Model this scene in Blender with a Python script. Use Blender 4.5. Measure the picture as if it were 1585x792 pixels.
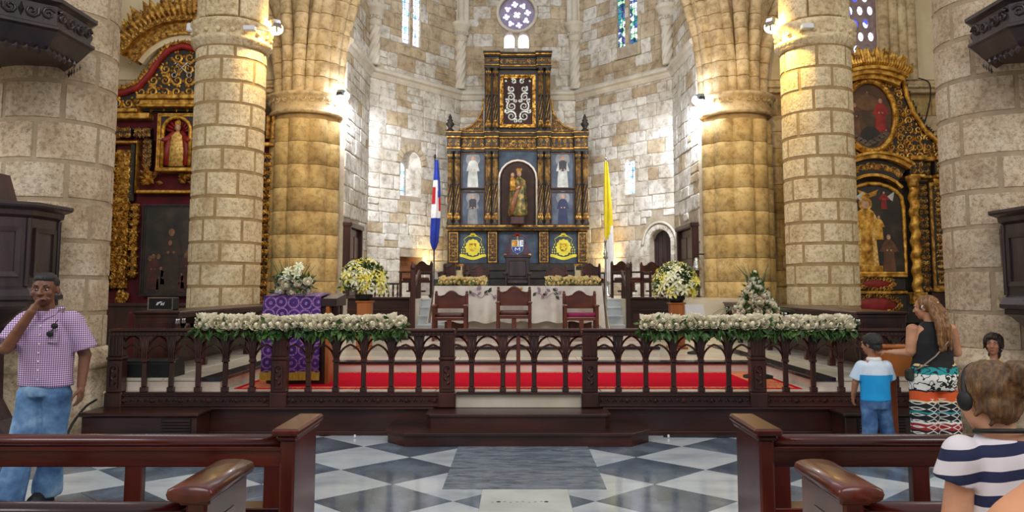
import bpy, math, random
from mathutils import Vector, Matrix, Quaternion, noise
PI = math.pi
SC = bpy.context.scene
for o in list(bpy.data.objects): bpy.data.objects.remove(o)
COL = SC.collection
V3 = Vector

# ------------------------------------------------------------------ camera
EYE, FPX, PITCH = 1.75, 1220.0, math.radians(5.2)
PPX, PPY = 802.0, 333.0
cam = bpy.data.cameras.new('camera'); camo = bpy.data.objects.new('camera', cam); COL.objects.link(camo)
camo.location = (0, 0, EYE); camo.rotation_euler = (PI/2 + PITCH, 0, 0)
cam.sensor_width = 36; cam.lens = FPX/1585*36
cam.shift_x = (792.5-PPX)/1585; cam.shift_y = (PPY-396)/1585
cam.clip_start = .05; cam.clip_end = 200
SC.camera = camo

# ------------------------------------------------------------------ world, lights, exposure
SC.view_settings.view_transform = 'Standard'; SC.view_settings.look = 'None'
SC.view_settings.gamma = 1; SC.view_settings.use_curve_mapping = False
SC.view_settings.exposure = 0.12
SC.cycles.use_denoising = True
SC.cycles.max_bounces = 6; SC.cycles.diffuse_bounces = 3; SC.cycles.glossy_bounces = 3
SC.cycles.sample_clamp_indirect = 6
w = bpy.data.worlds.new('world'); SC.world = w; w.use_nodes = True
wb = w.node_tree.nodes['Background']; wb.inputs[0].default_value = (.92, .96, 1, 1); wb.inputs[1].default_value = .42

def light(name, kind, loc, energy, color, target=None, size=1, size_y=None, angle=None, blend=.6):
    l = bpy.data.lights.new(name, kind); l.energy = energy; l.color = color
    if kind == 'AREA':
        l.shape = 'RECTANGLE'; l.size = size; l.size_y = size_y or size
    elif kind == 'SPOT':
        l.spot_size = math.radians(angle); l.spot_blend = blend; l.shadow_soft_size = size
    else: l.shadow_soft_size = size
    o = bpy.data.objects.new(name, l); COL.objects.link(o); o.location = loc
    if target is not None:
        o.rotation_euler = (V3(target)-V3(loc)).to_track_quat('-Z', 'Y').to_euler()
    return o
# daylight of the nave behind and above the visitors
light('nave_daylight', 'AREA', (0, -3, 11), 760, (1, .98, .95), (0, 10, .5), 9, 6)
light('nave_window_daylight', 'AREA', (-11, 4, 8), 420, (.86, .92, 1), (2, 9, .5), 4, 6)
light('nave_window_daylight', 'AREA', (11, 4, 8), 360, (1, .97, .92), (-2, 9, .5), 4, 6)
light('chancel_daylight', 'AREA', (0, 15, 11), 300, (1, .97, .92), (0, 21, 1), 5, 4)

# ------------------------------------------------------------------ helpers
def C(r, g, b):
    f = lambda c: (c/255/12.92) if c/255 <= .04045 else ((c/255+.055)/1.055)**2.4
    return (f(r), f(g), f(b), 1)

def at(px, py, Y):
    """Photograph direction at a known real depth Y -> point in metres."""
    u = (px-PPX)/FPX; v = (PPY-py)/FPX
    d = V3((u, math.cos(PITCH)-v*math.sin(PITCH), math.sin(PITCH)+v*math.cos(PITCH)))
    t = Y/d.y
    return V3((d.x*t, Y, EYE+d.z*t))

class NT:
    def __init__(s, name):
        s.m = bpy.data.materials.new(name); s.m.use_nodes = True
        s.t = s.m.node_tree; s.b = s.t.nodes['Principled BSDF']
    def n(s, typ, **kw):
        nd = s.t.nodes.new(typ)
        for k, v in kw.items(): setattr(nd, k, v)
        return nd
    def l(s, a, b): s.t.links.new(a, b)
    def put(s, sock, v):
        if hasattr(v, 'links'): s.l(v, sock)
        else: sock.default_value = v
    def math(s, op, a, b=0.0, c=None):
        nd = s.n('ShaderNodeMath', operation=op); s.put(nd.inputs[0], a); s.put(nd.inputs[1], b)
        if c is not None: s.put(nd.inputs[2], c)
        return nd.outputs[0]
    def ramp(s, fac, stops, const=False):
        nd = s.n('ShaderNodeValToRGB'); cr = nd.color_ramp
        if const: cr.interpolation = 'CONSTANT'
        while len(cr.elements) < len(stops): cr.elements.new(.5)
        for e, (p, c) in zip(cr.elements, stops): e.position = p; e.color = c
        s.l(fac, nd.inputs[0]); return nd.outputs[0]
    def mix(s, fac, a, b, mode='MIX'):
        nd = s.n('ShaderNodeMix', data_type='RGBA', blend_type=mode)
        s.put(nd.inputs[0], fac); s.put(nd.inputs[6], a); s.put(nd.inputs[7], b); return nd.outputs[2]
    def pos(s, obj=False):
        return s.n('ShaderNodeTexCoord').outputs['Object'] if obj else s.n('ShaderNodeNewGeometry').outputs['Position']
    def noise(s, vec, scale, detail=4, rough=.55, dist=0):
        nd = s.n('ShaderNodeTexNoise'); nd.inputs['Scale'].default_value = scale; nd.inputs['Detail'].default_value = detail
        nd.inputs['Roughness'].default_value = rough; nd.inputs['Distortion'].default_value = dist
        s.l(vec, nd.inputs['Vector']); return nd.outputs[0]
    def scaled(s, vec, sc):
        nd = s.n('ShaderNodeMapping'); nd.inputs['Scale'].default_value = sc; s.l(vec, nd.inputs[0]); return nd.outputs[0]
    def bump(s, h, strength, dist=.02):
        nd = s.n('ShaderNodeBump'); nd.inputs['Strength'].default_value = strength; nd.inputs['Distance'].default_value = dist
        s.l(h, nd.inputs['Height']); s.l(nd.outputs[0], s.b.inputs['Normal'])

def mat(name, cols, rough=.6, metal=0, scale=4, stretch=None, bump=0, bscale=60, rnd=0, spec=.5, coat=0, obj=False, pits=0, lo=.3, hi=.7, detail=4, mot=0):
    """Procedural colour from noise between two or three tones, optional per-piece variation, bump and pits."""
    t = NT(name); p = t.pos(obj)
    q = t.scaled(p, stretch) if stretch else p
    k = len(cols)
    col = t.ramp(t.noise(q, scale, detail), [(lo+(hi-lo)*i/max(1, k-1), c) for i, c in enumerate(cols)])
    if rnd:
        r = t.n('ShaderNodeObjectInfo').outputs['Random']
        f = t.math('MULTIPLY_ADD', r, 2*rnd, 1-rnd)
        hs = t.n('ShaderNodeHueSaturation'); t.l(col, hs.inputs['Color']); t.l(f, hs.inputs['Value']); col = hs.outputs[0]
    if mot:
        col = t.mix(1.0, col, t.ramp(t.noise(p, mot, 7, .7), [(.36, (.62, .58, .52, 1)), (.52, (1, 1, 1, 1)), (.66, (1.12, 1.12, 1.1, 1))]), 'MULTIPLY')
    if pits:
        pn = t.noise(p, pits, 5, .75, .6)
        col = t.mix(t.ramp(pn, [(.57, (0, 0, 0, 1)), (.66, (.9, .9, .9, 1))]), col, (cols[0][0]*.5, cols[0][1]*.46, cols[0][2]*.4, 1))
    t.l(col, t.b.inputs['Base Color'])
    t.b.inputs['Roughness'].default_value = rough; t.b.inputs['Metallic'].default_value = metal
    t.b.inputs['Specular IOR Level'].default_value = spec; t.b.inputs['Coat Weight'].default_value = coat
    t.b.inputs['Coat Roughness'].default_value = .12
    if bump: t.bump(t.noise(p if not stretch else q, bscale, 5, .65), bump)
    return t.m

def emit(name, col, strength):
    t = NT(name); t.b.inputs['Base Color'].default_value = col
    t.b.inputs['Emission Color'].default_value = col; t.b.inputs['Emission Strength'].default_value = strength
    return t.m

ORG = {}
class MB:
    def __init__(s): s.v = []; s.f = []; s.sm = []; s.mi = []
    def add(s, vs, fs, smooth=False, mi=0):
        k = len(s.v); s.v += [tuple(x) for x in vs]
        for f in fs: s.f.append(tuple(k+i for i in f)); s.sm.append(smooth); s.mi.append(mi)
    def box(s, x0, x1, y0, y1, z0, z1, bev=0, mi=0):
        if x0 > x1: x0, x1 = x1, x0
        if y0 > y1: y0, y1 = y1, y0
        if z0 > z1: z0, z1 = z1, z0
        if bev <= 0:
            s.add([(x, y, z) for z in (z0, z1) for y in (y0, y1) for x in (x0, x1)],
                  [(0, 2, 3, 1), (4, 5, 7, 6), (0, 1, 5, 4), (2, 6, 7, 3), (0, 4, 6, 2), (1, 3, 7, 5)], False, mi); return
        b = min(bev, (x1-x0)*.45, (y1-y0)*.45, (z1-z0)*.45)
        vs = []; X = (x0, x1); Y = (y0, y1); Z = (z0, z1)
        def idx(i, j, k, a): return ((i*2+j)*2+k)*3+a
        for i in (0, 1):
            for j in (0, 1):
                for k in (0, 1):
                    dx, dy, dz = (b if i == 0 else -b), (b if j == 0 else -b), (b if k == 0 else -b)
                    vs += [(X[i], Y[j]+dy, Z[k]+dz), (X[i]+dx, Y[j], Z[k]+dz), (X[i]+dx, Y[j]+dy, Z[k])]
        fs = []
        for i in (0, 1):
            q = [idx(i, 0, 0, 0), idx(i, 1, 0, 0), idx(i, 1, 1, 0), idx(i, 0, 1, 0)]; fs.append(q[::-1] if i == 0 else q)
            q = [idx(0, i, 0, 1), idx(1, i, 0, 1), idx(1, i, 1, 1), idx(0, i, 1, 1)]; fs.append(q if i == 0 else q[::-1])
            q = [idx(0, 0, i, 2), idx(1, 0, i, 2), idx(1, 1, i, 2), idx(0, 1, i, 2)]; fs.append(q[::-1] if i == 0 else q)
        for a in (0, 1):
            for c in (0, 1):
                fs.append([idx(a, c, 0, 0), idx(a, c, 1, 0), idx(a, c, 1, 1), idx(a, c, 0, 1)])
                fs.append([idx(a, 0, c, 0), idx(a, 1, c, 0), idx(a, 1, c, 2), idx(a, 0, c, 2)])
                fs.append([idx(0, a, c, 1), idx(1, a, c, 1), idx(1, a, c, 2), idx(0, a, c, 2)])
        for i in (0, 1):
            for j in (0, 1):
                for k in (0, 1): fs.append([idx(i, j, k, 0), idx(i, j, k, 1), idx(i, j, k, 2)])
        s.add(vs, fs, False, mi)
    def prism(s, pts, ext, mi=0, smooth=False):
        """closed polygon pts (3-D) pushed along ext"""
        n = len(pts); e = V3(ext); a = [V3(p) for p in pts]
        s.add(a+[p+e for p in a], [tuple(range(n))[::-1], tuple(range(n, 2*n))], False, mi)
        s.add(a+[p+e for p in a], [(i, (i+1) % n, n+(i+1) % n, n+i) for i in range(n)], smooth, mi)
    def lathe(s, prof, c=(0, 0, 0), seg=12, mi=0, smooth=True, a0=0, a1=2*PI):
        full = abs(a1-a0-2*PI) < 1e-6; m = seg if full else seg+1; vs = []
        for r, z in prof:
            for i in range(m):
                a = a0+(a1-a0)*i/seg; vs.append((c[0]+r*math.cos(a), c[1]+r*math.sin(a), c[2]+z))
        fs = []
        for j in range(len(prof)-1):
            for i in range(seg):
                k = (i+1) % m; fs.append((j*m+i, j*m+k, (j+1)*m+k, (j+1)*m+i))
        s.add(vs, fs, smooth, mi)
        if full:
            if prof[0][0] > 1e-5: s.add(vs[:m], [tuple(range(m))[::-1]], False, mi)
            if prof[-1][0] > 1e-5: s.add(vs[-m:], [tuple(range(m))], False, mi)
    def loft(s, rings, smooth=True, mi=0, cap=True):
        n = len(rings[0]); vs = [p for r in rings for p in r]; fs = []
        for j in range(len(rings)-1):
            for i in range(n): fs.append((j*n+i, j*n+(i+1) % n, (j+1)*n+(i+1) % n, (j+1)*n+i))
        if cap: fs += [tuple(range(n))[::-1], tuple(range((len(rings)-1)*n, len(rings)*n))]
        s.add(vs, fs, smooth, mi)
    def tube(s, pts, r, seg=6, mi=0, smooth=True, flat=1.0, up=None):
        P = [V3(p) for p in pts]; n = len(P); R = r if isinstance(r, (list, tuple)) else [r]*n; rings = []; nrm = None
        for i in range(n):
            t = (P[min(i+1, n-1)]-P[max(i-1, 0)]).normalized()
            if nrm is None:
                ref = V3(up) if up else (V3((0, 0, 1)) if abs(t.z) < .9 else V3((0, 1, 0)))
                nrm = (ref-t*ref.dot(t)).normalized()
            else: nrm = (nrm-t*nrm.dot(t)).normalized()
            b = t.cross(nrm)
            rings.append([P[i]+(nrm*math.cos(2*PI*k/seg)*flat+b*math.sin(2*PI*k/seg))*R[i] for k in range(seg)])
        s.loft(rings, smooth, mi)
    def ell(s, c, r, seg=12, rings=8, rot=None, mi=0):
        c = V3(c); r = r if hasattr(r, '__len__') else (r, r, r); L = []
        vs = [V3((0, 0, -r[2]))]
        for j in range(1, rings):
            a = -PI/2+PI*j/rings
            for i in range(seg): vs.append(V3((r[0]*math.cos(a)*math.cos(2*PI*i/seg), r[1]*math.cos(a)*math.sin(2*PI*i/seg), r[2]*math.sin(a))))
        vs.append(V3((0, 0, r[2])))
        if rot: vs = [rot @ q for q in vs]
        fs = [(0, 1+(i+1) % seg, 1+i) for i in range(seg)]
        for j in range(rings-2):
            for i in range(seg): fs.append((1+j*seg+i, 1+j*seg+(i+1) % seg, 1+(j+1)*seg+(i+1) % seg, 1+(j+1)*seg+i))
        k = 1+(rings-2)*seg; e = len(vs)-1
        fs += [(k+i, k+(i+1) % seg, e) for i in range(seg)]
        s.add([c+q for q in vs], fs, True, mi)
    def capsule(s, p0, p1, r0, r1, seg=12):
        p0, p1 = V3(p0), V3(p1); t = (p1-p0).normalized(); ref = V3((0, 0, 1)) if abs(t.z) < .9 else V3((0, 1, 0))
        a = (ref-t*ref.dot(t)).normalized(); b = t.cross(a); rings = []
        for ph in (-80, -50, -20): rings.append((p0+t*r0*math.sin(math.radians(ph)), r0*math.cos(math.radians(ph))))
        for ph in (20, 50, 80): rings.append((p1+t*r1*math.sin(math.radians(ph)), r1*math.cos(math.radians(ph))))
        s.loft([[c+(a*math.cos(2*PI*k/seg)+b*math.sin(2*PI*k/seg))*r for k in range(seg)] for c, r in rings])
    def rings(s, L, seg=16, mi=0):
        """L = (centre, half-width, half-depth, yaw) stacked ellipses in the horizontal plane"""
        R = []
        for c, a, b, y in L:
            c = V3(c); R.append([c+V3((a*math.cos(q)*math.cos(y)-b*math.sin(q)*math.sin(y), a*math.cos(q)*math.sin(y)+b*math.sin(q)*math.cos(y), 0)) for q in [2*PI*k/seg for k in range(seg)]])
        s.loft(R, True, mi)
    def mesh(s, name, org=(0, 0, 0)):
        me = bpy.data.meshes.new(name); o = org
        me.from_pydata([(x-o[0], y-o[1], z-o[2]) for x, y, z in s.v], [], s.f)
        me.polygons.foreach_set('use_smooth', s.sm); me.polygons.foreach_set('material_index', s.mi)
        return me
    def build(s, name, m, parent=None, label=None, kind=None):
        me = s.mesh(name, ORG.get(parent.name, (0, 0, 0)) if parent else (0, 0, 0))
        for x in (m if isinstance(m, (list, tuple)) else [m]): me.materials.append(x)
        return link(name, me, parent, label, kind)

def link(name, me, parent=None, label=None, kind=None):
    o = bpy.data.objects.new(name, me); COL.objects.link(o)
    if parent:
        o.parent = parent; ORG[o.name] = ORG.get(parent.name, (0, 0, 0))
    if label: o['label'] = label
    if kind: o['kind'] = kind
    return o
def thing(name, label, cat, loc=(0, 0, 0), group=None, kind=None):
    o = bpy.data.objects.new(name, None); COL.objects.link(o); o.location = loc; ORG[o.name] = tuple(loc); o.empty_display_size = .1
    o['label'] = label
    if cat: o['category'] = cat
    if group: o['group'] = group
    if kind: o['kind'] = kind
    return o
def tag(o, label, cat=None, group=None, kind=None):
    o['label'] = label
    if cat: o['category'] = cat
    if group: o['group'] = group
    if kind: o['kind'] = kind
    return o
def dup(root, loc, rz=0, label=None, group=None):
    def cp(o, par):
        c = o.copy(); COL.objects.link(c)
        if par: c.parent = par
        for ch in o.children: cp(ch, c)
        return c
    r = cp(root, None); r.location = loc; r.rotation_euler = (0, 0, rz)
    if label: r['label'] = label
    if group: r['group'] = group
    return r
def plate(outer, holes, O, u, v, n, depth):
    """flat slab with holes: outlines in (u,v) metres, thickness along n from O"""
    cu = bpy.data.curves.new('tmp', 'CURVE'); cu.dimensions = '2D'; cu.fill_mode = 'BOTH'; cu.extrude = depth/2
    for poly in [outer]+holes:
        sp = cu.splines.new('POLY'); sp.points.add(len(poly)-1); sp.use_cyclic_u = True
        for p, (a, b) in zip(sp.points, poly): p.co = (a, b, 0, 1)
    ob = bpy.data.objects.new('tmp', cu); COL.objects.link(ob)
    dg = bpy.context.evaluated_depsgraph_get(); me = bpy.data.meshes.new_from_object(ob.evaluated_get(dg), depsgraph=dg)
    bpy.data.objects.remove(ob); bpy.data.curves.remove(cu)
    O, u, v, n = V3(O), V3(u), V3(v), V3(n); mb = MB()
    mb.add([O+u*q.co.x+v*q.co.y+n*(q.co.z+depth/2) for q in me.vertices], [tuple(p.vertices) for p in me.polygons])
    bpy.data.meshes.remove(me); return mb
def baked(mb, mods):
    """mesh after modifiers: list of (type, dict)"""
    me = mb.mesh('tmp'); ob = bpy.data.objects.new('tmp', me); COL.objects.link(ob)
    for t, kw in mods:
        md = ob.modifiers.new(t, t)
        for k, q in kw.items(): setattr(md, k, q)
    dg = bpy.context.evaluated_depsgraph_get(); r = bpy.data.meshes.new_from_object(ob.evaluated_get(dg), depsgraph=dg)
    bpy.data.objects.remove(ob); bpy.data.meshes.remove(me); return r
def circ(cx, cy, r, n=24, ry=None): return [(cx+r*math.cos(2*PI*i/n), cy+(ry or r)*math.sin(2*PI*i/n)) for i in range(n)]
def rect(x0, x1, y0, y1): return [(x0, y0), (x1, y0), (x1, y1), (x0, y1)]
def archpoly(x0, x1, y0, ys, n=10, pointed=0):
    """door-shaped outline: straight jambs to ys, then a round or pointed head"""
    c = (x0+x1)/2; r = (x1-x0)/2; P = [(x0, y0), (x1, y0)]
    if pointed:
        R = 2*r*pointed; a1 = math.acos((R-r)/R)
        P += [(x1-R+R*math.cos(a1*i/n), ys+R*math.sin(a1*i/n)) for i in range(n+1)]
        P += [(x0+R-R*math.cos(a1*i/n), ys+R*math.sin(a1*i/n)) for i in range(n-1, -1, -1)]
    else: P += [(c+r*math.cos(PI*i/n), ys+r*math.sin(PI*i/n)) for i in range(n+1)]
    return P
# --- raised gilded ornament
def ribbon(mb, pts, w, h, n, mi=0):
    P = [V3(p) for p in pts]; n = V3(n); k = len(P); vs = []; fs = []
    for i in range(k):
        t = (P[min(i+1, k-1)]-P[max(0, i-1)]).normalized(); b = t.cross(n); ww = w*(1-.6*i/(k-1))
        vs += [P[i]-b*ww, P[i]+n*h, P[i]+b*ww]
    for i in range(k-1):
        a = 3*i; fs += [(a, a+3, a+4, a+1), (a+1, a+4, a+5, a+2)]
    mb.add(vs, fs, True, mi)
def spiral(mb, c, u, v, n, r, sgn, ph, w, h, turns=1.35, k=11, mi=0):
    c, u, v, n = V3(c), V3(u), V3(v), V3(n); pts = []
    for i in range(k):
        q = i/(k-1); a = ph+sgn*q*turns*2*PI; rr = r*(1-.82*q); pts.append(c+u*rr*math.cos(a)+v*rr*math.sin(a))
    ribbon(mb, pts, w, h, n, mi)
def leaf(mb, c, d, n, L, W, h, mi=0):
    c, d, n = V3(c), V3(d).normalized(), V3(n); b = d.cross(n)
    mb.add([c, c+d*L*.5+b*W, c+d*L, c+d*L*.5-b*W, c+d*L*.45+n*h], [(0, 1, 4), (1, 2, 4), (2, 3, 4), (3, 0, 4)], False, mi)
def scrollwork(mb, O, u, v, n, W, H, cell, rng, inside=None, w=.16, h=.12, mi=0, leaves=3):
    """mirror-symmetric field of scrolls and leaves on a WxH rectangle centred on O"""
    O, u, v, n = V3(O), V3(u), V3(v), V3(n)
    nx = max(1, round(W/2/cell)); ny = max(1, round(H/cell)); cx = W/2/nx; cy = H/ny
    for i in range(nx):
        for j in range(ny):
            a = (i+.5)*cx; b = -H/2+(j+.5)*cy; r = min(cx, cy)*.46; sg = 1 if (i+j) % 2 else -1; ph = rng.random()*6.28
            lv = [(rng.random()*6.28, rng.random()) for _ in range(leaves)]
            for m in (1, -1):
                if inside and not inside(m*a, b): continue
                c = O+u*(m*a)+v*b
                spiral(mb, c, u*m, v, n, r, sg, ph, cell*w*.6, cell*h, mi=mi)
                for q, s_ in lv:
                    d = u*m*math.cos(q)+v*math.sin(q); leaf(mb, c+d*r*.8, d, n, cell*.42*(.6+.5*s_), cell*.13, cell*h, mi)
def frame(mb, x0, x1, z0, z1, y, w, d, mi=0):
    """mitred rectangular moulding facing -Y"""
    for k, (a, b, dd) in enumerate(((0, w*.45, d), (w*.45, w, d*.55))):
        X0, X1, Z0, Z1 = x0+a, x1-a, z0+a, z1-a; q = b-a
        for P in ([(X0, Z0), (X1, Z0), (X1-q, Z0+q), (X0+q, Z0+q)], [(X1, Z0), (X1, Z1), (X1-q, Z1-q), (X1-q, Z0+q)],
                  [(X1, Z1), (X0, Z1), (X0+q, Z1-q), (X1-q, Z1-q)], [(X0, Z1), (X0, Z0), (X0+q, Z0+q), (X0+q, Z1-q)]):
            mb.prism([(p[0], y, p[1]) for p in P], (0, -dd, 0), mi)
def poly(mb, pts, y, d=.004, mi=0):
    mb.prism([(a, y, b) for a, b in pts], (0, -d, 0), mi)

# ------------------------------------------------------------------ materials
m_stone = mat('pale_coral_stone', [C(172, 148, 122), C(204, 182, 154), C(218, 202, 178)], .92, 0, 2.0, bump=.8, bscale=22, rnd=.06, pits=26, mot=17)
m_stone2 = mat('warm_coral_stone', [C(194, 168, 130), C(220, 198, 160), C(230, 212, 178)], .92, 0, 1.8, bump=.7, bscale=20, rnd=.05, pits=20, mot=13)
m_ochre = mat('ochre_stone', [C(160, 130, 80), C(192, 162, 106), C(210, 184, 130)], .9, 0, 1.4, bump=.5, bscale=20, rnd=.08, mot=6)
m_rib = mat('rib_stone', [C(172, 146, 106), C(202, 178, 138), C(216, 194, 156)], .9, 0, 1.3, bump=.4, bscale=20, rnd=.06, mot=6)
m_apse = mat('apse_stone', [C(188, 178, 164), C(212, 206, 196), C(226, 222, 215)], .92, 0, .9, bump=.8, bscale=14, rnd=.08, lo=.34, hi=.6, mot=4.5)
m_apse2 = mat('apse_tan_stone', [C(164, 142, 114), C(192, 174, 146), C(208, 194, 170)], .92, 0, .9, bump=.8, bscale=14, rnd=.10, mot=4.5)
m_joint = mat('lime_mortar', [C(156, 136, 110), C(180, 160, 132)], .95, 0, 6, bump=.4, bscale=40)
m_joint2 = mat('brown_mortar', [C(150, 122, 82), C(176, 148, 104)], .95, 0, 6, bump=.4, bscale=40)
m_joint3 = mat('pale_mortar', [C(166, 152, 132), C(192, 180, 162)], .95, 0, 5, bump=.4, bscale=30)
m_plaster = mat('old_plaster', [C(196, 174, 134), C(216, 198, 160), C(226, 212, 182)], .9, 0, .8, bump=.15, bscale=20)
m_trim = mat('pale_trim_stone', [C(200, 190, 172), C(226, 219, 206)], .85, 0, 2, bump=.3, bscale=30, rnd=.05)
m_white = mat('white_marble', [C(160, 168, 174), C(188, 194, 198), C(206, 209, 210)], .14, 0, 1.6, stretch=(1, 1.6, 1), bump=.04, bscale=7, rnd=.06, detail=7)
m_grey = mat('blue_grey_marble', [C(70, 80, 93), C(96, 107, 120), C(128, 139, 150)], .14, 0, 1.8, stretch=(1.4, .8, 1), bump=.04, bscale=7, rnd=.12, detail=8, lo=.34, hi=.72)
def veined():
    t = NT('veined_grey_marble'); p = t.pos(); mp = t.n('ShaderNodeMapping'); mp.inputs['Rotation'].default_value = (0, 0, .45); mp.inputs['Scale'].default_value = (1.1, 5.5, 1); t.l(p, mp.inputs[0])
    c = t.ramp(t.noise(mp.outputs[0], 2.4, 9, .62, 1.2), [(.3, C(74, 84, 96)), (.48, C(104, 114, 126)), (.56, C(138, 147, 156)), (.7, C(88, 98, 110))])
    t.l(c, t.b.inputs['Base Color']); t.b.inputs['Roughness'].default_value = .2; return t.m
m_slab = veined()
m_pale = mat('pale_grey_stone', [C(176, 178, 172), C(200, 201, 194)], .4, 0, 3, bump=.1, bscale=40)
m_beige = mat('pink_beige_marble', [C(196, 172, 156), C(222, 204, 190), C(232, 220, 208)], .25, 0, 2.5, stretch=(.6, 1, 2), detail=6)
m_cream = mat('cream_marble', [C(196, 184, 164), C(218, 209, 192)], .25, 0, 2, detail=6)
m_blackm = mat('black_marble', [C(22, 22, 26), C(52, 50, 54)], .2, 0, 5)
m_wood = mat('dark_walnut', [C(30, 13, 11), C(52, 23, 18), C(78, 36, 26)], .38, 0, 3, stretch=(1.2, 1.2, .25), bump=.12, bscale=30, coat=.15)
m_woodh = mat('dark_walnut_long_grain', [C(30, 13, 11), C(50, 22, 17), C(74, 34, 24)], .34, 0, 3, stretch=(.25, 1.4, 1.4), bump=.1, bscale=30, coat=.2)
m_pew = mat('polished_mahogany', [C(38, 9, 7), C(66, 17, 12), C(92, 30, 19)], .22, 0, 3, stretch=(.25, 1.6, 1.6), bump=.04, bscale=30, coat=.4)
m_pewv = mat('polished_mahogany_upright', [C(44, 12, 9), C(74, 24, 17), C(100, 40, 27)], .26, 0, 3, stretch=(1.4, 1.4, .25), bump=.04, bscale=30, coat=.3)
m_pulpit = mat('purple_black_wood', [C(28, 19, 22), C(48, 33, 36), C(66, 48, 50)], .36, 0, 3, stretch=(1.3, 1.3, .3), bump=.15, bscale=26, coat=.15)
m_chair = mat('red_brown_chair_wood', [C(62, 26, 16), C(96, 44, 28), C(120, 60, 38)], .36, 0, 4, stretch=(.4, 1, 1), coat=.2)
m_oak = mat('orange_oak', [C(128, 66, 24), C(166, 94, 42), C(188, 116, 60)], .4, 0, 3, stretch=(1, 1, .25), bump=.08, bscale=40)
m_ebony = mat('retable_black_wood', [C(18, 14, 12), C(34, 26, 20), C(54, 42, 30)], .5, 0, 5, bump=.2, bscale=40)
m_gold = mat('worn_gilding', [C(70, 44, 16), C(168, 118, 44), C(228, 184, 92)], .42, .5, 9, bump=.35, bscale=40)
m_gold2 = mat('bright_gilding', [C(100, 62, 16), C(190, 136, 46), C(236, 194, 98)], .38, .5, 7, bump=.35, bscale=36)
m_silver = mat('old_silver', [C(150, 150, 146), C(206, 206, 200)], .3, .8, 12)
m_steel = mat('brushed_steel', [C(170, 172, 176), C(205, 207, 210)], .25, 1, 20)
m_blue = mat('slate_blue_panel', [C(30, 40, 54), C(44, 58, 74), C(62, 78, 92)], .6, 0, 4)
m_red = mat('crimson_cloth', [C(66, 4, 12), C(100, 8, 22)], .8, 0, 3)
m_carpet = mat('scarlet_carpet', [C(196, 0, 34), C(216, 4, 46)], .95, 0, 60, bump=.3, bscale=300, spec=.1)
m_black = mat('matt_black', [C(12, 12, 13), C(26, 26, 28)], .6, 0, 20)
m_green = mat('leaf_green', [C(24, 46, 16), C(52, 86, 30), C(92, 124, 54)], .5, 0, 9, obj=True)
m_rose = mat('ivory_rose', [C(226, 210, 176), C(244, 234, 208), C(252, 247, 230)], .6, 0, 14, rnd=.05, obj=True)
m_peach = mat('peach_rose', [C(236, 206, 140), C(248, 226, 168), C(252, 238, 200)], .6, 0, 14, rnd=.05, obj=True)
m_cream2 = mat('cream_lily', [C(226, 226, 150), C(246, 244, 206), C(250, 250, 232)], .55, 0, 12, rnd=.08, obj=True)
m_yellow = mat('yellow_lily', [C(222, 202, 50), C(240, 226, 96), C(248, 242, 160)], .55, 0, 10, rnd=.06, obj=True)
m_linen = mat('white_linen', [C(214, 200, 188), C(234, 224, 214), C(244, 238, 230)], .85, 0, 3, bump=.2, bscale=120)
# ------------------------------------------------------------------ floor
rng = random.Random(7)
mb = MB(); mb.box(-13, 13, -4, 9.62, -.2, -.012); floor = mb.build('floor', m_joint, kind='structure', label='black and white marble diamond floor of the nave')
AX, AY = .585, .56
def tile_mesh(ax, ay, g):
    mb = MB(); a, b = ax-g, ay-g
    o = [(-a, 0), (0, -b), (a, 0), (0, b)]
    mb.loft([[(x, y, -.012) for x, y in o], [(x, y, -.002) for x, y in o], [(x*.996, y*.996, 0) for x, y in o]], False); return mb.mesh('tile')
t_white, t_grey, t_small = tile_mesh(AX, AY, .004), tile_mesh(AX, AY, .004), tile_mesh(AX/2, AY/2, .004)
t_white.materials.append(m_white); t_grey.materials.append(m_grey); t_small.materials.append(m_grey)
def put(me, nm, par, loc):
    o = link(nm, me, par); o.location = loc; return o
for i in range(-6, 8):
    for j in range(-4, 3):
        for dark in (0, 1):
            x = -1.12+1.17*i+(0 if dark else .585); y = 7.78+1.12*j+(0 if dark else .56)
            if abs(x) > 6.6 or y > 9.9 or y < 3.4: continue
            if dark and i in (-2, -1, 5) and j in (-1, 0, -2):
                for dx, dy in ((AX/2, 0), (-AX/2, 0), (0, AY/2), (0, -AY/2)): put(t_small, 'tile', floor, (x+dx, y+dy, 0))
            else: put(t_grey if dark else t_white, 'tile', floor, (x, y, 0))
mb = MB(); mb.box(-.66, .77, 7.03, 8.95, -.01, .005, .003); mb.build('floor_slab', m_slab, floor, 'large veined grey marble slab in front of the step')
mb = MB(); mb.box(-.31, .43, 5.0, 7.02, -.01, .005, .003); o = mb.build('floor_slab', m_pale, floor, 'pale stone slab with small drilled holes')
mb = MB()
for x in (-.16, .23): mb.lathe([(.018, 0), (.018, .001)], (x, 6.62, .0055), 10)
for k in range(9): mb.box(-.22+.05*k, -.2+.05*k, 6.6+.012*(k % 3), 6.606+.012*(k % 3), .005, .0062)
mb.build('slab_hole', m_black, floor)

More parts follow.
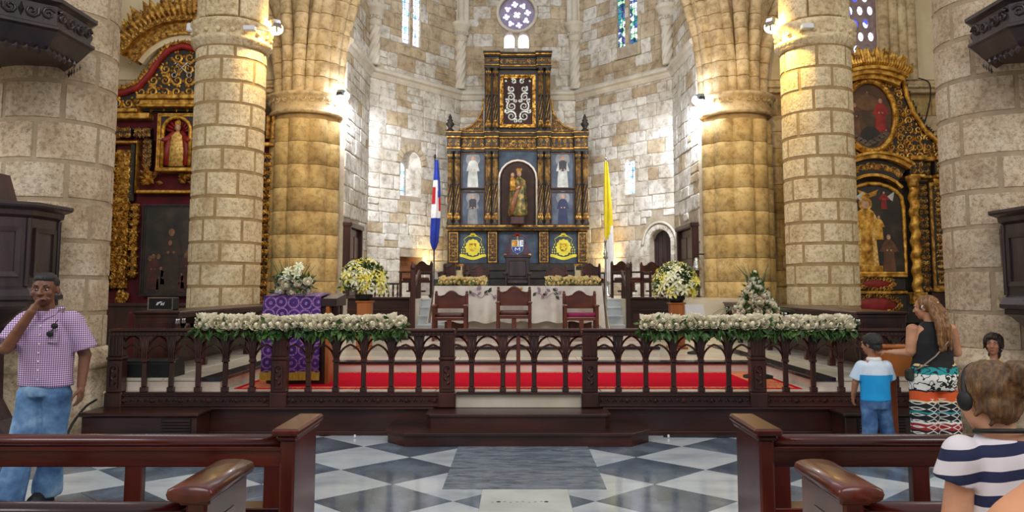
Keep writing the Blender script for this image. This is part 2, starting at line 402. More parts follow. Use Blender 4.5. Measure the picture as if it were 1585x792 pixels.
# ------------------------------------------------------------------ sanctuary platforms
def slabs(name, label, x0, x1, y0, y1, z0, z1, m, nx, ny, body, g=.004):
    """marble-paved step: body block plus individual paving slabs on top"""
    mb = MB(); mb.box(x0, x1, y0, y1, z0, z1-.02); r = mb.build(name, body, kind='structure', label=label)
    for i in range(nx):
        for j in range(ny):
            mb = MB(); a, b = (x1-x0)/nx, (y1-y0)/ny
            mb.box(x0+a*i+g, x0+a*(i+1)-g, y0+b*j+g-.02*(j == 0), y0+b*(j+1)-g, z1-.035, z1, .004); mb.build('slab', m, r)
    return r
sf = slabs('sanctuary_floor', 'cream marble sanctuary floor under the red carpet', -5, 5, 9.66, 12.0, 0, .5, m_cream, 10, 2, m_cream)
st = slabs('sanctuary_step', 'beige marble step behind the carpet', -3.62, 3.62, 11.77, 12.75, .4, .65, m_beige, 8, 1, m_beige)
for s, nm in ((-1, 'step behind the lectern side'), (1, 'step on the offering stand side')):
    a = slabs('sanctuary_step', 'beige marble side platform below the choir stalls, '+nm, s*3.62 if s > 0 else -5, 5 if s > 0 else -3.62, 9.72, 17.0, .4, .65, m_cream, 2, 9, m_beige)
    mb = MB()
    for k in range(7): mb.box(s*3.60, s*3.86, 9.7+.8*k*.98, 9.7+.8*(k+1)*.98-.006, .61, .656, .006)
    mb.build('step_edge', m_blackm, a, 'black marble edging strip')
mb = MB(); mb.box(-3.62, 3.62, 11.735, 12.0, .618, .657, .006); mb.build('step_edge', m_blackm, st, 'black marble edging strip')
st2 = slabs('sanctuary_step', 'marble platform carrying the altar table', -2.0, 2.25, 12.65, 16.8, .6, .8, m_beige, 5, 5, m_cream)
mb = MB(); mb.box(-2.0, 2.25, 12.615, 12.8, .765, .807, .006); mb.build('step_edge', m_blackm, st2, 'black marble edging strip')
mb = MB(); mb.box(-3.62, 3.62, 12.75, 17.0, .4, .64); mb.build('sanctuary_step', m_cream, kind='structure', label='marble pavement beside the altar platform')
for k in range(4):
    slabs('sanctuary_step', 'pale marble stair tread beside the altar, number %s from below' % ('one', 'two', 'three', 'four')[k], -2.12, 2.23, 16.55+.28*k, 17.6, .8+.175*k-.05, .8+.175*(k+1), m_white, 7, 1, m_white)
mb = MB(); mb.box(-5, 5, 17.55, 30, .5, 1.49); up = mb.build('presbytery_floor', m_cream, kind='structure', label='raised presbytery floor behind the altar')
mb = MB(); mb.box(-5, -2.12, 16.9, 17.6, .5, 1.49); mb.box(2.23, 5, 16.9, 17.6, .5, 1.49); mb.build('bank', m_cream, up)
# carpet
mb = MB(); mb.box(-3.5, 3.5, 9.86, 11.75, .5, .508); cp = mb.build('carpet', m_carpet); tag(cp, 'scarlet carpet runner with orange patterned border inside the altar rail', 'carpet')
m_border = mat('orange_carpet_border', [C(206, 84, 40), C(232, 150, 92), C(196, 40, 40)], .9, 0, 26, lo=.35, hi=.62)
mb = MB()
for y0, y1 in ((9.9, 10.0), (11.62, 11.7)): mb.box(-3.42, 3.42, y0, y1, .507, .511)
for s in (-1, 1): mb.box(s*3.05, s*3.42, 10.0, 11.62, .507, .511)
mb.build('border', m_border, cp, 'orange patterned border')

# ------------------------------------------------------------------ masonry
def stone_block(w, h, d, rng, j=.02, cut=.03):
    """rounded, slightly irregular face block: local u,v centred, proud along +n"""
    jj = lambda: rng.uniform(-j, j)
    c = [min(cut*rng.uniform(.5, 1.6), w*.3, h*.3) for _ in range(4)]
    x0, x1, y0, y1 = -w/2, w/2, -h/2, h/2
    P = [(x0+c[0], y0+jj()), (x1-c[1], y0+jj()), (x1+jj(), y0+c[1]), (x1+jj(), y1-c[2]), (x1-c[2], y1+jj()), (x0+c[3], y1+jj()), (x0+jj(), y1-c[3]), (x0+jj(), y0+c[0])]
    q = min(.025, w*.12, h*.12); f = (1-2*q/w, 1-2*q/h)
    return P, [(x*f[0], y*f[1]) for x, y in P], d
def wall(name, p0, p1, z0, z1, thick, hs, ws, mats, joint, seed, openings=(), rects=None, skip=None, label=None, j=.02, cut=.03, proud=(.015, .032), zs=None):
    """masonry wall from p0 to p1; interior face looks to the right-hand side normal n; openings are outlines in (u,z)"""
    rg = random.Random(seed); p0, p1 = V3((p0[0], p0[1], 0)), V3((p1[0], p1[1], 0)); L = (p1-p0).length; u = (p1-p0)/L; n = V3((u.y, -u.x, 0))
    mb = plate(rect(0, L, z0, z1), [list(o) for o in openings], p0-n*thick, u, V3((0, 0, 1)), n, thick)
    r = mb.build(name, joint, kind='structure', label=label)
    bb = [(min(a for a, b in o), max(a for a, b in o), min(b for a, b in o), max(b for a, b in o)) for o in openings]
    bb += list(rects or [])
    z = z0
    while z < z1-.1:
        h = min(rg.uniform(*hs), z1-z)
        a = 0
        while a < L-.05:
            w_ = rg.uniform(*ws)
            if L-a-w_ < ws[0]*.6: w_ = L-a
            cells = [(a, a+w_, z, z+h)]
            if h > hs[0]*1.25 and rg.random() < .22: cells = [(a, a+w_, z, z+h*.5), (a, a+w_, z+h*.5, z+h)]
            a += w_
            for (a0, a1, b0, b1) in cells:
                for (e0, e1, f0, f1) in bb:
                    if a0 < e1 and a1 > e0 and b0 < f1 and b1 > f0:
                        if a0 < e0 and e0-a0 > .1: a1 = e0
                        elif a1 > e1 and a1-e1 > .1: a0 = e1
                        else: a0 = a1
                if a1-a0 < .09: continue
                c, d = (a0+a1)/2, (b0+b1)/2
                if skip and skip(c, d): continue
                P, Q, pr = stone_block(a1-a0-.02, b1-b0-.02, rg.uniform(*proud), rg, j, cut)
                m = MB(); O = p0+u*c+V3((0, 0, d))
                m.loft([[O+u*x+V3((0, 0, y)) for x, y in P], [O+u*x+V3((0, 0, y))+n*pr*.7 for x, y in P], [O+u*x+V3((0, 0, y))+n*pr for x, y in Q]], False)
                m.f.pop(-2); m.sm.pop(-2); m.mi.pop(-2)
                m.build('stone', mats[0] if rg.random() < (mats[2] if zs is None or d < zs else .3) else mats[1], r)  # above zs mostly tan stones: dimmer light up there put into the colour
        z += h
    return r
Zb = 11.9
# apse: corner points
AL0, AL1, AB0, AB1, AR1, AR0 = (-4.52, 20.3), (-4.43, 23), (-1.95, 26), (1.93, 26), (4.60, 23), (4.70, 20.3)
dl = math.hypot(2.48, 3); dr = math.hypot(2.67, 3)
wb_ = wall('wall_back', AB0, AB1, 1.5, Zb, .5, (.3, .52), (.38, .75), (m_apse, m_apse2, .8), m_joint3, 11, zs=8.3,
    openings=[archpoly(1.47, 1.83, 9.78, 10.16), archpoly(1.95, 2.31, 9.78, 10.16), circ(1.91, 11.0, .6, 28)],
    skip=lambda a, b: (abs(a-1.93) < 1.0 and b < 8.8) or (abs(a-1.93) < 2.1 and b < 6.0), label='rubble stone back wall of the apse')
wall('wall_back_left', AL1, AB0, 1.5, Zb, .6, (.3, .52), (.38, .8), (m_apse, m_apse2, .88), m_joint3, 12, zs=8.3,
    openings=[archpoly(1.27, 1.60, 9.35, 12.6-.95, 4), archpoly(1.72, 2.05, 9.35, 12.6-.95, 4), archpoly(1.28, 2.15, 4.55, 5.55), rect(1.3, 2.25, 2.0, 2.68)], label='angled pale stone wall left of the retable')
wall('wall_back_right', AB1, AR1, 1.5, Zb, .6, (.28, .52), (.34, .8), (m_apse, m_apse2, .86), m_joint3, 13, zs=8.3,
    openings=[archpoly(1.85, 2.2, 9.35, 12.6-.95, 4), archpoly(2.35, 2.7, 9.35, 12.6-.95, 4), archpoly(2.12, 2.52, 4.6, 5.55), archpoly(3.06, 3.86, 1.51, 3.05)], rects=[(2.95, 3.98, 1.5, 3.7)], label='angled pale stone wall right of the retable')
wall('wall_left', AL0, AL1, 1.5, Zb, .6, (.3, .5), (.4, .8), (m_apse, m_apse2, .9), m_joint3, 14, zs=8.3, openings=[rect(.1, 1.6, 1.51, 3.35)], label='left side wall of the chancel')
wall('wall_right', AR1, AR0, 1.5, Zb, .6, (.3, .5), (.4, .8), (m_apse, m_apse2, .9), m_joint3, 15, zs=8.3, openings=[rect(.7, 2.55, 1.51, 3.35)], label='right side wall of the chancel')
# aisle end walls and outer walls
wall('wall_aisle_left', (-13.2, 20.7), (-5.0, 20.7), 0, 12, .5, (.4, .5), (.5, 1.0), (m_ochre, m_rib, .5), m_joint2, 16,
    skip=lambda a, b: b > 6.9 or (a < 6.2 and b < 6.9), label='stone and plaster end wall of the left aisle')
wall('wall_aisle_right', (5.1, 20.7), (13.2, 20.7), 0, 12, .5, (.4, .5), (.5, 1.0), (m_ochre, m_rib, .5), m_joint2, 17,
    openings=[archpoly(2.9, 4.55, 7.9, 11.0)], skip=lambda a, b: b > 6.9 or (2.2 < a < 5.0), label='stone and plaster end wall of the right aisle')
for s, x0, x1 in ((-1, -13.2, -5.0), (1, 5.1, 8.0)):
    mb = MB(); mb.box(x0, x1, 20.6, 20.7, 7.25, 12); mb.build('trim_plaster', m_plaster, kind='structure', label='plain plaster above the aisle moulding')
mb = MB(); mb.box(9.65, 13.2, 20.6, 20.7, 7.25, 12); mb.build('trim_plaster', m_plaster, kind='structure', label='plain plaster beside the pierced window')
mb = MB()
for x0, x1 in ((-13.2, -5.0), (5.1, 8.0), (9.7, 13.2)):
    mb.box(x0, x1, 20.42, 20.7, 7.0, 7.08, .02); mb.box(x0, x1, 20.5, 20.7, 6.88, 7.0, .02); mb.box(x0, x1, 20.46, 20.7, 7.08, 7.2, .02)
mb.build('trim_1', m_rib, kind='structure', label='projecting stone moulding along the aisle end walls')
mb = MB()
for k in range(4): mb.lathe([(.14, 7.2), (.14, 12)], (9.75+.24*k, 20.5, 0), 10)
mb.build('trim_2', m_rib, kind='structure', label='clustered wall shafts beside the pierced window')
for s, y0, y1 in ((-1, -4, 20.7), (1, -4, 20.7)):
    mb = MB(); mb.box(s*13.2, s*13.5, y0, y1, 0, 12); mb.build('wall_outer_left' if s < 0 else 'wall_outer_right', m_plaster, kind='structure', label='plain outer wall of the %s aisle' % ('left' if s < 0 else 'right'))
mb = MB(); mb.box(-13.2, -5.0, 9.62, 20.7, -.2, 0); mb.box(5.0, 13.2, 9.62, 20.7, -.2, 0); mb.build('aisle_floor', m_grey, kind='structure', label='grey marble floor of the aisles')
# apse string course
mb = MB()
seq = [AL0, AL1, AB0, AB1, AR1, AR0]
for a, b in zip(seq, seq[1:]):
    a, b = V3((*a, 0)), V3((*b, 0)); u = (b-a).normalized(); n = V3((u.y, -u.x, 0)); L = (b-a).length
    k = max(3, round(L/.9))
    for i in range(k):
        q0, q1 = a+u*(L*i/k+(.004 if i else -.06)), a+u*(L*(i+1)/k-(.004 if i < k-1 else -.06)); m = MB()
        pr = [(0, 7.98), (.05, 7.98), (.10, 8.06), (.12, 8.12), (.2, 8.16), (.2, 8.24), (.06, 8.34), (0, 8.36)]
        m.loft([[q+n*d+V3((0, 0, z)) for d, z in pr] for q in (q0, q1)], False)
        if not mb.v: trim = m.build('trim_3', m_trim, kind='structure', label='pale string course running round the apse'); mb.v = [1]
        else: m.build('moulding_block', m_trim, trim)
# twisted wall shafts with capitals on the apse corners
def wall_shaft(x, y, zc, label, r=.165):
    t = thing('wall_shaft', label, None, (x, y, 8.3), kind='structure')
    mb = MB(); R = []
    for i in range(81):
        z = 8.34+(zc-8.34)*i/80; R.append([(x+(r*(1+.09*math.cos(6*(q-3.4*(z-8.3)))))*math.cos(q), y+(r*(1+.09*math.cos(6*(q-3.4*(z-8.3)))))*math.sin(q), z) for q in [2*PI*k/36 for k in range(36)]])
    mb.loft(R); mb.build('shaft', m_trim, t, 'spirally twisted stone shaft')
    mb = MB(); mb.lathe([(r*1.05, zc), (r*1.3, zc+.06), (r*1.35, zc+.3), (r*1.9, zc+.5), (r*2.1, zc+.52), (r*2.1, zc+.62), (r*1.8, zc+.66)], (x, y, 0), 20)
    for k in range(9):
        a = PI+PI*k/8; spiral(mb, (x+r*1.5*math.cos(a), y+r*1.5*math.sin(a), zc+.25), V3((-math.sin(a), math.cos(a), 0)), V3((0, 0, 1)), V3((math.cos(a), math.sin(a), 0)), .07, 1 if k % 2 else -1, k, .02, .03)
    mb.build('capital', m_trim, t, 'carved leaf capital')
    mb = MB()
    for k in (-1, 0, 1): mb.lathe([(r*.62, zc+.66), (r*.62, Zb)], (x+k*r*1.05, y+.03*abs(k), 0), 10)
    mb.build('upper_shaft', m_trim, t)
wall_shaft(AB0[0]+.02, AB0[1]-.12, 9.95, 'twisted colonnette on the apse corner left of the round window')
wall_shaft(AB1[0]-.02, AB1[1]-.12, 9.95, 'twisted colonnette on the apse corner right of the round window')
wall_shaft(AL1[0]+.14, AL1[1]-.05, 9.5, 'twisted colonnette beside the left chancel wall')
wall_shaft(AR1[0]-.14, AR1[1]-.05, 9.5, 'twisted colonnette beside the right chancel wall')

# ------------------------------------------------------------------ round columns
def ring_stone(r, a0, a1, z0, z1, m, par, x, y, nseg=6, gap=.016, rg=rng):
    mb = MB(); g = gap/r; a0 += g; a1 -= g; z0 += gap; z1 -= gap
    b = .018; A = [a0+(a1-a0)*i/nseg for i in range(nseg+1)]
    jz = [rg.uniform(-.008, .008) for _ in range(4)]
    def P(a, rad, z): return (x+rad*math.cos(a), y+rad*math.sin(a), z)
    out, inn = [], []
    for i, a in enumerate(A): out.append(P(a, r-.035, z0+jz[0])); inn.append(P(a+(b/r if i == 0 else -b/r if i == nseg else 0), r, z0+b+jz[0]))
    for i, a in reversed(list(enumerate(A))): out.append(P(a, r-.035, z1+jz[1])); inn.append(P(a+(b/r if i == 0 else -b/r if i == nseg else 0), r, z1-b+jz[1]))
    k = len(out); fs = [(i, (i+1) % k, k+(i+1) % k, k+i) for i in range(k)]
    mb.add(out+inn, fs, False); h = k//2
    mb.add(inn, [(i, i+1, k-2-i, k-1-i) for i in range(nseg)], True)
    return mb.build('stone', m, par)
def column(name, label, x, y, r, z0, z1, ch, n, m, joint, seed, rbase=None):
    rg = random.Random(seed); mb = MB(); mb.lathe([(r-.011, z0), (r-.011, z1)], (x, y, 0), 40); c = mb.build(name, joint, kind='structure', label=label)
    z = z0; k = 0
    while z < z1-.05:
        h = min(ch*rg.uniform(.9, 1.1), z1-z)
        if z1-z-h < .15: h = z1-z
        ph = rg.uniform(0, .3)+(k % 2)*PI/n; cut = sorted(ph+2*PI*i/n+rg.uniform(-.16, .16) for i in range(n))
        for i in range(n): ring_stone(r, cut[i], cut[i+1] if i < n-1 else cut[0]+2*PI, z, z+h, m, c, x, y, rg=rg)
        z += h; k += 1
    return c
CL, CR = -5.87, 6.06
def column_base(c, x, y, r, m):
    mb = MB(); mb.lathe([(r+.13, 0), (r+.13, .42), (r+.11, .46), (r+.11, .72), (r+.13, .76)], (x, y, 0), 32); mb.build('plinth', m, c)
    mb = MB(); mb.lathe([(r+.11, .76), (r+.15, .8), (r+.14, .87), (r+.1, .91), (r+.08, .96), (r+.03, 1.0), (r-.01, 1.02)], (x, y, 0), 40); mb.build('base_ring', m, c, 'rounded stone base moulding')
c = column('column', 'huge pale stone column behind the man in the checked shirt', CL, 9.85, .69, 1.0, 6.4, .45, 6, m_stone, m_joint, 3); column_base(c, CL, 9.85, .69, m_stone)
c = column('column', 'huge pale stone column behind the girl, under the dark canopy on the right', CR+.03, 9.85, .69, 1.0, 6.4, .47, 6, m_stone, m_joint, 4); column_base(c, CR+.03, 9.85, .69, m_stone)
def cap_ring(c, x, y, r, z, m):
    mb = MB(); mb.lathe([(r, z), (r+.05, z+.03), (r+.06, z+.09), (r+.1, z+.12), (r+.1, z+.18), (r+.05, z+.2), (r+.05, z+.22), (r+.07, z+.34), (r+.12, z+.42), (r+.12, z+.5), (r+.03, z+.53), (r-.02, z+.56)], (x, y, 0), 40); mb.build('capital_ring', m, c, 'moulded stone capital ring')
    mb = MB(); mb.ell((0, 0, 0), (.05, .05, .05), 8, 6); me = mb.mesh('stone_ball'); me.materials.append(m)
    for k in range(18): a = 2*PI*(k+.5)/18; put(me, 'stone_ball', c, (x+(r+.07)*math.cos(a), y+(r+.07)*math.sin(a), z+.28))
c2 = []
for x, sd, lb in ((-5.76, 5, 'honey coloured stone column with a floodlight, left of the purple lectern'), (5.97, 6, 'honey coloured stone column with a floodlight, right of the rose cone')):
    c = column('column', lb, x, 15.5, .675, .0, 6.42, .44, 6, m_stone2, m_joint2, sd); cap_ring(c, x, 15.5, .675, 6.42, m_stone2)
    mb = MB(); mb.lathe([(.62, 6.95), (.62, 9.4)], (x, 15.5, 0), 24); mb.build('upper_core', m_joint2, c)
    for k in range(6):
        for q in range(3): ring_stone(.675, PI/3*k, PI/3*(k+1), 6.98+.8*q, 6.98+.8*(q+1), m_stone2, c, x, 15.5)
    c2.append(c)

# ------------------------------------------------------------------ clustered chancel piers and their ribs
def pier(x, y, sg, label):
    rg = random.Random(31 if sg < 0 else 32)
    mb = MB(); mb.lathe([(.82, 0), (.82, 6.2)], (x, y, 0), 24); p = mb.build('pier', m_joint2, kind='structure', label=label)
    ns = 10; rs = .30
    shaft = []
    for v_ in range(3):
        m = MB(); h = .585; m.lathe([(rs-.012, .004), (rs, .014), (rs, h-.014), (rs-.012, h-.004)], (0, 0, 0), 14); me = m.mesh('stone'); me.materials.append(m_ochre); shaft.append(me)
    for k in range(ns):
        a = 2*PI*k/ns+.31
        for j in range(10): put(shaft[(j+k) % 3], 'stone', p, (x+.64*math.cos(a), y+.64*math.sin(a), .13+.585*j-(0 if k % 2 else .2)*0))
    mb = MB(); mb.lathe([(.93, 6.12), (.98, 6.16), (.95, 6.2), (.9, 6.24), (.96, 6.5), (1.06, 6.56), (1.08, 6.62), (1.0, 6.66), (.8, 6.7)], (x, y, 0), 32); mb.build('capital', m_rib, p, 'stone capital band')
    mb = MB()
    for k in range(26):
        a = 2*PI*k/26; n = V3((math.cos(a), math.sin(a), .1)); O = V3((x, y, 6.38))+n*.955
        spiral(mb, O, V3((-n.y, n.x, 0)), V3((0, 0, 1)), n, .09, 1 if k % 2 else -1, k, .025, .04); leaf(mb, O, V3((-n.y, n.x, .6)), n, .14, .04, .04)
    mb.build('carved_foliage', m_rib, p, kind='stuff')
    # springing of the arches
    def rib(pts, r, nm, label, flatup=(0, -1, 0)):
        a = None
        tot = len(pts)-1
        for i in range(tot):
            q0, q1 = V3(pts[i]), V3(pts[i+1]); d = (q1-q0).normalized(); m = MB()
            m.tube([q0+d*.008, q0+d*.018, q1-d*.018, q1-d*.008], [r*.95, r, r, r*.95], 10, up=flatup)
            if a is None: a = m.build(nm, m_rib, kind='structure', label=label)
            else: m.build('voussoir', m_rib, a)
        return a
    zs = [6.68+.41*i for i in range(9)]
    side = 'left' if sg < 0 else 'right'
    # (rib offset at springing, depth offset, lateral curve towards nave(+)/aisle(-), radius)
    for i, (o, dy, k1, k2, r) in enumerate(((-.62, -.30, -.02, -.085, .17), (-.36, -.55, .0, -.02, .16), (-.06, -.68, .0, .012, .17), (.2, -.66, .01, .03, .12), (.45, -.50, .0, .028, .22), (.66, -.30, .0, .045, .2), (.8, -.05, 0, .058, .15))):
        pts = [(x-sg*(o+k1*(z-6.68)+k2*(z-6.68)**2), y+dy*1.0-.02*(z-6.68), z) for z in zs]
        rib(pts, r, 'vault_rib', '%s on the %s chancel pier' % (('aisle arch rib curving outward', 'outer straight rib', 'front wall shaft', 'thin front rib', 'broad arch rib', 'inner arch rib', 'innermost chancel arch rib')[i], side))
    R = []
    for z in zs: t = z-6.68; R.append([(x-sg*(a+(.05*t*t if a > 0 else -.07*t*t)), y+b, z) for a, b in ((-.6, -.25), (-.3, -.5), (.15, -.6), (.5, -.4), (.8, 0), (.6, .8), (-.6, .8))])
    mb = MB(); mb.loft(R, False); mb.build('springer', m_rib, p)
    # carved band on the arch edge
    mb = MB(); rgb = random.Random(4)
    for i in range(26):
        z = 7.9+.1*i; t = z-6.68; px_ = x-sg*(.72+.05*t*t); O = V3((px_, y-.47, z))
        spiral(mb, O, V3((1, 0, 0)), V3((0, 0, 1)), V3((0, -1, 0)), .075, 1 if i % 2 else -1, i, .02, .05)
    mb.build('carved_band', m_rib, p, 'carved leaf band on the arch', kind='stuff')
    return p
pier(-5.52, 20.35, -1, 'clustered ochre stone pier left of the apse')
pier(5.66, 20.35, 1, 'clustered ochre stone pier right of the apse')
# ------------------------------------------------------------------ windows and doors
def glass_mat(name, tints, strength, sc=9):
    t = NT(name); p = t.pos()
    vn = t.n('ShaderNodeTexVoronoi'); vn.inputs['Scale'].default_value = sc; t.l(p, vn.inputs['Vector'])
    sep = t.n('ShaderNodeSeparateColor'); t.l(vn.outputs['Color'], sep.inputs[0])
    k = len(tints); c = t.ramp(sep.outputs[0], [(i/k, q) for i, q in enumerate(tints)], True)
    t.l(c, t.b.inputs['Base Color']); t.l(c, t.b.inputs['Emission Color']); t.b.inputs['Emission Strength'].default_value = strength; t.b.inputs['Roughness'].default_value = .2
    return t.m
g_day = glass_mat('daylit_stained_glass', [C(235, 245, 255), C(190, 220, 250), C(250, 252, 255), C(120, 170, 220), C(215, 190, 250), C(240, 250, 255)], 2.2, 8)
g_col = glass_mat('coloured_stained_glass', [C(60, 90, 150), C(200, 225, 245), C(40, 120, 120), C(240, 245, 250), C(70, 60, 120), C(150, 200, 150), C(30, 60, 90)], 1.3, 9)
g_rose = glass_mat('violet_stained_glass', [C(240, 235, 255), C(190, 170, 245), C(250, 250, 255), C(220, 240, 190), C(170, 150, 235)], 2.4, 7)
def lancet(name, label, P0, u, n, outs, gm, back=.09, bars=True):
    """glazed openings: u direction along wall, n towards the room"""
    u, n, P0 = V3(u), V3(n), V3(P0); r = None
    for o in outs:
        mb = MB(); mb.prism([P0+u*a+V3((0, 0, b))-n*back for a, b in o], -n*.012); g = mb.build(name if r is None else 'pane', gm, r, None if r else label, None if r else 'structure')
        r = r or g
        if bars:
            x0, x1 = min(a for a, b in o), max(a for a, b in o); z0, z1 = min(b for a, b in o), max(b for a, b in o); mb = MB()
            z = z0+.14
            while z < z1-.08:
                mb.tube([P0+u*x0+V3((0, 0, z))-n*(back-.012), P0+u*x1+V3((0, 0, z))-n*(back-.012)], .008, 4); z += .2
            c = (x0+x1)/2; mb.tube([P0+u*c+V3((0, 0, z0))-n*(back-.012), P0+u*c+V3((0, 0, z1))-n*(back-.012)], .008, 4)
            mb.build('glazing_bar', m_black, r)
    return r
def wframe(p0, p1):
    p0, p1 = V3((*p0, 0)), V3((*p1, 0)); u = (p1-p0).normalized(); return p0, u, V3((u.y, -u.x, 0))
P0, U, N = wframe(AL1, AB0)
lancet('window_1', 'tall twin stained glass lancet high on the angled wall left of the retable', P0, U, N, [archpoly(1.27, 1.60, 9.35, 11.65, 4), archpoly(1.72, 2.05, 9.35, 11.65, 4)], g_day)
o = lancet('window_2', 'small bright stained glass slit above the striped flag', P0, U, N, [archpoly(1.33, 1.66, 4.6, 5.45)], g_day, .26)
def niche_reveal(P0, U, N, a0, a1, b0, b1, z0, z1, d, m, par):
    mb = MB(); q = lambda a, z, k: P0+U*a+V3((0, 0, z))-N*k
    for o, i in ((archpoly(a0, a1, z0, z1), archpoly(b0, b1, z0+.05, z1-.05)),):
        k = len(o); mb.add([q(a, z, .0) for a, z in o]+[q(a, z, d) for a, z in i], [(j, (j+1) % k, k+(j+1) % k, k+j) for j in range(k)])
    mb.build('splayed_reveal', m, par)
niche_reveal(P0, U, N, 1.28, 2.15, 1.33, 1.66, 4.55, 5.55, .26, m_apse, o)
mb = MB()
for k in range(9):
    a = PI*(k+.5)/9; c = (1.715+.43*math.cos(a), 5.55+.43*math.sin(a)); q = P0+U*c[0]+V3((0, 0, c[1]))+N*.03
    d = U*math.cos(a)+V3((0, 0, math.sin(a))); e = U*math.sin(a)-V3((0, 0, math.cos(a)))
    mb.prism([q-e*.065, q+e*.065, q+e*.085+d*.2, q-e*.085+d*.2], N*.03)
mb.build('arch_stone', m_apse2, o, kind='stuff')
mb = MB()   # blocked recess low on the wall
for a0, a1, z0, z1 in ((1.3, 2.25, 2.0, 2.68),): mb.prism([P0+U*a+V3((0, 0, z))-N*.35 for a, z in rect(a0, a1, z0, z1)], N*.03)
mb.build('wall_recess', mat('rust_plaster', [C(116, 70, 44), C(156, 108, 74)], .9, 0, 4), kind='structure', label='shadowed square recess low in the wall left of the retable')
P0, U, N = wframe(AB1, AR1)
lancet('window_3', 'tall twin stained glass lancet high on the angled wall right of the retable', P0, U, N, [archpoly(1.85, 2.2, 9.35, 11.65, 4), archpoly(2.35, 2.7, 9.35, 11.65, 4)], g_col)
o = lancet('window_4', 'small stained glass slit to the right of the yellow and white flag', P0, U, N, [archpoly(2.16, 2.5, 4.63, 5.54)], g_day, .14)
niche_reveal(P0, U, N, 2.12, 2.52, 2.16, 2.5, 4.6, 5.55, .14, m_apse, o)
# sloping sills below the tall lancets
for (p0, u, n), a0, a1 in ((wframe(AL1, AB0), 1.15, 2.2), (wframe(AB1, AR1), 1.75, 2.85)):
    mb = MB(); q = lambda a, d, z: p0+u*a+n*d+V3((0, 0, z))
    for k in range(3):
        b0, b1 = a0+(a1-a0)*k/3, a0+(a1-a0)*(k+1)/3; mb.add([q(b0, .06, 8.95), q(b1, .06, 8.95), q(b1, -.28, 9.36), q(b0, -.28, 9.36)], [(0, 1, 2, 3)])

    mb.build('trim_sill', m_apse2, kind='structure', label='sloping stone sill under a tall apse window')
# arched door
q = lambda a, z, d=0: P0+U*a+V3((0, 0, z))-N*d
mb = MB(); mb.prism([q(a, z, .22) for a, z in archpoly(3.06, 3.86, 1.51, 3.05)], -N*.06); d1 = mb.build('door_1', m_pulpit, kind='structure', label='small round-headed dark door in the angled right wall')
for k in range(5):
    mb = MB(); a0, a1 = 3.08+.156*k, 3.08+.156*(k+1)-.012; c = abs((a0+a1)/2-3.46); mb.prism([q(a, z, .22) for a, z in rect(a0, a1, 1.53, 3.02+math.sqrt(max(.01, .4**2-(c+.06)**2)))], N*.02); mb.build('plank', m_pulpit, d1)
for k in range(11):
    a = PI*k/10
    mb = MB(); c = V3((3.46, 3.05)) if False else None
    aa = [PI*(k-.5)/10.01+PI/20*0, PI*(k+.5)/10.01]
    if k < 10:
        aa = [PI*k/10, PI*(k+1)/10-.02]; mb.prism([q(3.46+r*math.cos(t), 3.05+r*math.sin(t)) for r, t in ((.42, aa[0]), (.56, aa[0]), (.56, aa[1]), (.42, aa[1]))], N*.05); mb.build('arch_stone', m_apse, d1)
for a0, a1 in ((2.92, 3.05), (3.87, 4.0)):
    for k in range(4): mb = MB(); mb.prism([q(a, z) for a, z in rect(a0, a1, 1.52+.39*k, 1.9+.39*k)], N*.05); mb.build('jamb_stone', m_apse, d1)
mb = MB(); pts = [q(3.46+.62*math.cos(PI*k/12), 3.05+.62*math.sin(PI*k/12), -.05) for k in range(13)]; mb.tube([q(4.16, 3.0, -.05)]+pts+[q(2.78, 3.0, -.05)], .04, 6); mb.build('hood_mould', m_trim, d1)
# round window with pierced tracery and two lancets
P0, U, N = wframe(AB0, AB1)
o = lancet('window_5', 'round traceried window over two small lancets above the retable', P0, U, N, [circ(1.91, 11.0, .6, 28), archpoly(1.47, 1.83, 9.78, 10.16), archpoly(1.95, 2.31, 9.78, 10.16)], g_rose, .3, False)
holes = []
def trefoil(cx, cy, r, n=4, ph=0):
    P = []
    for k in range(n):
        a = 2*PI*k/n+ph
        for b in (-70, -35, 0, 35, 70): P.append((cx+r*.55*math.cos(a)+r*.5*math.cos(a+math.radians(b*1.6)), cy+r*.55*math.sin(a)+r*.5*math.sin(a+math.radians(b*1.6))))
    return P
holes.append(trefoil(1.91, 11.0, .13, 4, .6))
for k in range(8): a = PI/4*k+.2; holes.append(trefoil(1.91+.37*math.cos(a), 11.0+.37*math.sin(a), .115, 3 if k % 2 else 4, a))
mb = plate(circ(1.91, 11.0, .6, 32), holes, P0-N*.24, U, (0, 0, 1), N, .08); mb.build('tracery', mat('violet_tinted_stone', [C(150, 140, 176), C(184, 176, 204)], .8), o, 'pierced stone tracery')
mb = MB(); mb.tube([P0+U*(1.91+.66*math.cos(2*PI*k/32))+V3((0, 0, 11.0+.66*math.sin(2*PI*k/32)))+N*.04 for k in range(33)], .06, 6); mb.build('stone_ring', m_trim, o)
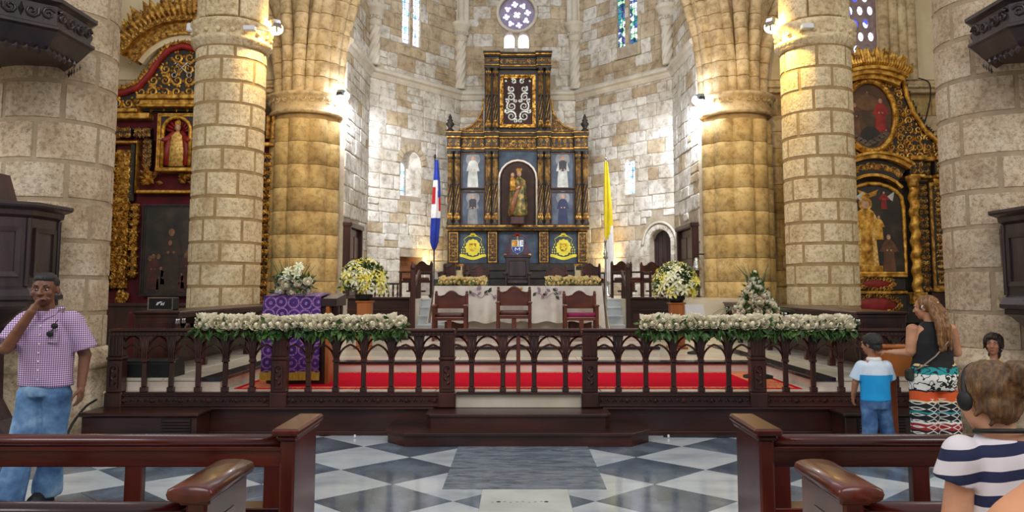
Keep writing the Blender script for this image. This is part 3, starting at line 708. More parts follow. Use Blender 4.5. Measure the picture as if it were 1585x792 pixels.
# chancel side doors
def panel_door(name, label, x, s, y0, y1, z0, z1):
    mb = MB(); mb.box(x-s*.1, x+s*.06, y0, y1, z0, z1, .02); d = mb.build(name, m_wood, kind='structure', label=label)
    for a, b in ((y0+.1, (y0+y1)/2-.05), ((y0+y1)/2+.05, y1-.1)):
        for c, e in ((z0+.15, z0+.85), (z0+1.0, z1-.2)):
            mb = MB(); mb.box(x+s*.05, x+s*.085, a, b, c, e, .03); mb.build('panel', m_wood, d)
    mb = MB(); mb.box(x-s*.05, x+s*.16, y0-.12, y0, z0, z1+.1, .02); mb.box(x-s*.05, x+s*.16, y1, y1+.12, z0, z1+.1, .02); mb.box(x-s*.05, x+s*.2, y0-.14, y1+.14, z1, z1+.14, .03); mb.build('door_frame', m_wood, d)
panel_door('door_2', 'tall dark panelled door in the left chancel wall', -4.49, 1, 20.42, 21.85, 1.5, 3.3)
panel_door('door_3', 'tall dark panelled door with a bell, in the right chancel wall', 4.66, -1, 20.5, 22.25, 1.5, 3.3)
# pierced jigsaw window of the right aisle
zz = [(6, 0)]
holes = []
for r_ in range(9):
    for k in range(6): holes.append(circ(8.02+.27*k+(.13 if r_ % 2 else 0)-5.1, 8.1+.36*r_, .082, 10, .13))
holes = [h_ for h_ in holes if min(a for a, b in h_) > 2.92 and max(a for a, b in h_) < 4.53]
mb = plate(rect(2.9, 4.55, 7.9, 11.8), holes, V3((5.1, 20.75, 0)), (1, 0, 0), (0, 0, 1), (0, -1, 0), .06)
o = mb.build('window_6', mat('violet_grille_stone', [C(122, 104, 110), C(158, 136, 132)], .8, 0, 6), kind='structure', label='pierced stone lattice window with blue and white glass above the right gilded altarpiece')
mb = MB(); mb.box(8.0, 9.65, 20.86, 20.87, 7.9, 11.8); mb.build('pane', glass_mat('aisle_glass', [C(225, 240, 255), C(60, 70, 190), C(240, 246, 255), C(30, 60, 80), C(235, 240, 255)], 2.2, 3.4), o)

# ------------------------------------------------------------------ the great retable (front plane y = RY)
RY = 24.5; K = RY/FPX
ret = thing('retable', 'tall black and gold carved retable with paintings and a central niche, behind the altar', 'altarpiece', (-.02, RY, 1.5))
rr = random.Random(21)
def X_(px): return (px-801)*.02038-.02
def Z_(py): return at(801, py, RY).z
def rb(mb, x0, x1, y0, y1, d0, d1, bev=.015, mi=0): mb.box(X_(x0), X_(x1), RY-d0, RY-d1, Z_(y1), Z_(y0), bev, mi)
def rpart(nm, mb, m, label=None, par=None, kind=None): return mb.build(nm, m, par or ret, label, kind)
mb = MB(); rb(mb, 694, 908, 235, 440, -.5, 0); rb(mb, 750, 852, 85, 235, -.5, 0); core = rpart('back_board', mb, m_ebony)
# stepped dark base
for k, (x0, x1, y0, y1, d) in enumerate(((676, 926, 432, 462, .5), (684, 918, 420, 432, .42), (690, 912, 408, 420, .32))):
    mb = MB(); rb(mb, x0, x1, y0, y1, -.2, d, .03); rpart('base_step', mb, m_ebony)
# predella
for x0, x1 in ((711, 755), (771, 833), (849, 893)): mb = MB(); rb(mb, x0, x1, 357, 408, 0, .04); rpart('predella_panel', mb, m_blue, 'slate blue panel')
for c in (704, 763, 841, 900):
    mb = MB(); rb(mb, c-7.5, c+7.5, 357, 409, 0, .14, .02); pl = rpart('pilaster', mb, m_ebony)
    mb = MB(); frame(mb, X_(c-6.8), X_(c+6.8), Z_(406), Z_(360), RY-.14, .03, .02)
    scrollwork(mb, (X_(c), RY-.142, Z_(383)), (1, 0, 0), (0, 0, 1), (0, -1, 0), .17, .8, .1, rr); rpart('gilded_scrollwork', mb, m_gold, None, pl, 'stuff')
def ledge(nm, segs, layers):
    """cornice: (x0,x1,extra projection) pieces x (y0,y1,depth,gilt) courses; widened by the projection"""
    for (x0, x1, e) in segs:
        mb = MB()
        for (y0, y1, d, gi) in layers: rb(mb, x0-d*12, x1+d*12, y0, y1, -.05, .06+d+e, .012, gi)
        rpart(nm, mb, [m_ebony, m_gold])
ledge('cornice', [(694, 908, .1)], [(349, 352, .08, 1), (352, 355, .13, 0), (355, 357, .06, 1)])
# coupled columns
def retcol(c, yb, yt, yl, r=.075):
    x = X_(c); z0, z1, zl = Z_(yb), Z_(yt), Z_(yl); y = RY-.16
    mb = MB(); mb.box(x-.1, x+.1, y-.1, y+.1, z0, z0+.06, .01); mb.lathe([(r*1.3, z0+.06), (r*1.3, z0+.1), (r, z0+.13), (r, zl), (r*1.15, zl+.02), (r, zl+.05), (r*.92, z1-.22), (r*1.1, z1-.2), (r*1.0, z1-.17), (r*1.45, z1-.03), (r*1.5, z1)], (x, y, 0), 14)
    p = rpart('column', mb, m_ebony)
    mb = MB()
    for k in range(9):
        a = PI+PI*k/8
        mb.tube([(x+r*.98*math.cos(a), y+r*.98*math.sin(a), zl+.06), (x+r*.9*math.cos(a), y+r*.9*math.sin(a), z1-.24)], .008, 4)
    for h in range(5):   # twisted lower drum
        pts = [(x+r*1.02*math.cos(PI+q+h*2*PI/5), y+r*1.02*math.sin(PI+q+h*2*PI/5), z0+.36+(zl-z0-.36)*q/2.6) for q in [2.6*i/7 for i in range(8)]]
        mb.tube(pts, .011, 4)
    for k in range(5):
        a = PI*1.0+PI*k/4; leaf(mb, (x+r*1.1*math.cos(a), y+r*1.1*math.sin(a), z1-.19), (0, 0, 1), (math.cos(a), math.sin(a), .3), .17, .03, .02)
        leaf(mb, (x+r*1.04*math.cos(a), y+r*1.04*math.sin(a), z0+.14), (0, 0, 1), (math.cos(a), math.sin(a), 0), .2, .035, .03)
    mb.lathe([(r*1.08, z0+.33), (r*1.12, z0+.35), (r*1.08, z0+.37)], (x, y, 0), 12)
    rpart('gilding', mb, m_gold, None, p, 'stuff')
for c in (698, 709, 756, 767, 836, 847, 894, 905): retcol(c, 349, 236, 288)
for c in (756, 767, 837, 848): retcol(c, 206, 108, 152, .07)
# main entablature with breaks over the columns
segs = [(693, 714, .14), (714, 751, 0), (751, 772, .14), (772, 831, 0), (831, 852, .14), (852, 888, 0), (888, 909, .14)]
ledge('architrave', segs, [(229, 232, .05, 1), (232, 236, .02, 0)])
ledge('cornice', segs, [(206, 208, .14, 1), (208, 212, .1, 0), (212, 215, .06, 1)])
for x0, x1, e in segs:
    mb = MB(); rb(mb, x0, x1, 215, 229, -.05, .07+e); p = rpart('frieze', mb, m_ebony)
    mb = MB(); scrollwork(mb, (X_((x0+x1)/2), RY-.07-e, Z_(222)), (1, 0, 0), (0, 0, 1), (0, -1, 0), (x1-x0)*.0196, .27, .15, rr, w=.2); rpart('gilded_scrollwork', mb, m_gold, None, p, 'stuff')
# upper entablature
segs = [(750, 773, .14), (773, 830, .02), (830, 853, .14)]
ledge('architrave', segs, [(102, 104, .05, 1), (104, 108, .02, 0)]); ledge('cornice', segs, [(83, 85.5, .14, 0), (85.5, 88, .1, 1), (88, 90, .05, 0)])
for x0, x1, e in segs:
    mb = MB(); rb(mb, x0, x1, 90, 102, -.05, .07+e); p = rpart('frieze', mb, m_ebony)
    mb = MB(); scrollwork(mb, (X_((x0+x1)/2), RY-.07-e, Z_(96)), (1, 0, 0), (0, 0, 1), (0, -1, 0), (x1-x0)*.0196, .22, .15, rr, w=.2); rpart('gilded_scrollwork', mb, m_gold, None, p, 'stuff')
# attic panel
mb = MB(); frame(mb, X_(774), X_(829), Z_(198), Z_(117), RY-.02, .1, .09)
for k in range(70):
    a = rr.random(); sd = k % 4; xx = (X_(774)+.05, X_(829)-.05)[sd % 2] if sd < 2 else X_(774)+(X_(829)-X_(774))*a
    zz = Z_(198)+(Z_(117)-Z_(198))*a if sd < 2 else (Z_(198)+.05, Z_(117)-.05)[sd % 2]; leaf(mb, (xx, RY-.11, zz), (rr.uniform(-1, 1), 0, rr.uniform(-1, 1)), (0, -1, 0), .09, .03, .03)
rpart('panel_frame', mb, m_gold2, 'gilt frame of the attic panel')
mb = MB(); rb(mb, 779, 824, 122, 194, 0, .04); p = rpart('attic_panel', mb, mat('purple_brown_velvet', [C(44, 24, 26), C(66, 40, 38)], .8))
mb = MB()
for s in (1, -1):
    for (dx, dz, r, sg, tu) in ((.2, .2, .17, 1, 1.6), (.2, .52, .16, -1, 1.6), (.22, .82, .14, 1, 1.5), (.2, 1.08, .11, -1, 1.4), (.08, .05, .07, 1, 1.2), (.33, .36, .08, -1, 1.2), (.14, 1.32, .09, 1, 1.3), (.34, .68, .07, 1, 1.2), (.07, .7, .06, -1, 1.2)):
        spiral(mb, (X_(801.5)+s*dx, RY-.045, Z_(190)+dz), (s, 0, 0), (0, 0, 1), (0, -1, 0), r, sg, .8, .036, .025, tu, 18)
for s in (1, -1): mb.ell((X_(801.5)+s*.38, RY-.05, Z_(126)), (.05, .02, .05), 10, 6)
rpart('silver_scrolls', mb, m_silver, 'pale silver scroll ornament', p, 'stuff')
# side brackets
for s in (-1, 1):
    xi, xo = X_(801+s*53), X_(801+s*91); zb, zt = Z_(205), Z_(160); o = [(xi, zb), (xo, zb)]+[(xo+(xi-xo)*math.sin(PI/2*k/8), zb+.06+(zt-zb-.06)*(1-math.cos(PI/2*k/8))) for k in range(9)]
    mb = MB(); mb.prism([(a, RY-.02, b) for a, b in o], (0, -.1, 0)); p = rpart('scroll_bracket', mb, m_ebony)
    mb = MB(); mb.tube([(a, RY-.12, b) for a, b in o[2:]]+[(xi-s*.0, RY-.12, zt+.12)], .03, 6)
    def ins(a, b, xi=xi, xo=xo, zb=zb, zt=zt):
        t = (a+(xi+xo)/2-xo)/(xi-xo); bb = b+(zb+zt)/2
        return 0 < t < 1 and bb < zb+(zt-zb)*(1-math.sqrt(max(0, 1-t*t)))+.02
    for i in range(9):
        for j in range(9):
            a = (i+.5)/9*(xi-xo)-(xi-xo)/2; b = (j+.5)/9*(zt-zb)-(zt-zb)/2
            if ins(a, b): spiral(mb, ((xi+xo)/2+a, RY-.12, (zb+zt)/2+b), (s, 0, 0), (0, 0, 1), (0, -1, 0), .045, 1 if (i+j) % 2 else -1, i+j, .014, .02, 1.2, 8); leaf(mb, ((xi+xo)/2+a, RY-.12, (zb+zt)/2+b), (rr.uniform(-1, 1), 0, 1), (0, -1, 0), .07, .022, .02)
    rpart('gilded_scrollwork', mb, m_gold, None, p, 'stuff')
    x = X_(801+s*103.5); z = Z_(206)
    mb = MB(); mb.lathe([(.12, z), (.12, z+.07), (.07, z+.1), (.06, z+.14), (.12, z+.22), (.13, z+.27), (.07, z+.33), (.1, z+.37), (.05, z+.42), (.06, z+.47), (.02, z+.55), (.01, z+.58)], (x, RY-.16, 0), 14); rpart('finial', mb, [m_ebony])
# niche
P = archpoly(X_(772.5), X_(830.5), Z_(349), Z_(249)-.59)
mb = plate(rect(X_(772), X_(831), Z_(349), Z_(236)), [archpoly(X_(775), X_(828), Z_(348), Z_(251)-.53)], (0, RY-.04, 0), (1, 0, 0), (0, 0, 1), (0, -1, 0), .06); rpart('spandrel', mb, m_blue, 'slate blue spandrel of the niche')
mb = MB(); pts = [(a, RY-.11, b) for a, b in P[1:]]+[(P[0][0], RY-.11, P[0][1])]; mb.tube(pts, .035, 6); rpart('niche_border', mb, m_beige, 'pale rounded border of the niche')
mb = MB(); xa, xb = X_(775), X_(828); mb.box(xa, xb, RY-.06, RY-.02, Z_(349), Z_(251)); rpart('niche_back', mb, mat('niche_brown', [C(40, 22, 18), C(62, 38, 28)], .8))
# framed saints: flat paintings
m_pblue = mat('painted_blue_ground', [C(36, 44, 60), C(62, 74, 92), C(88, 100, 114)], .5, 0, 2.2)
m_pwhite = mat('painted_white_habit', [C(150, 152, 146), C(206, 206, 198)], .5, 0, 5)
m_pdark = mat('painted_dark_habit', [C(24, 26, 36), C(50, 52, 64)], .5, 0, 5)
m_pskin = mat('painted_flesh', [C(150, 108, 84), C(196, 156, 126)], .5, 0, 8)
m_pgrey = mat('painted_grey_habit', [C(96, 96, 100), C(140, 140, 140)], .5, 0, 5)
m_pnavy = mat('painted_navy_habit', [C(20, 28, 60), C(34, 44, 84)], .5, 0, 5)
def figure(mb, x, z, h, y, robe, skin, over=None, arms=.17):
    """flat painted standing figure"""
    poly(mb, [(x-.17*h, z), (x+.17*h, z), (x+.15*h, z+.3*h), (x+.12*h, z+.6*h), (x+.13*h, z+.78*h), (x+.06*h, z+.84*h), (x-.06*h, z+.84*h), (x-.13*h, z+.78*h), (x-.12*h, z+.6*h), (x-.16*h, z+.3*h)], y, .003, robe)
    for s in (-1, 1): poly(mb, [(x+s*.1*h, z+.78*h), (x+s*.14*h, z+.76*h), (x+s*arms*1.2*h, z+.52*h), (x+s*.06*h, z+.5*h), (x+s*.08*h, z+.56*h)][::s], y-.003, .002, robe)
    poly(mb, circ(x, z+.91*h, .055*h, 12, .07*h), y-.003, .003, skin)
    if over is not None: poly(mb, [(x-.11*h, z+.56*h), (x, z+.5*h), (x+.11*h, z+.56*h), (x+.12*h, z+.8*h), (x+.05*h, z+.85*h), (x-.05*h, z+.85*h), (x-.12*h, z+.8*h)], y-.005, .002, over)
    for s in (-1, 1): poly(mb, circ(x+s*.05*h, z+.56*h, .025*h, 8), y-.007, .002, skin)
for (x0, x1, y0, y1, rbm, ov) in ((715, 750, 237, 292, m_pwhite, m_pwhite), (853, 888, 237, 292, m_pwhite, m_pdark), (715, 750, 297, 349, m_pgrey, m_pdark), (853, 888, 297, 349, m_pnavy, m_pnavy)):
    mb = MB(); rb(mb, x0, x1, y0, y1, 0, .03, 0, 0); h = (Z_(y0)-Z_(y1)); xx = X_((x0+x1)/2)
    poly(mb, circ(xx, Z_(y1)+h*.82, .2*h, 20), RY-.031, .001, 4)
    figure(mb, xx, Z_(y1)+.03, h*.9, RY-.033, 1, 2, 3)
    p = rpart('painting', mb, [m_pblue, rbm, m_pskin, ov, m_pgrey], 'painting of a robed figure')
    mb = MB(); frame(mb, X_(x0-.8), X_(x1+.8), Z_(y1), Z_(y0), RY-.02, .04, .05); rpart('painting_frame', mb, m_wood, None, p)
# crests
def crest(x, z, s, kind):
    y = RY-.045; M = [m_gold2, mat('crest_red', [C(110, 16, 24), C(130, 26, 32)], .6), mat('crest_white', [C(220, 220, 214)]*2, .6), mat('crest_blue', [C(18, 52, 120), C(28, 66, 140)], .6), mat('crest_yellow', [C(196, 182, 34), C(226, 214, 70)], .5)]
    hat = 1 if kind else 4; mb = MB()
    def shield(k, a, b, mi, d, z0=0.0):
        poly(mb, [(x-a, z+b), (x+a, z+b), (x+a*1.0, z-b*.2), (x+a*.75, z-b*.7), (x, z-b*1.05), (x-a*.75, z-b*.7), (x-a*1.0, z-b*.2)], y-d, .01, mi)
    if kind:
        shield(0, .2*s, .23*s, 2, .0)
        poly(mb, rect(x-.19*s, x, z+.02*s, z+.22*s), y-.011, .004, 0); poly(mb, rect(x+.02*s, x+.19*s, z+.03*s, z+.22*s), y-.011, .004, 2)
        for k in range(5): poly(mb, circ(x+.06*s+.1*s*(k % 2), z+.06*s+.035*s*k, .025*s, 6), y-.015, .004, 3)
        poly(mb, [(x-.19*s, z+.01*s), (x+.19*s, z+.01*s), (x+.19*s, z-.05*s), (x+.14*s, z-.16*s), (x, z-.23*s), (x-.14*s, z-.16*s), (x-.19*s, z-.05*s)], y-.011, .004, 3)
        w_ = .09*s; t = .022*s; a0, a1 = z-.14*s, z-.02*s   # the letter M
        for q in ([(-w_, a0), (-w_+t, a0), (-w_+t, a1), (-w_, a1)], [(w_-t, a0), (w_, a0), (w_, a1), (w_-t, a1)], [(-w_, a1), (-w_+t*1.3, a1), (t*.6, a0+.03*s), (-t*.6, a0+.03*s)], [(w_-t*1.3, a1), (w_, a1), (t*.6, a0+.03*s), (-t*.6, a0+.03*s)]): poly(mb, [(x+a, b) for a, b in q], y-.016, .004, 2)
        poly(mb, rect(x-.015*s, x+.015*s, z-.34*s, z+.42*s), y+.002, .006, 0)
        for a in range(13): t = -1+2*a/12; poly(mb, circ(x+t*.42*s, z-.36*s-.07*s*(1-t*t)+.08*s*abs(t)**3, .05*s, 8), y, .012, 0)
    else:
        for a in range(12): q = 2*PI*a/12; poly(mb, circ(x+.19*s*math.cos(q), z+.22*s*math.sin(q), .07*s, 9), y, .012+.002*(a % 3), hat)
        shield(0, .17*s, .2*s, hat, .014); shield(0, .12*s, .14*s, 0, .026)
        for a in range(5): leaf(mb, (x, y-.037, z), (math.cos(1.26*a), 0, math.sin(1.26*a)), (0, -1, 0), .12*s, .04*s, .02, hat)
        for a in range(17): t = -1+2*a/16; poly(mb, circ(x+t*.4*s, z-.32*s-.05*s*math.cos(t*3), .055*s, 8), y, .01+.002*(a % 3), hat)
    poly(mb, [(x-.19*s, z+.37*s), (x+.19*s, z+.37*s), (x+.1*s, z+.42*s), (x-.1*s, z+.42*s)], y, .015, hat); poly(mb, circ(x, z+.44*s, .09*s, 10, .06*s), y, .015, hat)
    for sd in (-1, 1):
        mb.tube([(x+sd*.17*s, y-.006, z+.37*s), (x+sd*.3*s, y-.006, z+.28*s), (x+sd*.26*s, y-.006, z+.18*s), (x+sd*.3*s, y-.006, z+.1*s)], .01*s, 4, mi=hat)
        for r_ in range(5):
            for k in range(min(r_+1, 3)): poly(mb, [(x+sd*(.3*s+(k-min(r_, 2)/2)*.075*s)+e*.022*s, z+.1*s-r_*.085*s+f) for e, f in ((0, .035*s), (1, -.02*s), (0, -.035*s), (-1, -.02*s))][::1], y, .01, hat)
    return rpart('coat_of_arms', mb, M, 'coloured coat of arms with red hat' if kind else 'yellow carved coat of arms')
crest(X_(733), Z_(383), .92, 0); crest(X_(871), Z_(383), .92, 0); crest(X_(801), Z_(382), .9, 1)
# statue in the niche
sx, sz = X_(801), Z_(336); sy = RY-.32
mb = MB(); mb.box(sx-.22, sx+.22, sy-.17, sy+.25, Z_(349), sz, .03); ped = mb.build('statue_pedestal', m_wood); tag(ped, 'dark wooden plinth under the statue in the retable niche', 'pedestal')
stt = thing('statue', 'gilded green robed statue of a crowned mother holding a child in the niche', 'statue', (sx, sy, sz))
mb = MB(); R = []
for (z, a, b, o) in ((0, .28, .18, 0), (.1, .29, .19, 0), (.4, .27, .18, .01), (.7, .25, .16, .02), (.95, .24, .14, .03), (1.1, .2, .12, .04), (1.18, .09, .08, .05), (1.22, .05, .05, .05)):
    R.append([(sx+o+(a*(1+.1*math.sin(q*9+z*4)))*math.cos(q), sy+(b*(1+.1*math.sin(q*9+z*4)))*math.sin(q), sz+z) for q in [2*PI*k/36 for k in range(36)]])
mb.loft(R); mb.build('mantle', mat('green_gold_robe', [C(40, 44, 24), C(92, 82, 36), C(156, 128, 62)], .5, .3, 6, lo=.38, hi=.62), stt)
mb = MB(); mb.tube([(sx-.16, sy-.1, sz+.04), (sx-.12, sy-.13, sz+.4), (sx-.02, sy-.11, sz+.72), (sx+.12, sy-.09, sz+1.0)], [.1, .1, .08, .06], 10); mb.build('robe_fold', mat('rose_gold_robe', [C(92, 46, 30), C(140, 92, 52)], .5, .2, 7), stt)
mb = MB(); mb.ell((sx+.05, sy-.02, sz+1.32), (.075, .085, .105), 12, 9); mb.capsule((sx-.16, sy-.1, sz+1.02), (sx-.12, sy-.16, sz+.8), .05, .04); mb.ell((sx-.15, sy-.1, sz+1.27), (.06, .065, .075), 10, 8); mb.ell((sx+.05, sy-.0, sz+1.22), (.04, .04, .06), 8, 6); mb.capsule((sx+.2, sy-.04, sz+1.0), (sx-.02, sy-.18, sz+.84), .05, .035); mb.build('face_and_hands', m_pskin, stt)
mb = MB(); mb.rings([((sx-.13, sy-.13, sz+.78), .11, .08, 0), ((sx-.14, sy-.12, sz+1.0), .095, .07, 0), ((sx-.15, sy-.1, sz+1.17), .075, .055, 0), ((sx-.15, sy-.1, sz+1.21), .03, .03, 0)], 14); mb.build('child_robe', m_gold, stt)
mb = MB()
for k in range(10): a = 2*PI*k/10; leaf(mb, (sx+.05+.07*math.cos(a), sy-.02+.07*math.sin(a), sz+1.39), (math.cos(a)*.3, math.sin(a)*.3, 1), (math.cos(a), math.sin(a), 0), .1, .025, .01)
mb.lathe([(.075, sz+1.38), (.08, sz+1.41)], (sx+.05, sy-.02, 0), 12); mb.build('crown', m_gold2, stt)

# ------------------------------------------------------------------ chair of honour below the retable and side stalls
ct = thing('throne_chair', 'high-backed dark panelled throne at the middle of the retable base', 'chair', (X_(801), 23.2, 1.5))
x = ORG['throne_chair'][0]; y = 23.2; z = 1.5
mb = MB(); mb.box(x-.36, x+.36, y+.1, y+.22, z, z+1.16, .02); mb.box(x-.4, x+.4, y+.08, y+.22, z+1.1, z+1.2, .03); bk = mb.build('backrest', m_pulpit, ct)
mb = MB(); mb.box(x-.26, x+.26, y+.06, y+.11, z+.55, z+1.02, .04); frame(mb, x-.3, x+.3, z+.5, z+1.06, y+.1, .05, .04); mb.build('back_panel', m_pulpit, bk)
for s in (-1, 1):
    mb = MB(); mb.box(x+s*.36, x+s*.3, y-.45, y+.1, z, z+.6, .015); mb.box(x+s*.42, x+s*.28, y-.5, y+.12, z+.6, z+.68, .03); mb.build('arm', m_pulpit, ct)
mb = MB(); mb.box(x-.3, x+.3, y-.45, y+.1, z+.36, z+.44, .02); mb.build('seat', m_pulpit, ct)
# ------------------------------------------------------------------ altar rail
RYL = 9.6   # rail plane
def baluster_mesh():
    mb = MB(); z0 = .5
    mb.box(-.038, .038, -.038, .038, z0, z0+.06, .006); mb.box(-.028, .028, -.028, .028, z0+.06, .85, .009)
    mb.box(-.038, .038, -.038, .038, .85, .885, .008)
    R = []
    for z, a, b in ((.885, .03, .03), (.96, .034, .032), (1.05, .045, .034), (1.12, .058, .036), (1.175, .066, .036)): R.append([(-a, -b, z), (a, -b, z), (a, b, z), (-a, b, z)])
    mb.loft(R, False)
    for s in (-1, 1): mb.tube([(s*.012, -.03, .9), (s*.014, -.034, 1.0), (s*.03, -.036, 1.15)], .007, 4)
    me = mb.mesh('baluster'); me.materials.append(m_wood); return me
def arch_mesh(w, zs, za, e):
    """pointed arch bar between two uprights w apart, springing at zs from offset e, apex za"""
    mb = MB()
    for s in (-1, 1):
        pts = []
        a = w/2-e; h = za-zs; R = (a*a+h*h)/(2*a); th = math.acos(max(-1, (R-a)/R))
        for i in range(8): pts.append((s*(a-R+R*math.cos(th*i/7)), 0, zs+R*math.sin(th*i/7)))
        mb.tube(pts, .0125, 4, flat=1.6, smooth=False, up=(0, 1, 0))
    me = mb.mesh('arch'); me.materials.append(m_wood); return me
bal_me = baluster_mesh()
def post_mesh():
    mb = MB(); mb.box(-.105, .105, -.09, .09, .32, .50, .015); mb.box(-.09, .09, -.075, .075, .50, .88, .01); mb.box(-.1, .1, -.085, .085, .88, .92, .012); mb.box(-.088, .088, -.07, .07, .92, 1.17, .008)
    for k in range(4): mb.box(-.073+.042*k, -.053+.042*k, -.085, -.06, .935, 1.16, .006)
    P = archpoly(-.055, .055, .55, .78); Q = archpoly(-.04, .04, .565, .775)
    n = len(P); mb.add([(x, -.075, z) for x, z in P]+[(x, -.095, z) for x, z in P]+[(x, -.095, z) for x, z in Q]+[(x, -.07, z) for x, z in Q],
                       [(j*n+i, j*n+(i+1) % n, (j+1)*n+(i+1) % n, (j+1)*n+i) for j in range(3) for i in range(n)])
    for k in range(5): leaf(mb, (0, -.076, .58+.045*k), ((-1)**k*.6, 0, 1), (0, -1, 0), .07, .016, .014)
    me = mb.mesh('post'); me.materials.append(m_wood); return me
post_me = post_mesh()
def rail_bits(r, x0, x1, skirt):
    mb = MB(); mb.box(x0, x1, RYL-.085, RYL+.085, 1.215, 1.25, .012); mb.box(x0, x1, RYL-.06, RYL+.06, 1.165, 1.215, .006); tr = mb.build('top_rail', m_woodh, r)
    mb = MB(); n = int((x1-x0)/.05)
    for k in range(n): c = x0+(x1-x0)*(k+.5)/n; mb.box(c-.011, c+.011, RYL-.068, RYL-.05, 1.18, 1.2, .006)
    mb.build('bead_row', m_wood, tr, kind='stuff')
    mb = MB(); mb.box(x0, x1, RYL-.045, RYL+.045, .475, .5, .006); br = mb.build('bottom_rail', m_woodh, r)
    if skirt:
        mb = MB(); mb.box(x0, x1, RYL-.04, RYL+.055, .33, .48, .004); mb.box(x0, x1, RYL-.07, RYL-.03, .33, .36, .008); mb.box(x0, x1, RYL-.06, RYL-.03, .452, .478, .008); sk = mb.build('carved_skirt', m_woodh, r)
        mb = MB(); n = int((x1-x0)/.042)
        for k in range(n):
            c = x0+(x1-x0)*(k+.5)/n; mb.box(c-.009, c+.009, RYL-.066, RYL-.05, .457, .473, .005)
            if k % 8 == 4: mb.box(c-.026, c+.026, RYL-.056, RYL-.035, .38, .435, .01); mb.ell((c, RYL-.056, .407), (.013, .01, .013), 6, 4)
            else: leaf(mb, (c, RYL-.041, .38), ((-1)**k*.35, 0, 1), (0, -1, 0), .055, .012, .014)
        mb.build('carving', m_wood, sk, kind='stuff')
def bay_run(r, posts, per):
    for a, b in zip(posts, posts[1:]):
        s = (b-a-.02)/(per+1); lo, hi = arch_mesh(s, .865, 1.06, .022), arch_mesh(s, .985, 1.165, .035)
        xs = [a+.01+s*(k+1) for k in range(per)]
        for x in xs: put(bal_me, 'baluster', r, (x, RYL, 0))
        for k in range(per+1):
            c = a+.01+s*(k+.5)
            for me in (lo, hi): put(me, 'arch', r, (c, RYL, 0))
    for p in posts: put(post_me, 'post', r, (p, RYL, 0))
rl = thing('altar_rail', 'dark wood communion rail with interlaced arches, in front of the speaker and purple lectern', 'railing', (0, 0, 0), 'carved rail sections')
rail_bits(rl, -4.9, -.76, True); bay_run(rl, [-4.82, -2.86, -.85], 5)
rl = thing('altar_rail', 'dark wood communion rail with interlaced arches, running up to the boy', 'railing', (0, 0, 0), 'carved rail sections')
rail_bits(rl, .77, 4.98, True); bay_run(rl, [.86, 2.87, 4.88], 5)
gt = thing('rail_gate', 'low double gate of interlaced arches in the middle of the communion rail', 'gate', (0, 0, 0))
rail_bits(gt, -.74, .75, False)
s_ = 1.5/4.0; lo, hi = arch_mesh(s_, .865, 1.06, .022), arch_mesh(s_, .985, 1.165, .035)
for k in range(4): put(bal_me, 'baluster', gt, (-.745+s_*(k+.5), RYL, 0))
for k in range(5):
    for me in (lo, hi): put(me, 'arch', gt, (-.745+s_*k, RYL, 0))
mb = MB(); mb.box(-.022, .026, RYL-.05, RYL+.03, .5, 1.17, .006); mb.build('meeting_stile', m_pewv, gt)
# wooden plinth under the rail and the two steps
mb = MB(); mb.box(-4.98, 5.05, RYL-.05, RYL+.06, 0, .3, .004); mb.box(-4.98, -1.0, RYL-.1, RYL+.06, .3, .33, .01); mb.box(1.0, 5.05, RYL-.1, RYL+.06, .3, .33, .01); mb.box(-4.98, 5.05, RYL-.08, RYL+.04, 0, .05, .01); mb.build('trim_4', m_woodh, kind='structure', label='dark wooden plinth below the communion rail')
mb = MB(); mb.box(-.75, .76, RYL+.02, RYL+.08, .31, .497, .004); mb.build('trim_5', m_cream, kind='structure', label='cream marble riser under the gate')
def wood_step(label, x, y0, z0, z1, cut, nm):
    o = [(-x, RYL-.05), (-x, y0+cut), (-x+cut*.9, y0), (x-cut*.9, y0), (x, y0+cut), (x, RYL-.05)]
    t = thing('altar_step', label, 'step', (0, y0, z0))
    mb = MB(); mb.prism([(a*.985, b+.025 if b < RYL-.1 else b, z0) for a, b in o][::-1], (0, 0, z1-z0-.035)); mb.build('riser', m_woodh, t)
    mb = MB(); mb.loft([[(a*k, (b-RYL)*k2+RYL if b < RYL-.1 else b, z) for a, b in o] for z, k, k2 in ((z1-.035, .99, .985), (z1-.03, 1, 1), (z1-.008, 1, 1), (z1, .992, .988))], False); mb.build('tread', m_woodh, t)
wood_step('lower dark polished wooden step with cut corners in front of the gate', 1.5, 8.84, 0, .15, .26, 0)
wood_step('upper dark polished wooden step directly under the gate', 1.06, 9.1, .15, .315, .06, 0)
# air-conditioning boxes against the plinth
def vent_box(label, x0, x1, g0, g1):
    t = thing('vent_box', label, 'box', ((x0+x1)/2, 9.2, 0)); mb = MB(); mb.box(x0, x1, 9.14, 9.54, 0, .28, .01); mb.build('casing', m_woodh, t)
    mb = MB(); mb.box(x0-.03, x1+.03, 9.1, 9.54, .28, .325, .015); mb.build('lid', m_woodh, t)
    mb = MB(); mb.box(g0, g1, 9.125, 9.14, .05, .26); g = mb.build('grille_back', m_black, t)
    for k in range(6): mb = MB(); mb.box(g0+.01, g1-.01, 9.11, 9.135, .06+.033*k, .077+.033*k, .004); mb.build('slat', m_woodh, g)
vent_box('long dark wooden ventilator box at the foot of the rail, near the man', -4.97, -3.66, -4.06, -3.72)
vent_box('dark wooden ventilator box at the foot of the rail, behind the boy', 3.72, 5.0, 3.86, 4.4)
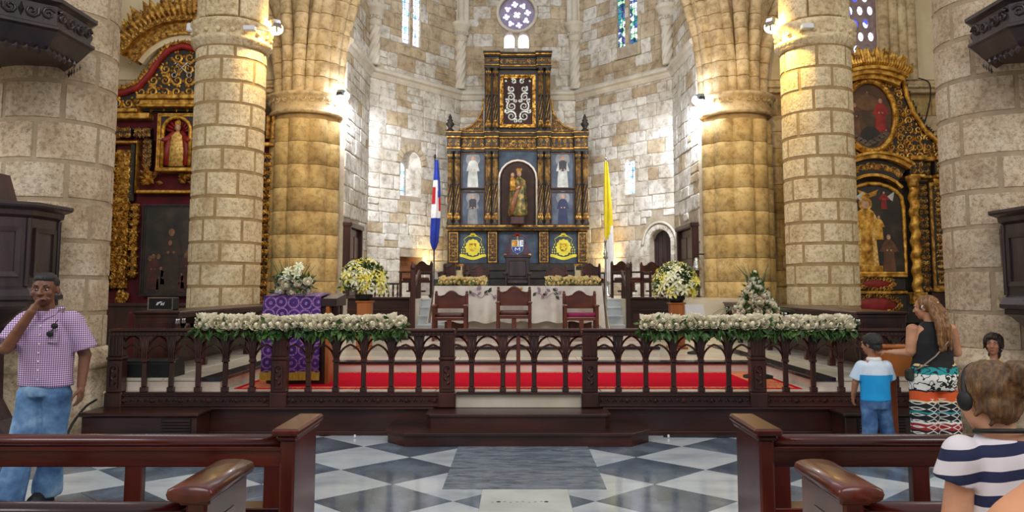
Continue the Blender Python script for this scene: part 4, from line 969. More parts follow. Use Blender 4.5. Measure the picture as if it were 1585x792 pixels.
# cable along the base and loops at the column
def cable(label, pts, r, m=m_black):
    mb = MB(); P = [V3(p) for p in pts]; Q = []
    for i in range(len(P)-1):
        a, b, c, d = P[max(i-1, 0)], P[i], P[i+1], P[min(i+2, len(P)-1)]
        for k in range(6):
            t = k/6; Q.append(.5*((2*b)+(c-a)*t+(2*a-5*b+4*c-d)*t*t+(3*b-a-3*c+d)*t**3))
    mb.tube(Q+[P[-1]], r, 6); o = mb.build('cable', m); tag(o, label, 'cable'); return o
cable('black cable looping down beside the left end of the communion rail', [(-5.0, 9.5, .42), (-5.03, 9.32, .36), (-5.06, 9.12, .2), (-5.06, 9.02, .06), (-5.0, 9.0, .02), (-4.4, 9.02, .015), (-3.6, 9.04, .015), (-2.4, 9.3, .015)], .014)
cable('thin black cable running along the floor by the right half of the plinth', [(1.7, 9.42, .012), (2.4, 9.4, .012), (3.2, 9.42, .012), (3.66, 9.06, .012), (4.6, 9.03, .012)], .011)
cable('black cable hanging on the stone wall beside the right gilded altarpiece', [at(1422, 121, 20.38), at(1438, 128, 20.36), at(1440, 150, 20.36), at(1434, 180, 20.36), at(1428, 197, 20.36)], .018)
mb = MB()
for x in (-4.9, -4.2, -3.55, -3.3, -2.9, -1.9, 1.75, 2.9, 3.3, 3.6):
    mb.box(x-.012, x+.012, 8.99 if (x < -3.6 or x > 3.5) else 9.36, 9.01 if (x < -3.6 or x > 3.5) else 9.38, .005, .04, .004)
o = mb.build('cable_clip', mat('white_plastic', [C(220, 220, 222)]*2, .4)); tag(o, 'little white clips holding the floor cable along the plinth', 'clips', kind='stuff')

# ------------------------------------------------------------------ flowers
def rose_mesh(m, r=.058):
    mb = MB(); rg = random.Random(3)
    mb.ell((0, 0, r*.05), (r*.46, r*.46, r*.6), 8, 6); mb.ell((0, 0, -r*.35), (r*.6, r*.6, r*.4), 8, 5)
    for ring, (n, tilt, rad, s) in enumerate(((3, -.12, .5, .72), (4, .08, .62, .8), (5, .4, .72, .85))):
        for k in range(n):
            a = 2*PI*k/n+ring*.6; d = V3((math.cos(a), math.sin(a), 0)); t = V3((-d.y, d.x, 0)); b = d*r*rad+V3((0, 0, -r*.5)); up = V3((0, 0, 1))*math.cos(tilt)+d*math.sin(tilt); w_ = r*s
            mb.add([b-t*w_*.5, b+t*w_*.5, b+up*r*1.0+t*w_*.75, b+up*r*1.25+d*r*.14, b+up*r*1.0-t*w_*.75, b+up*r*.6+d*r*.2], [(0, 1, 5), (1, 2, 5), (2, 3, 5), (3, 4, 5), (4, 0, 5)], True)
    me = mb.mesh('rose'); me.materials.append(m); return me
rose_me, peach_me = rose_mesh(m_rose), rose_mesh(m_peach, .056)
def leaves(mb, pts, L, W, rg, droop=.3, outward=None):
    for p in pts:
        d = V3((rg.uniform(-1, 1), rg.uniform(-1, 1), rg.uniform(-1, 1)-droop)) if outward is None else V3(outward(p))+V3((rg.uniform(-.5, .5), rg.uniform(-.5, .5), rg.uniform(-.5, .5)))
        d.normalize(); n = d.cross(V3((rg.uniform(-1, 1), rg.uniform(-1, 1), rg.uniform(-1, 1)))).normalized(); k = rg.uniform(.6, 1.3); leaf(mb, p, d, n, L*k, W*k, W*.3)
def rot_put(me, nm, par, loc, rg, look=None, sc=1):
    o = put(me, nm, par, loc)
    q = V3((rg.uniform(-1, 1), rg.uniform(-1, 1)-.3, 1.0)) if look is None else V3(look)
    o.rotation_euler = q.to_track_quat('Z', 'Y').to_euler(); o.scale = (sc, sc, sc); return o
def garland(name, label, x0, x1, y, z, n, rows, me, nm, mw, sd, grp, h=.1, sp=.05, drop=.17):
    rg = random.Random(sd); t = thing(name, label, 'flowers', ((x0+x1)/2, y, z), grp); ox = ORG[t.name]
    mb = MB(); pts = [(rg.uniform(x0, x1), y+rg.uniform(-.12, .06), z+.02+rg.uniform(0, .07)) for _ in range(int((x1-x0)*210))]; leaves(mb, pts, .09, .022, rg)
    pts = [(rg.uniform(x0-.04, x1+.04), y-.1+rg.uniform(-.03, .02), z+.02-rg.uniform(0, drop*.5)) for _ in range(int((x1-x0)*150*drop/.17))]; leaves(mb, pts, .11, .022, rg, 1.0); mb.build('foliage', m_green, t, kind='stuff')
    mb = MB(); pts = [(rg.uniform(x0, x1), y+rg.uniform(-.12, .02), z+.06+rg.uniform(0, .09)) for _ in range(int((x1-x0)*26))]
    for p in pts: mb.ell(p, .011, 5, 4)
    mb.build('filler_blossom', m_cream2, t, kind='stuff')
    for r_ in range(rows):
        for k in range(n):
            x = x0+(x1-x0)*(k+.5+rg.uniform(-.22, .22)+(.4 if r_ % 2 else 0))/(n+.4); yy = y-.09+sp*r_+rg.uniform(-.015, .015); zz = z+.055+h*r_/max(1, rows-1)*.75+rg.uniform(-.018, .018)
            rot_put(me, nm, t, (x-ox[0], yy-ox[1], zz-ox[2]), rg, (rg.uniform(-.5, .5), -1+.45*r_, .35+.45*r_), rg.uniform(.8, 1.15))
    return t
garland('rose_garland', 'long ivory rose garland on the communion rail in front of the purple lectern', -3.86, -1.36, RYL, 1.25, 26, 3, rose_me, 'rose', m_green, 41, 'rose garlands on the rail')
garland('rose_garland', 'long ivory rose garland on the communion rail below the rose cone', 1.46, 4.02, RYL, 1.25, 27, 3, rose_me, 'rose', m_green, 42, 'rose garlands on the rail')
garland('rose_tray', 'low tray of peach roses on the altar cloth, on the striped flag side', -1.52, -.6, 15.25, 1.785, 10, 3, peach_me, 'rose', m_green, 43, 'rose trays on the altar', .1, .07, .05)
garland('rose_tray', 'low tray of peach roses on the altar cloth, on the yellow flag side', .54, 1.56, 15.25, 1.785, 11, 3, peach_me, 'rose', m_green, 44, 'rose trays on the altar', .1, .07, .05)
def lily_mesh(m):
    mb = MB()
    for k in range(6):
        a = PI/3*k; d = V3((math.cos(a), math.sin(a), 0)); t = V3((-d.y, d.x, 0)); u = V3((0, 0, 1))
        P = [V3((0, 0, 0)), d*.045+u*.035, d*.085+u*.03, d*.11+u*.005]; W = [.006, .02, .017, 0]
        vs = []
        for p, w_ in zip(P, W): vs += [p-t*w_, p+u*-.006, p+t*w_]
        mb.add(vs, [(3*i+j, 3*i+j+1, 3*i+j+4, 3*i+j+3) for i in range(3) for j in (0, 1)], True)
    for k in range(4): a = PI/2*k; mb.tube([(0, 0, 0), (.02*math.cos(a), .02*math.sin(a), .06)], .003, 3)
    me = mb.mesh('lily'); me.materials.append(m); return me
lily_y, lily_c = lily_mesh(m_yellow), lily_mesh(m_cream2)
def bouquet(label, x, y, z0, R, H, sd):
    rg = random.Random(sd); t = thing('lily_bouquet', label, 'flowers', (x, y, z0), 'lily bouquets on oak stands'); mb = MB(); mb.lathe([(.1, z0), (.16, z0+.06), (.16, z0+.12)], (x, y, 0), 14); mb.build('bowl', m_black, t)
    def pt(k=1.0):
        a = rg.uniform(0, 2*PI); b = math.asin(rg.uniform(-.35, 1)); return V3((math.cos(a)*math.cos(b)*R*k, math.sin(a)*math.cos(b)*R*k, H*.42+math.sin(b)*H*.56*k))
    O = V3((x, y, z0)); mb = MB(); P = [O+pt(rg.uniform(.6, 1.0)) for _ in range(900)]; leaves(mb, P, .09, .02, rg, outward=lambda p: (p-O-V3((0, 0, H*.3))).normalized()); mb.build('foliage', m_green, t, kind='stuff')
    mb = MB()
    for _ in range(420): mb.ell(O+pt(rg.uniform(.85, 1.08)), .012, 5, 4)
    mb.build('filler_blossom', m_cream2, t, kind='stuff')
    for k in range(95):
        p = pt(rg.uniform(.9, 1.06)); d = (p-V3((0, 0, H*.3))).normalized(); rot_put(lily_y if rg.random() < .5 else lily_c, 'lily', t, p, rg, d+V3((rg.uniform(-.4, .4), rg.uniform(-.4, .4), rg.uniform(-.2, .4))), rg.uniform(.8, 1.25))
    return t
bouquet('round bouquet of yellow and cream lilies on an oak stand, by the left chancel door', -2.82, 14.5, 1.5, .40, .74, 51)
bouquet('round bouquet of yellow and cream lilies on an oak stand, by the white reading stand', 2.89, 14.5, 1.47, .37, .72, 52)
for x, zt, lb in ((-2.8, 1.5, 'square orange oak flower stand under the lilies by the left chancel door'), (2.89, 1.47, 'square orange oak flower stand under the lilies near the white reading stand')):
    t = thing('flower_stand', lb, 'stand', (x, 14.5, .64), 'oak flower stands'); mb = MB(); mb.box(x-.125, x+.125, 14.37, 14.63, .68, zt-.03, .01); mb.build('shaft', m_oak, t)
    mb = MB(); mb.box(x-.15, x+.15, 14.35, 14.65, zt-.03, zt, .008); mb.build('top', m_oak, t); mb = MB(); mb.box(x-.17, x+.17, 14.33, 14.67, .64, .68, .008); mb.build('base', m_oak, t)
# cone of roses
rg = random.Random(61); X0, Y0, Z0 = 3.3, 11.0, 1.36
t = thing('rose_cone', 'cone shaped arrangement of cream roses with long leaves behind the rail', 'flowers', (X0, Y0, Z0)); O = V3((X0, Y0, Z0))
def cpt(k): h = rg.random()**1.25; a = rg.uniform(0, 2*PI); r = .29*(1-h*.95)*k; return V3((r*math.cos(a), r*math.sin(a), .03+.5*h))
mb = MB(); P = [O+cpt(rg.uniform(.5, 1)) for _ in range(700)]; leaves(mb, P, .09, .017, rg, outward=lambda p: (p-O-V3((0, 0, .12))).normalized())
for k in range(12):
    a = rg.uniform(0, 2*PI); d = V3((math.cos(a), math.sin(a)*.6, .15)); ribbon(mb, [O+d*.1, O+d*.3+V3((0, 0, .06)), O+d*.5+V3((0, 0, .0)), O+d*.6-V3((0, 0, .08))], .012, .004, (0, 0, 1))
for k in range(14): a = rg.uniform(0, 2*PI); ribbon(mb, [O+V3((.08*math.cos(a), .08*math.sin(a), .35)), O+V3((.14*math.cos(a), .1*math.sin(a), .55)), O+V3((.24*math.cos(a), .1, .64+.1*rg.random()))], .005, .002, (0, -1, 0))
mb.build('foliage', m_green, t, kind='stuff')
for k in range(64):
    p = cpt(1.05); d = (p-V3((0, 0, .1))).normalized(); rot_put(rose_me, 'rose', t, p, rg, d, rg.uniform(.65, .85))
mb = MB(); mb.tube([O+V3((0, 0, .5)), O+V3((.0, 0, .62))], .02, 6); mb.build('lily_bud', m_cream2, t)
mb = MB(); mb.lathe([(.2, .5), (.2, .54), (.03, .58), (.03, 1.28), (.16, 1.31), (.16, 1.36)], (X0, Y0, 0), 16); o = mb.build('flower_pedestal', m_black); tag(o, 'slender black pedestal carrying the rose cone', 'stand')

# ------------------------------------------------------------------ lectern with purple hanging
lx0, lx1, ly = -3.3, -2.56, 10.32
t = thing('lectern', 'wooden lectern standing behind the purple brocade hanging', 'lectern', ((lx0+lx1)/2, ly, .5))
mb = MB(); mb.box(lx0+.04, lx1+.06, ly+.02, ly+.5, .5, 1.5, .01); mb.build('cabinet', m_wood, t)
mb = MB(); mb.box(lx1+.06, lx1+.11, ly-.02, ly+.5, .5, 1.5, .008); mb.build('side_board', m_oak, t, 'bright orange side board')
mb = MB(); mb.prism([(lx0, ly-.02, 1.6), (lx0, ly+.56, 1.66), (lx0, ly+.56, 1.5), (lx0, ly-.02, 1.5)], (lx1-lx0+.2, 0, 0)); mb.build('desk_top', m_wood, t)
for k in (0, 1): mb = MB(); mb.box(lx1+.12, lx1+.2, ly+.1+.2*k, ly+.2+.2*k, 1.36, 1.5, .01); mb.build('side_bracket', m_wood, t)
tt = NT('purple_brocade'); p = tt.pos(); vn = tt.n('ShaderNodeTexVoronoi', feature='F1'); vn.inputs['Scale'].default_value = 6.5; vn.inputs['Randomness'].default_value = .15; tt.l(tt.scaled(p, (1, 0, 1)), vn.inputs['Vector'])
d = tt.math('SINE', tt.math('MULTIPLY', vn.outputs['Distance'], 17)); d2 = tt.noise(p, 55, 3)
msk = tt.math('MULTIPLY', tt.ramp(d, [(.3, (0, 0, 0, 1)), (.7, (1, 1, 1, 1))]), tt.ramp(d2, [(.36, (0, 0, 0, 1)), (.5, (1, 1, 1, 1))]))
tt.l(tt.mix(msk, tt.ramp(tt.noise(p, 3), [(.3, C(44, 14, 88)), (.7, C(84, 32, 132))]), C(160, 112, 172)), tt.b.inputs['Base Color']); tt.b.inputs['Roughness'].default_value = .5; m_purple = tt.m
t = thing('lectern_cloth', 'purple brocade hanging with a gold fringe draped over the lectern', 'cloth', ((lx0+lx1)/2, ly-.03, .55))
def drape(mb, x0, x1, zt, zb, y, amp, k, ph, n=30, m=8):
    vs = [(x0+(x1-x0)*i/n, y-amp*(j/m)*(.6+.4*math.sin(k*i/n*6.28+ph))*1.0, zt+(zb-zt)*j/m) for j in range(m+1) for i in range(n+1)]
    mb.add(vs, [(j*(n+1)+i, (j+1)*(n+1)+i, (j+1)*(n+1)+i+1, j*(n+1)+i+1) for j in range(m) for i in range(n)], True)
    vs2 = [(a, b+.006, c) for a, b, c in vs]; mb.add(vs2, [(j*(n+1)+i, j*(n+1)+i+1, (j+1)*(n+1)+i+1, (j+1)*(n+1)+i) for j in range(m) for i in range(n)], True)
mb = MB(); drape(mb, lx0-.01, lx1, 1.63, .66, ly-.03, .035, 2.2, .4)
mb.add([(lx0-.01, ly-.044, 1.63), (lx1, ly-.044, 1.63), (lx1, ly+.56, 1.675), (lx0-.01, ly+.56, 1.675)], [(0, 1, 2, 3)]); mb.build('hanging', m_purple, t)
mb = MB(); drape(mb, lx0-.02, lx1+.01, .67, .56, ly-.06, .015, 2.2, .4, 30, 2); mb.build('gold_fringe', mat('gold_fringe', [C(170, 128, 30), C(232, 196, 76)], .6, .2, 30, stretch=(6, 1, .4), bump=.4, bscale=60), t, 'gold fringe')
# flowers on the lectern
rg = random.Random(71); O = V3((-3.0, ly+.2, 1.66)); t = thing('flower_arrangement', 'loose white roses and lilies with grasses on top of the lectern', 'flowers', tuple(O))
mb = MB(); pts = [O+V3((rg.uniform(-.22, .26), rg.uniform(-.1, .1), rg.uniform(0, .24))) for _ in range(260)]; leaves(mb, pts, .1, .016, rg, -.5)
for k in range(26): a = rg.uniform(-1, 1); ribbon(mb, [O+V3((a*.1, 0, .1)), O+V3((a*.2, 0, .26)), O+V3((a*.3, 0, .36+.12*rg.random()))], .005, .002, (0, -1, 0))
mb.build('foliage', m_green, t, kind='stuff')
for k in range(24): rot_put(rose_me, 'rose', t, V3((rg.uniform(-.2, .24), rg.uniform(-.12, .05), rg.uniform(.02, .2))), rg, (rg.uniform(-.5, .5), -1, .6), rg.uniform(.65, .9))
for k in range(9): rot_put(lily_c, 'lily', t, V3((rg.choice((-.06, .08))+rg.uniform(-.03, .03), -.05, .2+.02*k)), rg, (rg.uniform(-.6, .6), -1, .4), .7)
mb = MB(); mb.box(-3.2, -3.1, ly+.05, ly+.15, 1.66, 1.7, .01); mb.tube([(-3.15, ly+.1, 1.7), (-3.2, ly+.08, 1.8), (-3.19, ly+.02, 1.87), (-3.13, ly-.02, 1.9), (-3.05, ly-.04, 1.88), (-2.96, ly-.06, 1.83)], .009, 8); o = mb.build('microphone', m_steel); tag(o, 'gooseneck microphone curving over the lectern flowers', 'microphone')
mb = MB(); mb.capsule((-2.97, ly-.06, 1.835), (-2.92, ly-.07, 1.80), .014, .016); h = mb.build('microphone_head', m_black, o)

# ------------------------------------------------------------------ altar
t = thing('altar_table', 'altar table with cream block base below the white cloth', 'altar', (0, 15.5, .8))
mb = MB(); mb.box(-1.55, 1.56, 15.02, 15.98, 1.68, 1.76, .01); mb.build('table_top', m_cream, t)
mb = MB(); mb.box(-.95, .96, 15.15, 15.85, .8, 1.68, .01); mb.build('block_base', m_cream, t)
for s in (-1, 1):
    mb = MB(); mb.box(s*.98, s*1.4, 15.12, 15.88, .8, 1.68, .02); mb.build('side_support', m_chair, t, 'red brown wooden support')
t = thing('altar_cloth', 'white embroidered linen altar cloth hanging in folds over the altar', 'cloth', (0, 15.5, 1.77))
mb = MB(); n, m = 90, 10; x0, x1 = -1.58, 1.59
def fold(i, j): f = i/n; return .085*(j/m)*(math.sin(f*47)+.6*math.sin(f*81+1)+.5*math.sin(f*23))*.6
vs = [(x0+(x1-x0)*i/n+.06*(j/m)*(2*i/n-1), 14.97-.06*j/m-fold(i, j), 1.772-(.68+.02*math.sin(i*.5)+(.16*max(0, i/n-.94)/.06))*j/m) for j in range(m+1) for i in range(n+1)]
mb.add(vs, [(j*(n+1)+i, (j+1)*(n+1)+i, (j+1)*(n+1)+i+1, j*(n+1)+i+1) for j in range(m) for i in range(n)], True)
mb.add([(x0, 14.99, 1.772), (x1, 14.99, 1.772), (x1, 16.01, 1.772), (x0, 16.01, 1.772)], [(0, 1, 2, 3)])
for s, x in ((-1, x0), (1, x1)):
    vs = [(x+s*(.02+.1*j/m+.03*math.sin(i*1.1)*j/m), 14.99-.04*j/m*(1-i/20)+1.02*i/20, 1.772-(.66+.2*(1-i/20 if s > 0 else .2))*j/m) for j in range(m+1) for i in range(21)]
    mb.add(vs, [(j*21+i, (j+1)*21+i, (j+1)*21+i+1, j*21+i+1) if s < 0 else (j*21+i, j*21+i+1, (j+1)*21+i+1, (j+1)*21+i) for j in range(m) for i in range(20)], True)
cl = mb.build('linen', m_linen, t)
rg = random.Random(5); mb = MB()
for c in (-.62, .6):
    for k in range(12):
        x = c+rg.uniform(-.26, .26); z = 1.64+rg.uniform(-.06, .05); mi = 0 if k < 5 else 1
        leaf(mb, (x, 14.93, z), (rg.uniform(-1, 1), 0, rg.uniform(-1, 1)), (0, -1, 0), .1, .03, .006, mi)
    mb.tube([(c-.3+.06*k, 14.925-.004*k % 2, 1.6+.05*math.sin(k*1.3)) for k in range(11)], .007, 4, mi=1)
for k in range(7): leaf(mb, (.0+.02*(k-3), 14.955, 1.69), (math.sin(k-3), 0, 1), (0, -1, 0), .07, .018, .006, 2)
mb.build('embroidery', [mat('embroidered_green', [C(40, 60, 40), C(70, 90, 60)], .8), mat('embroidered_violet', [C(150, 120, 140), C(190, 160, 175)], .8), m_gold2], cl, 'grape vine embroidery')
for x, lb in ((-1.16, 'candle in a glass cylinder on the altar, behind the roses on the striped flag side'), (1.18, 'candle in a glass cylinder on the altar, behind the roses on the yellow flag side')):
    c = thing('altar_candle', lb, 'candle', (x, 15.55, 1.773), 'altar candles'); mb = MB(); mb.lathe([(.055, 1.773), (.055, 2.07), (.05, 2.08)], (x, 15.55, 0), 14); mb.build('wax', mat('candle_wax', [C(240, 226, 180)]*2, .5) if x < 0 else bpy.data.materials['candle_wax'], c)
    mb = MB(); mb.lathe([(.078, 1.774), (.08, 2.19)], (x, 15.55, 0), 16); mb.f = mb.f[:16]; mb.sm = mb.sm[:16]; mb.mi = mb.mi[:16]
    gm = bpy.data.materials.get('clear_glass')
    if not gm: q = NT('clear_glass'); q.b.inputs['Transmission Weight'].default_value = 1; q.b.inputs['Roughness'].default_value = .02; q.b.inputs['IOR'].default_value = 1.1; gm = q.m
    mb.build('glass_cylinder', gm, c)
    mb = MB(); mb.lathe([(.081, 2.16), (.083, 2.2), (.079, 2.2)], (x, 15.55, 0), 16); mb.lathe([(.09, 1.774), (.09, 1.8)], (x, 15.55, 0), 14); mb.build('metal_rim', m_gold, c)

# ------------------------------------------------------------------ chairs
def make_chair(m, cushion, name='sanctuary_chair'):
    t = thing(name, '-', 'chair')
    W = .28
    for s in (-1, 1):
        mb = MB(); mb.box(s*W-.028, s*W+.028, .2, .26, 0, .84, .008); mb.ell((s*W, .23, .855), .026, 8, 6); mb.build('back_post', m, t)
        mb = MB(); mb.box(s*W-.026, s*W+.026, -.27, -.215, 0, .62, .008); mb.build('front_leg', m, t)
        mb = MB(); mb.box(s*W-.04, s*W+.04, -.3, .21, .60, .64, .015); mb.build('arm', m, t)
    o = [(-W, .56), (W, .56), (W, .80), (.2, .79), (.13, .81), (.09, .85), (.04, .88), (0, .89), (-.04, .88), (-.09, .85), (-.13, .81), (-.2, .79), (-W, .80)]
    mb = MB(); mb.prism([(x, .25, z) for x, z in o], (0, -.035, 0)); b = mb.build('backrest', m, t)
    mb = MB(); mb.tube([(x, .212, z-.02) for x, z in o[3:12]], .008, 4); mb.build('back_moulding', m, b)
    mb = MB(); mb.box(-W, W, -.26, .24, .36, .42, .01); mb.build('seat_frame', m, t)
    mb = MB(); R = []
    for z, k in ((.42, .96), (.45, 1.0), (.47, .98), (.487, .9)): R.append([(W*k*math.copysign(abs(math.cos(q))**.35, math.cos(q)), -.015+.23*k*math.copysign(abs(math.sin(q))**.35, math.sin(q)), z) for q in [2*PI*i/24 for i in range(24)]])
    mb.loft(R); mb.build('cushion', cushion, t)
    mb = MB(); mb.box(-W, W, -.02, .02, .14, .18, .006); mb.box(-.04, .04, -.26, -.22, .14, .36, .006); mb.build('stretcher', m, t)
    return t
m_mag = mat('magenta_velvet', [C(116, 8, 60), C(160, 20, 86)], .8, 0, 6); m_brownc = mat('brown_leather', [C(56, 20, 14), C(88, 36, 24)], .4, 0, 6)
ch1 = make_chair(m_chair, m_brownc); ch1.location = (-1.22, 14.3, .8); tag(ch1, 'carved armchair in front of the altar, nearest the striped flag', 'chair', 'armchairs before the altar'); ORG.pop(ch1.name, 0)
c_ = dup(ch1, (-.075, 14.3, .8), 0, 'middle carved armchair in front of the altar, a little taller', 'armchairs before the altar'); c_.scale = (1.02, 1, 1.09)
ch2 = make_chair(m_chair, m_mag); ch2.location = (1.12, 14.3, .8); tag(ch2, 'carved armchair with a magenta velvet cushion in front of the altar', 'chair', 'armchairs before the altar')
chd = make_chair(m_wood, m_brownc, 'choir_chair'); chd.location = (2.62, 19.0, 1.49); chd.rotation_euler = (0, 0, .5); tag(chd, 'dark carved chair on the presbytery right behind the silver staff', 'chair', 'dark presbytery chairs')
for x, y, a, lb in ((3.4, 19.5, .3, 'dark carved chair on the presbytery in front of the small arched door'), (-2.45, 19.0, -.5, 'dark carved chair on the presbytery below the square wall recess'), (-1.72, 20.6, -.2, 'dark carved chair behind the altar, behind the candle on the striped flag side'), (1.92, 20.6, .2, 'dark carved chair behind the altar, behind the candle on the yellow flag side'), (-1.15, 22.9, 0, 'dark carved chair against the retable base, left of the throne'), (1.12, 22.9, 0, 'dark carved chair against the retable base, right of the throne')):
    dup(chd, (x, y, 1.49), a, lb, 'dark presbytery chairs')

# ------------------------------------------------------------------ choir furniture
def stalls(label, s, y0, y1, xi, xo, base=.65):
    t = thing('choir_stalls', label, 'bench', (s*(xi+xo)/2, y0, base), 'choir stalls')
    mb = MB(); mb.box(s*(xi-.03), s*(xo+.03), y0-.03, y1, 1.40, 1.435, .01); mb.box(s*xi, s*xo, y0, y1, 1.35, 1.40, .005); mb.build('top_shelf', m_wood, t)
    mb = MB(); mb.box(s*(xi+.02), s*xo, y0, y0+.05, base, 1.37, .01); e = mb.build('end_panel', m_wood, t)
    mb = MB(); frame(mb, min(s*(xi+.07), s*(xo-.05)), max(s*(xi+.07), s*(xo-.05)), base+.1, 1.3, y0, .05, .02); mb.build('panel_frame', m_wood, e)
    mb = MB(); mb.box(s*(xo-.05), s*xo, y0+.05, y1, base, 1.37); mb.build('back_panel', m_wood, t)
    mb = MB(); mb.box(s*(xi+.12), s*(xo-.05), y0+.05, y1, base+.38, base+.43, .01); mb.build('seat', m_wood, t)
    n = int((y1-y0)/.85)
    mb = MB(); z = base; mb.box(-.045, .045, -.045, .045, z, z+.1, .008); mb.lathe([(.03, z+.1), (.042, z+.13), (.024, z+.17), (.04, z+.27), (.044, z+.33), (.026, z+.42), (.038, z+.45), (.026, z+.48), (.034, z+.58), (.026, z+.62), (.04, z+.65)], (0, 0, 0), 10); mb.box(-.04, .04, -.04, .04, z+.65, 1.36, .008)
    me = mb.mesh('turned_column'); me.materials.append(m_wood)
    arm = MB(); arm.box(-.03, .03, -.03, .03, 0, .02); am = MB(); am.tube([(0, 0, 0), (s*.1, 0, .04), (s*.2, 0, .02), (s*.3, 0, .06)], .035, 6); ame = am.mesh('arm_rest'); ame.materials.append(m_wood)
    kb = MB(); kb.lathe([(.014, 0), (.022, .02), (.012, .04), (.02, .06), (0, .075)], (0, 0, 0), 8); kme = kb.mesh('pewter_knob'); kme.materials.append(m_steel)
    for k in range(n+1):
        y = y0+.12+(y1-y0-.2)*k/n
        put(me, 'turned_column', t, (s*(xi+.05)-s*(xi+xo)/2, y-y0, -base))
        put(ame, 'arm_rest', t, (s*(xi+.08)-s*(xi+xo)/2, y-y0, .52))
        for q in (-.12, -.06, .06, .12):
            put(kme, 'pewter_knob', t, (s*(xi+.02)-s*(xi+xo)/2, y-y0+q, 1.27-base))
    mb = MB()
    for k in range(n*2):
        y = y0+.3+(y1-y0-.4)*k/(n*2); spiral(mb, (s*(xi+.0), y, 1.2), V3((0, 1, 0)), (0, 0, 1), (-s, 0, 0), .1, 1 if k % 2 else -1, k, .03, .03)
    mb.build('carved_apron', m_wood, t, kind='stuff')
    return t
stalls('row of dark choir stalls with turned columns behind the rail, on the purple lectern side', -1, 10.35, 16.8, 4.43, 5.0)
stalls('row of dark choir stalls with turned columns behind the rail, on the rose cone side', 1, 10.2, 16.8, 4.36, 4.98)
def choir_desk(label, x0, x1, dark):
    t = thing('choir_desk', label, 'desk', ((x0+x1)/2, 16.95, .64), 'choir desks'); mb = MB(); mb.box(x0, x1, 16.8, 16.88, .64, 1.5, .01); b = mb.build('front', m_woodh, t)
    mb = MB(); mb.box(x0-.02, x1+.02, 16.7, 17.1, 1.5, 1.54, .012); mb.build('top', m_woodh, t)
    n = 4
    for k in range(n): a, c = x0+(x1-x0)*k/n+.04, x0+(x1-x0)*(k+1)/n-.04; mb = MB(); mb.box(a, c, 16.775, 16.8, .75, 1.2, .02); mb.build('panel', m_pulpit if k == dark else m_wood, b)
    mb = MB(); mb.box(x0, x1, 16.76, 16.8, 1.25, 1.29, .01); mb.build('moulding', m_woodh, b)
choir_desk('dark panelled choir desk left of the marble stair', -3.62, -2.3, 2); choir_desk('dark panelled choir desk right of the marble stair', 2.38, 3.5, 2)
for x, lb, s in ((-2.2, 'tall slender dark stair post on the left of the marble stair', -1), (2.3, 'tall slender dark stair post on the right of the marble stair', 1)):
    t = thing('stair_post', lb, 'post', (x, 16.75, .8)); mb = MB(); mb.box(x-.05, x+.05, 16.5, 16.6, .8, 2.12, .012); mb.lathe([(.05, 2.12), (.065, 2.15), (.05, 2.2), (.03, 2.24), (0, 2.27)], (x, 16.55, 0), 10); mb.build('newel', m_wood, t)
    mb = MB(); mb.tube([(x, 16.6, 1.65), (x, 17.6, 2.1)], .035, 6); mb.build('handrail', m_wood, t); mb = MB()
    for k in range(3): mb.lathe([(.02, 1.5), (.03, 1.6), (.018, 1.7), (.02, 1.75+.1*k)], (x, 17.0+.25*k, 0), 8)
    mb.build('spindles', m_wood, t, kind='stuff')
t = thing('prayer_desk', 'small dark prayer desk with turned spindles on the presbytery beside the left chancel wall', 'desk', (-3.05, 18.3, 1.49)); mb = MB(); mb.box(-3.35, -2.75, 18.25, 18.35, 1.8, 1.85, .012); mb.box(-3.35, -2.75, 18.2, 18.4, 1.49, 1.53, .01); mb.build('rails', m_wood, t)
for k in range(6): mb = MB(); x = -3.31+.105*k; mb.lathe([(.016, 1.53), (.026, 1.6), (.014, 1.66), (.024, 1.73), (.016, 1.8)], (x, 18.3, 0), 8); mb.build('spindle', m_wood, t)
# staff, bell, white stand, flags
t = thing('processional_staff', 'slender silver processional staff standing at the right end of the altar', 'staff', (1.69, 15.25, .8)); mb = MB(); mb.lathe([(.12, .8), (.12, .82), (.03, .86), (.018, .9), (.018, 2.3)], (1.69, 15.25, 0), 10); mb.build('pole', m_steel, t)
mb = MB(); mb.lathe([(.018, 2.28), (.05, 2.31), (.03, 2.35), (.045, 2.4), (.02, 2.45), (.015, 2.6), (.03, 2.63), (0, 2.7)], (1.69, 15.25, 0), 12); mb.build('silver_knop', m_silver, t)
t = thing('altar_bell', 'small hanging bell on a bracket at the right chancel door', 'bell', tuple(at(1078, 400, 20.1))); b = at(1078, 398, 20.1); mb = MB(); mb.tube([b+V3((.2, 0, .08)), b+V3((-.05, 0, .08)), b], .018, 6); mb.build('bracket', m_wood, t)
mb = MB(); mb.lathe([(.02, .0), (.06, -.03), (.08, -.14), (.1, -.24), (.15, -.33), (.13, -.33)], tuple(b), 16); mb.build('bell_body', m_steel, t); mb = MB(); mb.ell(b+V3((0, 0, -.34)), .03, 8, 6); mb.build('clapper', m_black, t)
t = thing('reading_stand', 'small white sloping reading stand beside the right lily bouquet', 'stand', (3.0, 13.3, .64)); mb = MB(); mb.prism([(2.8, 13.2, 1.2), (3.12, 13.2, 1.2), (3.1, 13.3, 1.46), (2.8, 13.3, 1.46)], (0, .02, 0)); mb.build('panel', mat('white_board', [C(206, 200, 200), C(224, 220, 220)], .5), t); mb = MB(); mb.lathe([(.14, .64), (.14, .67), (.02, .7), (.02, 1.22)], (2.96, 13.3, 0), 12); mb.build('leg', m_black, t)
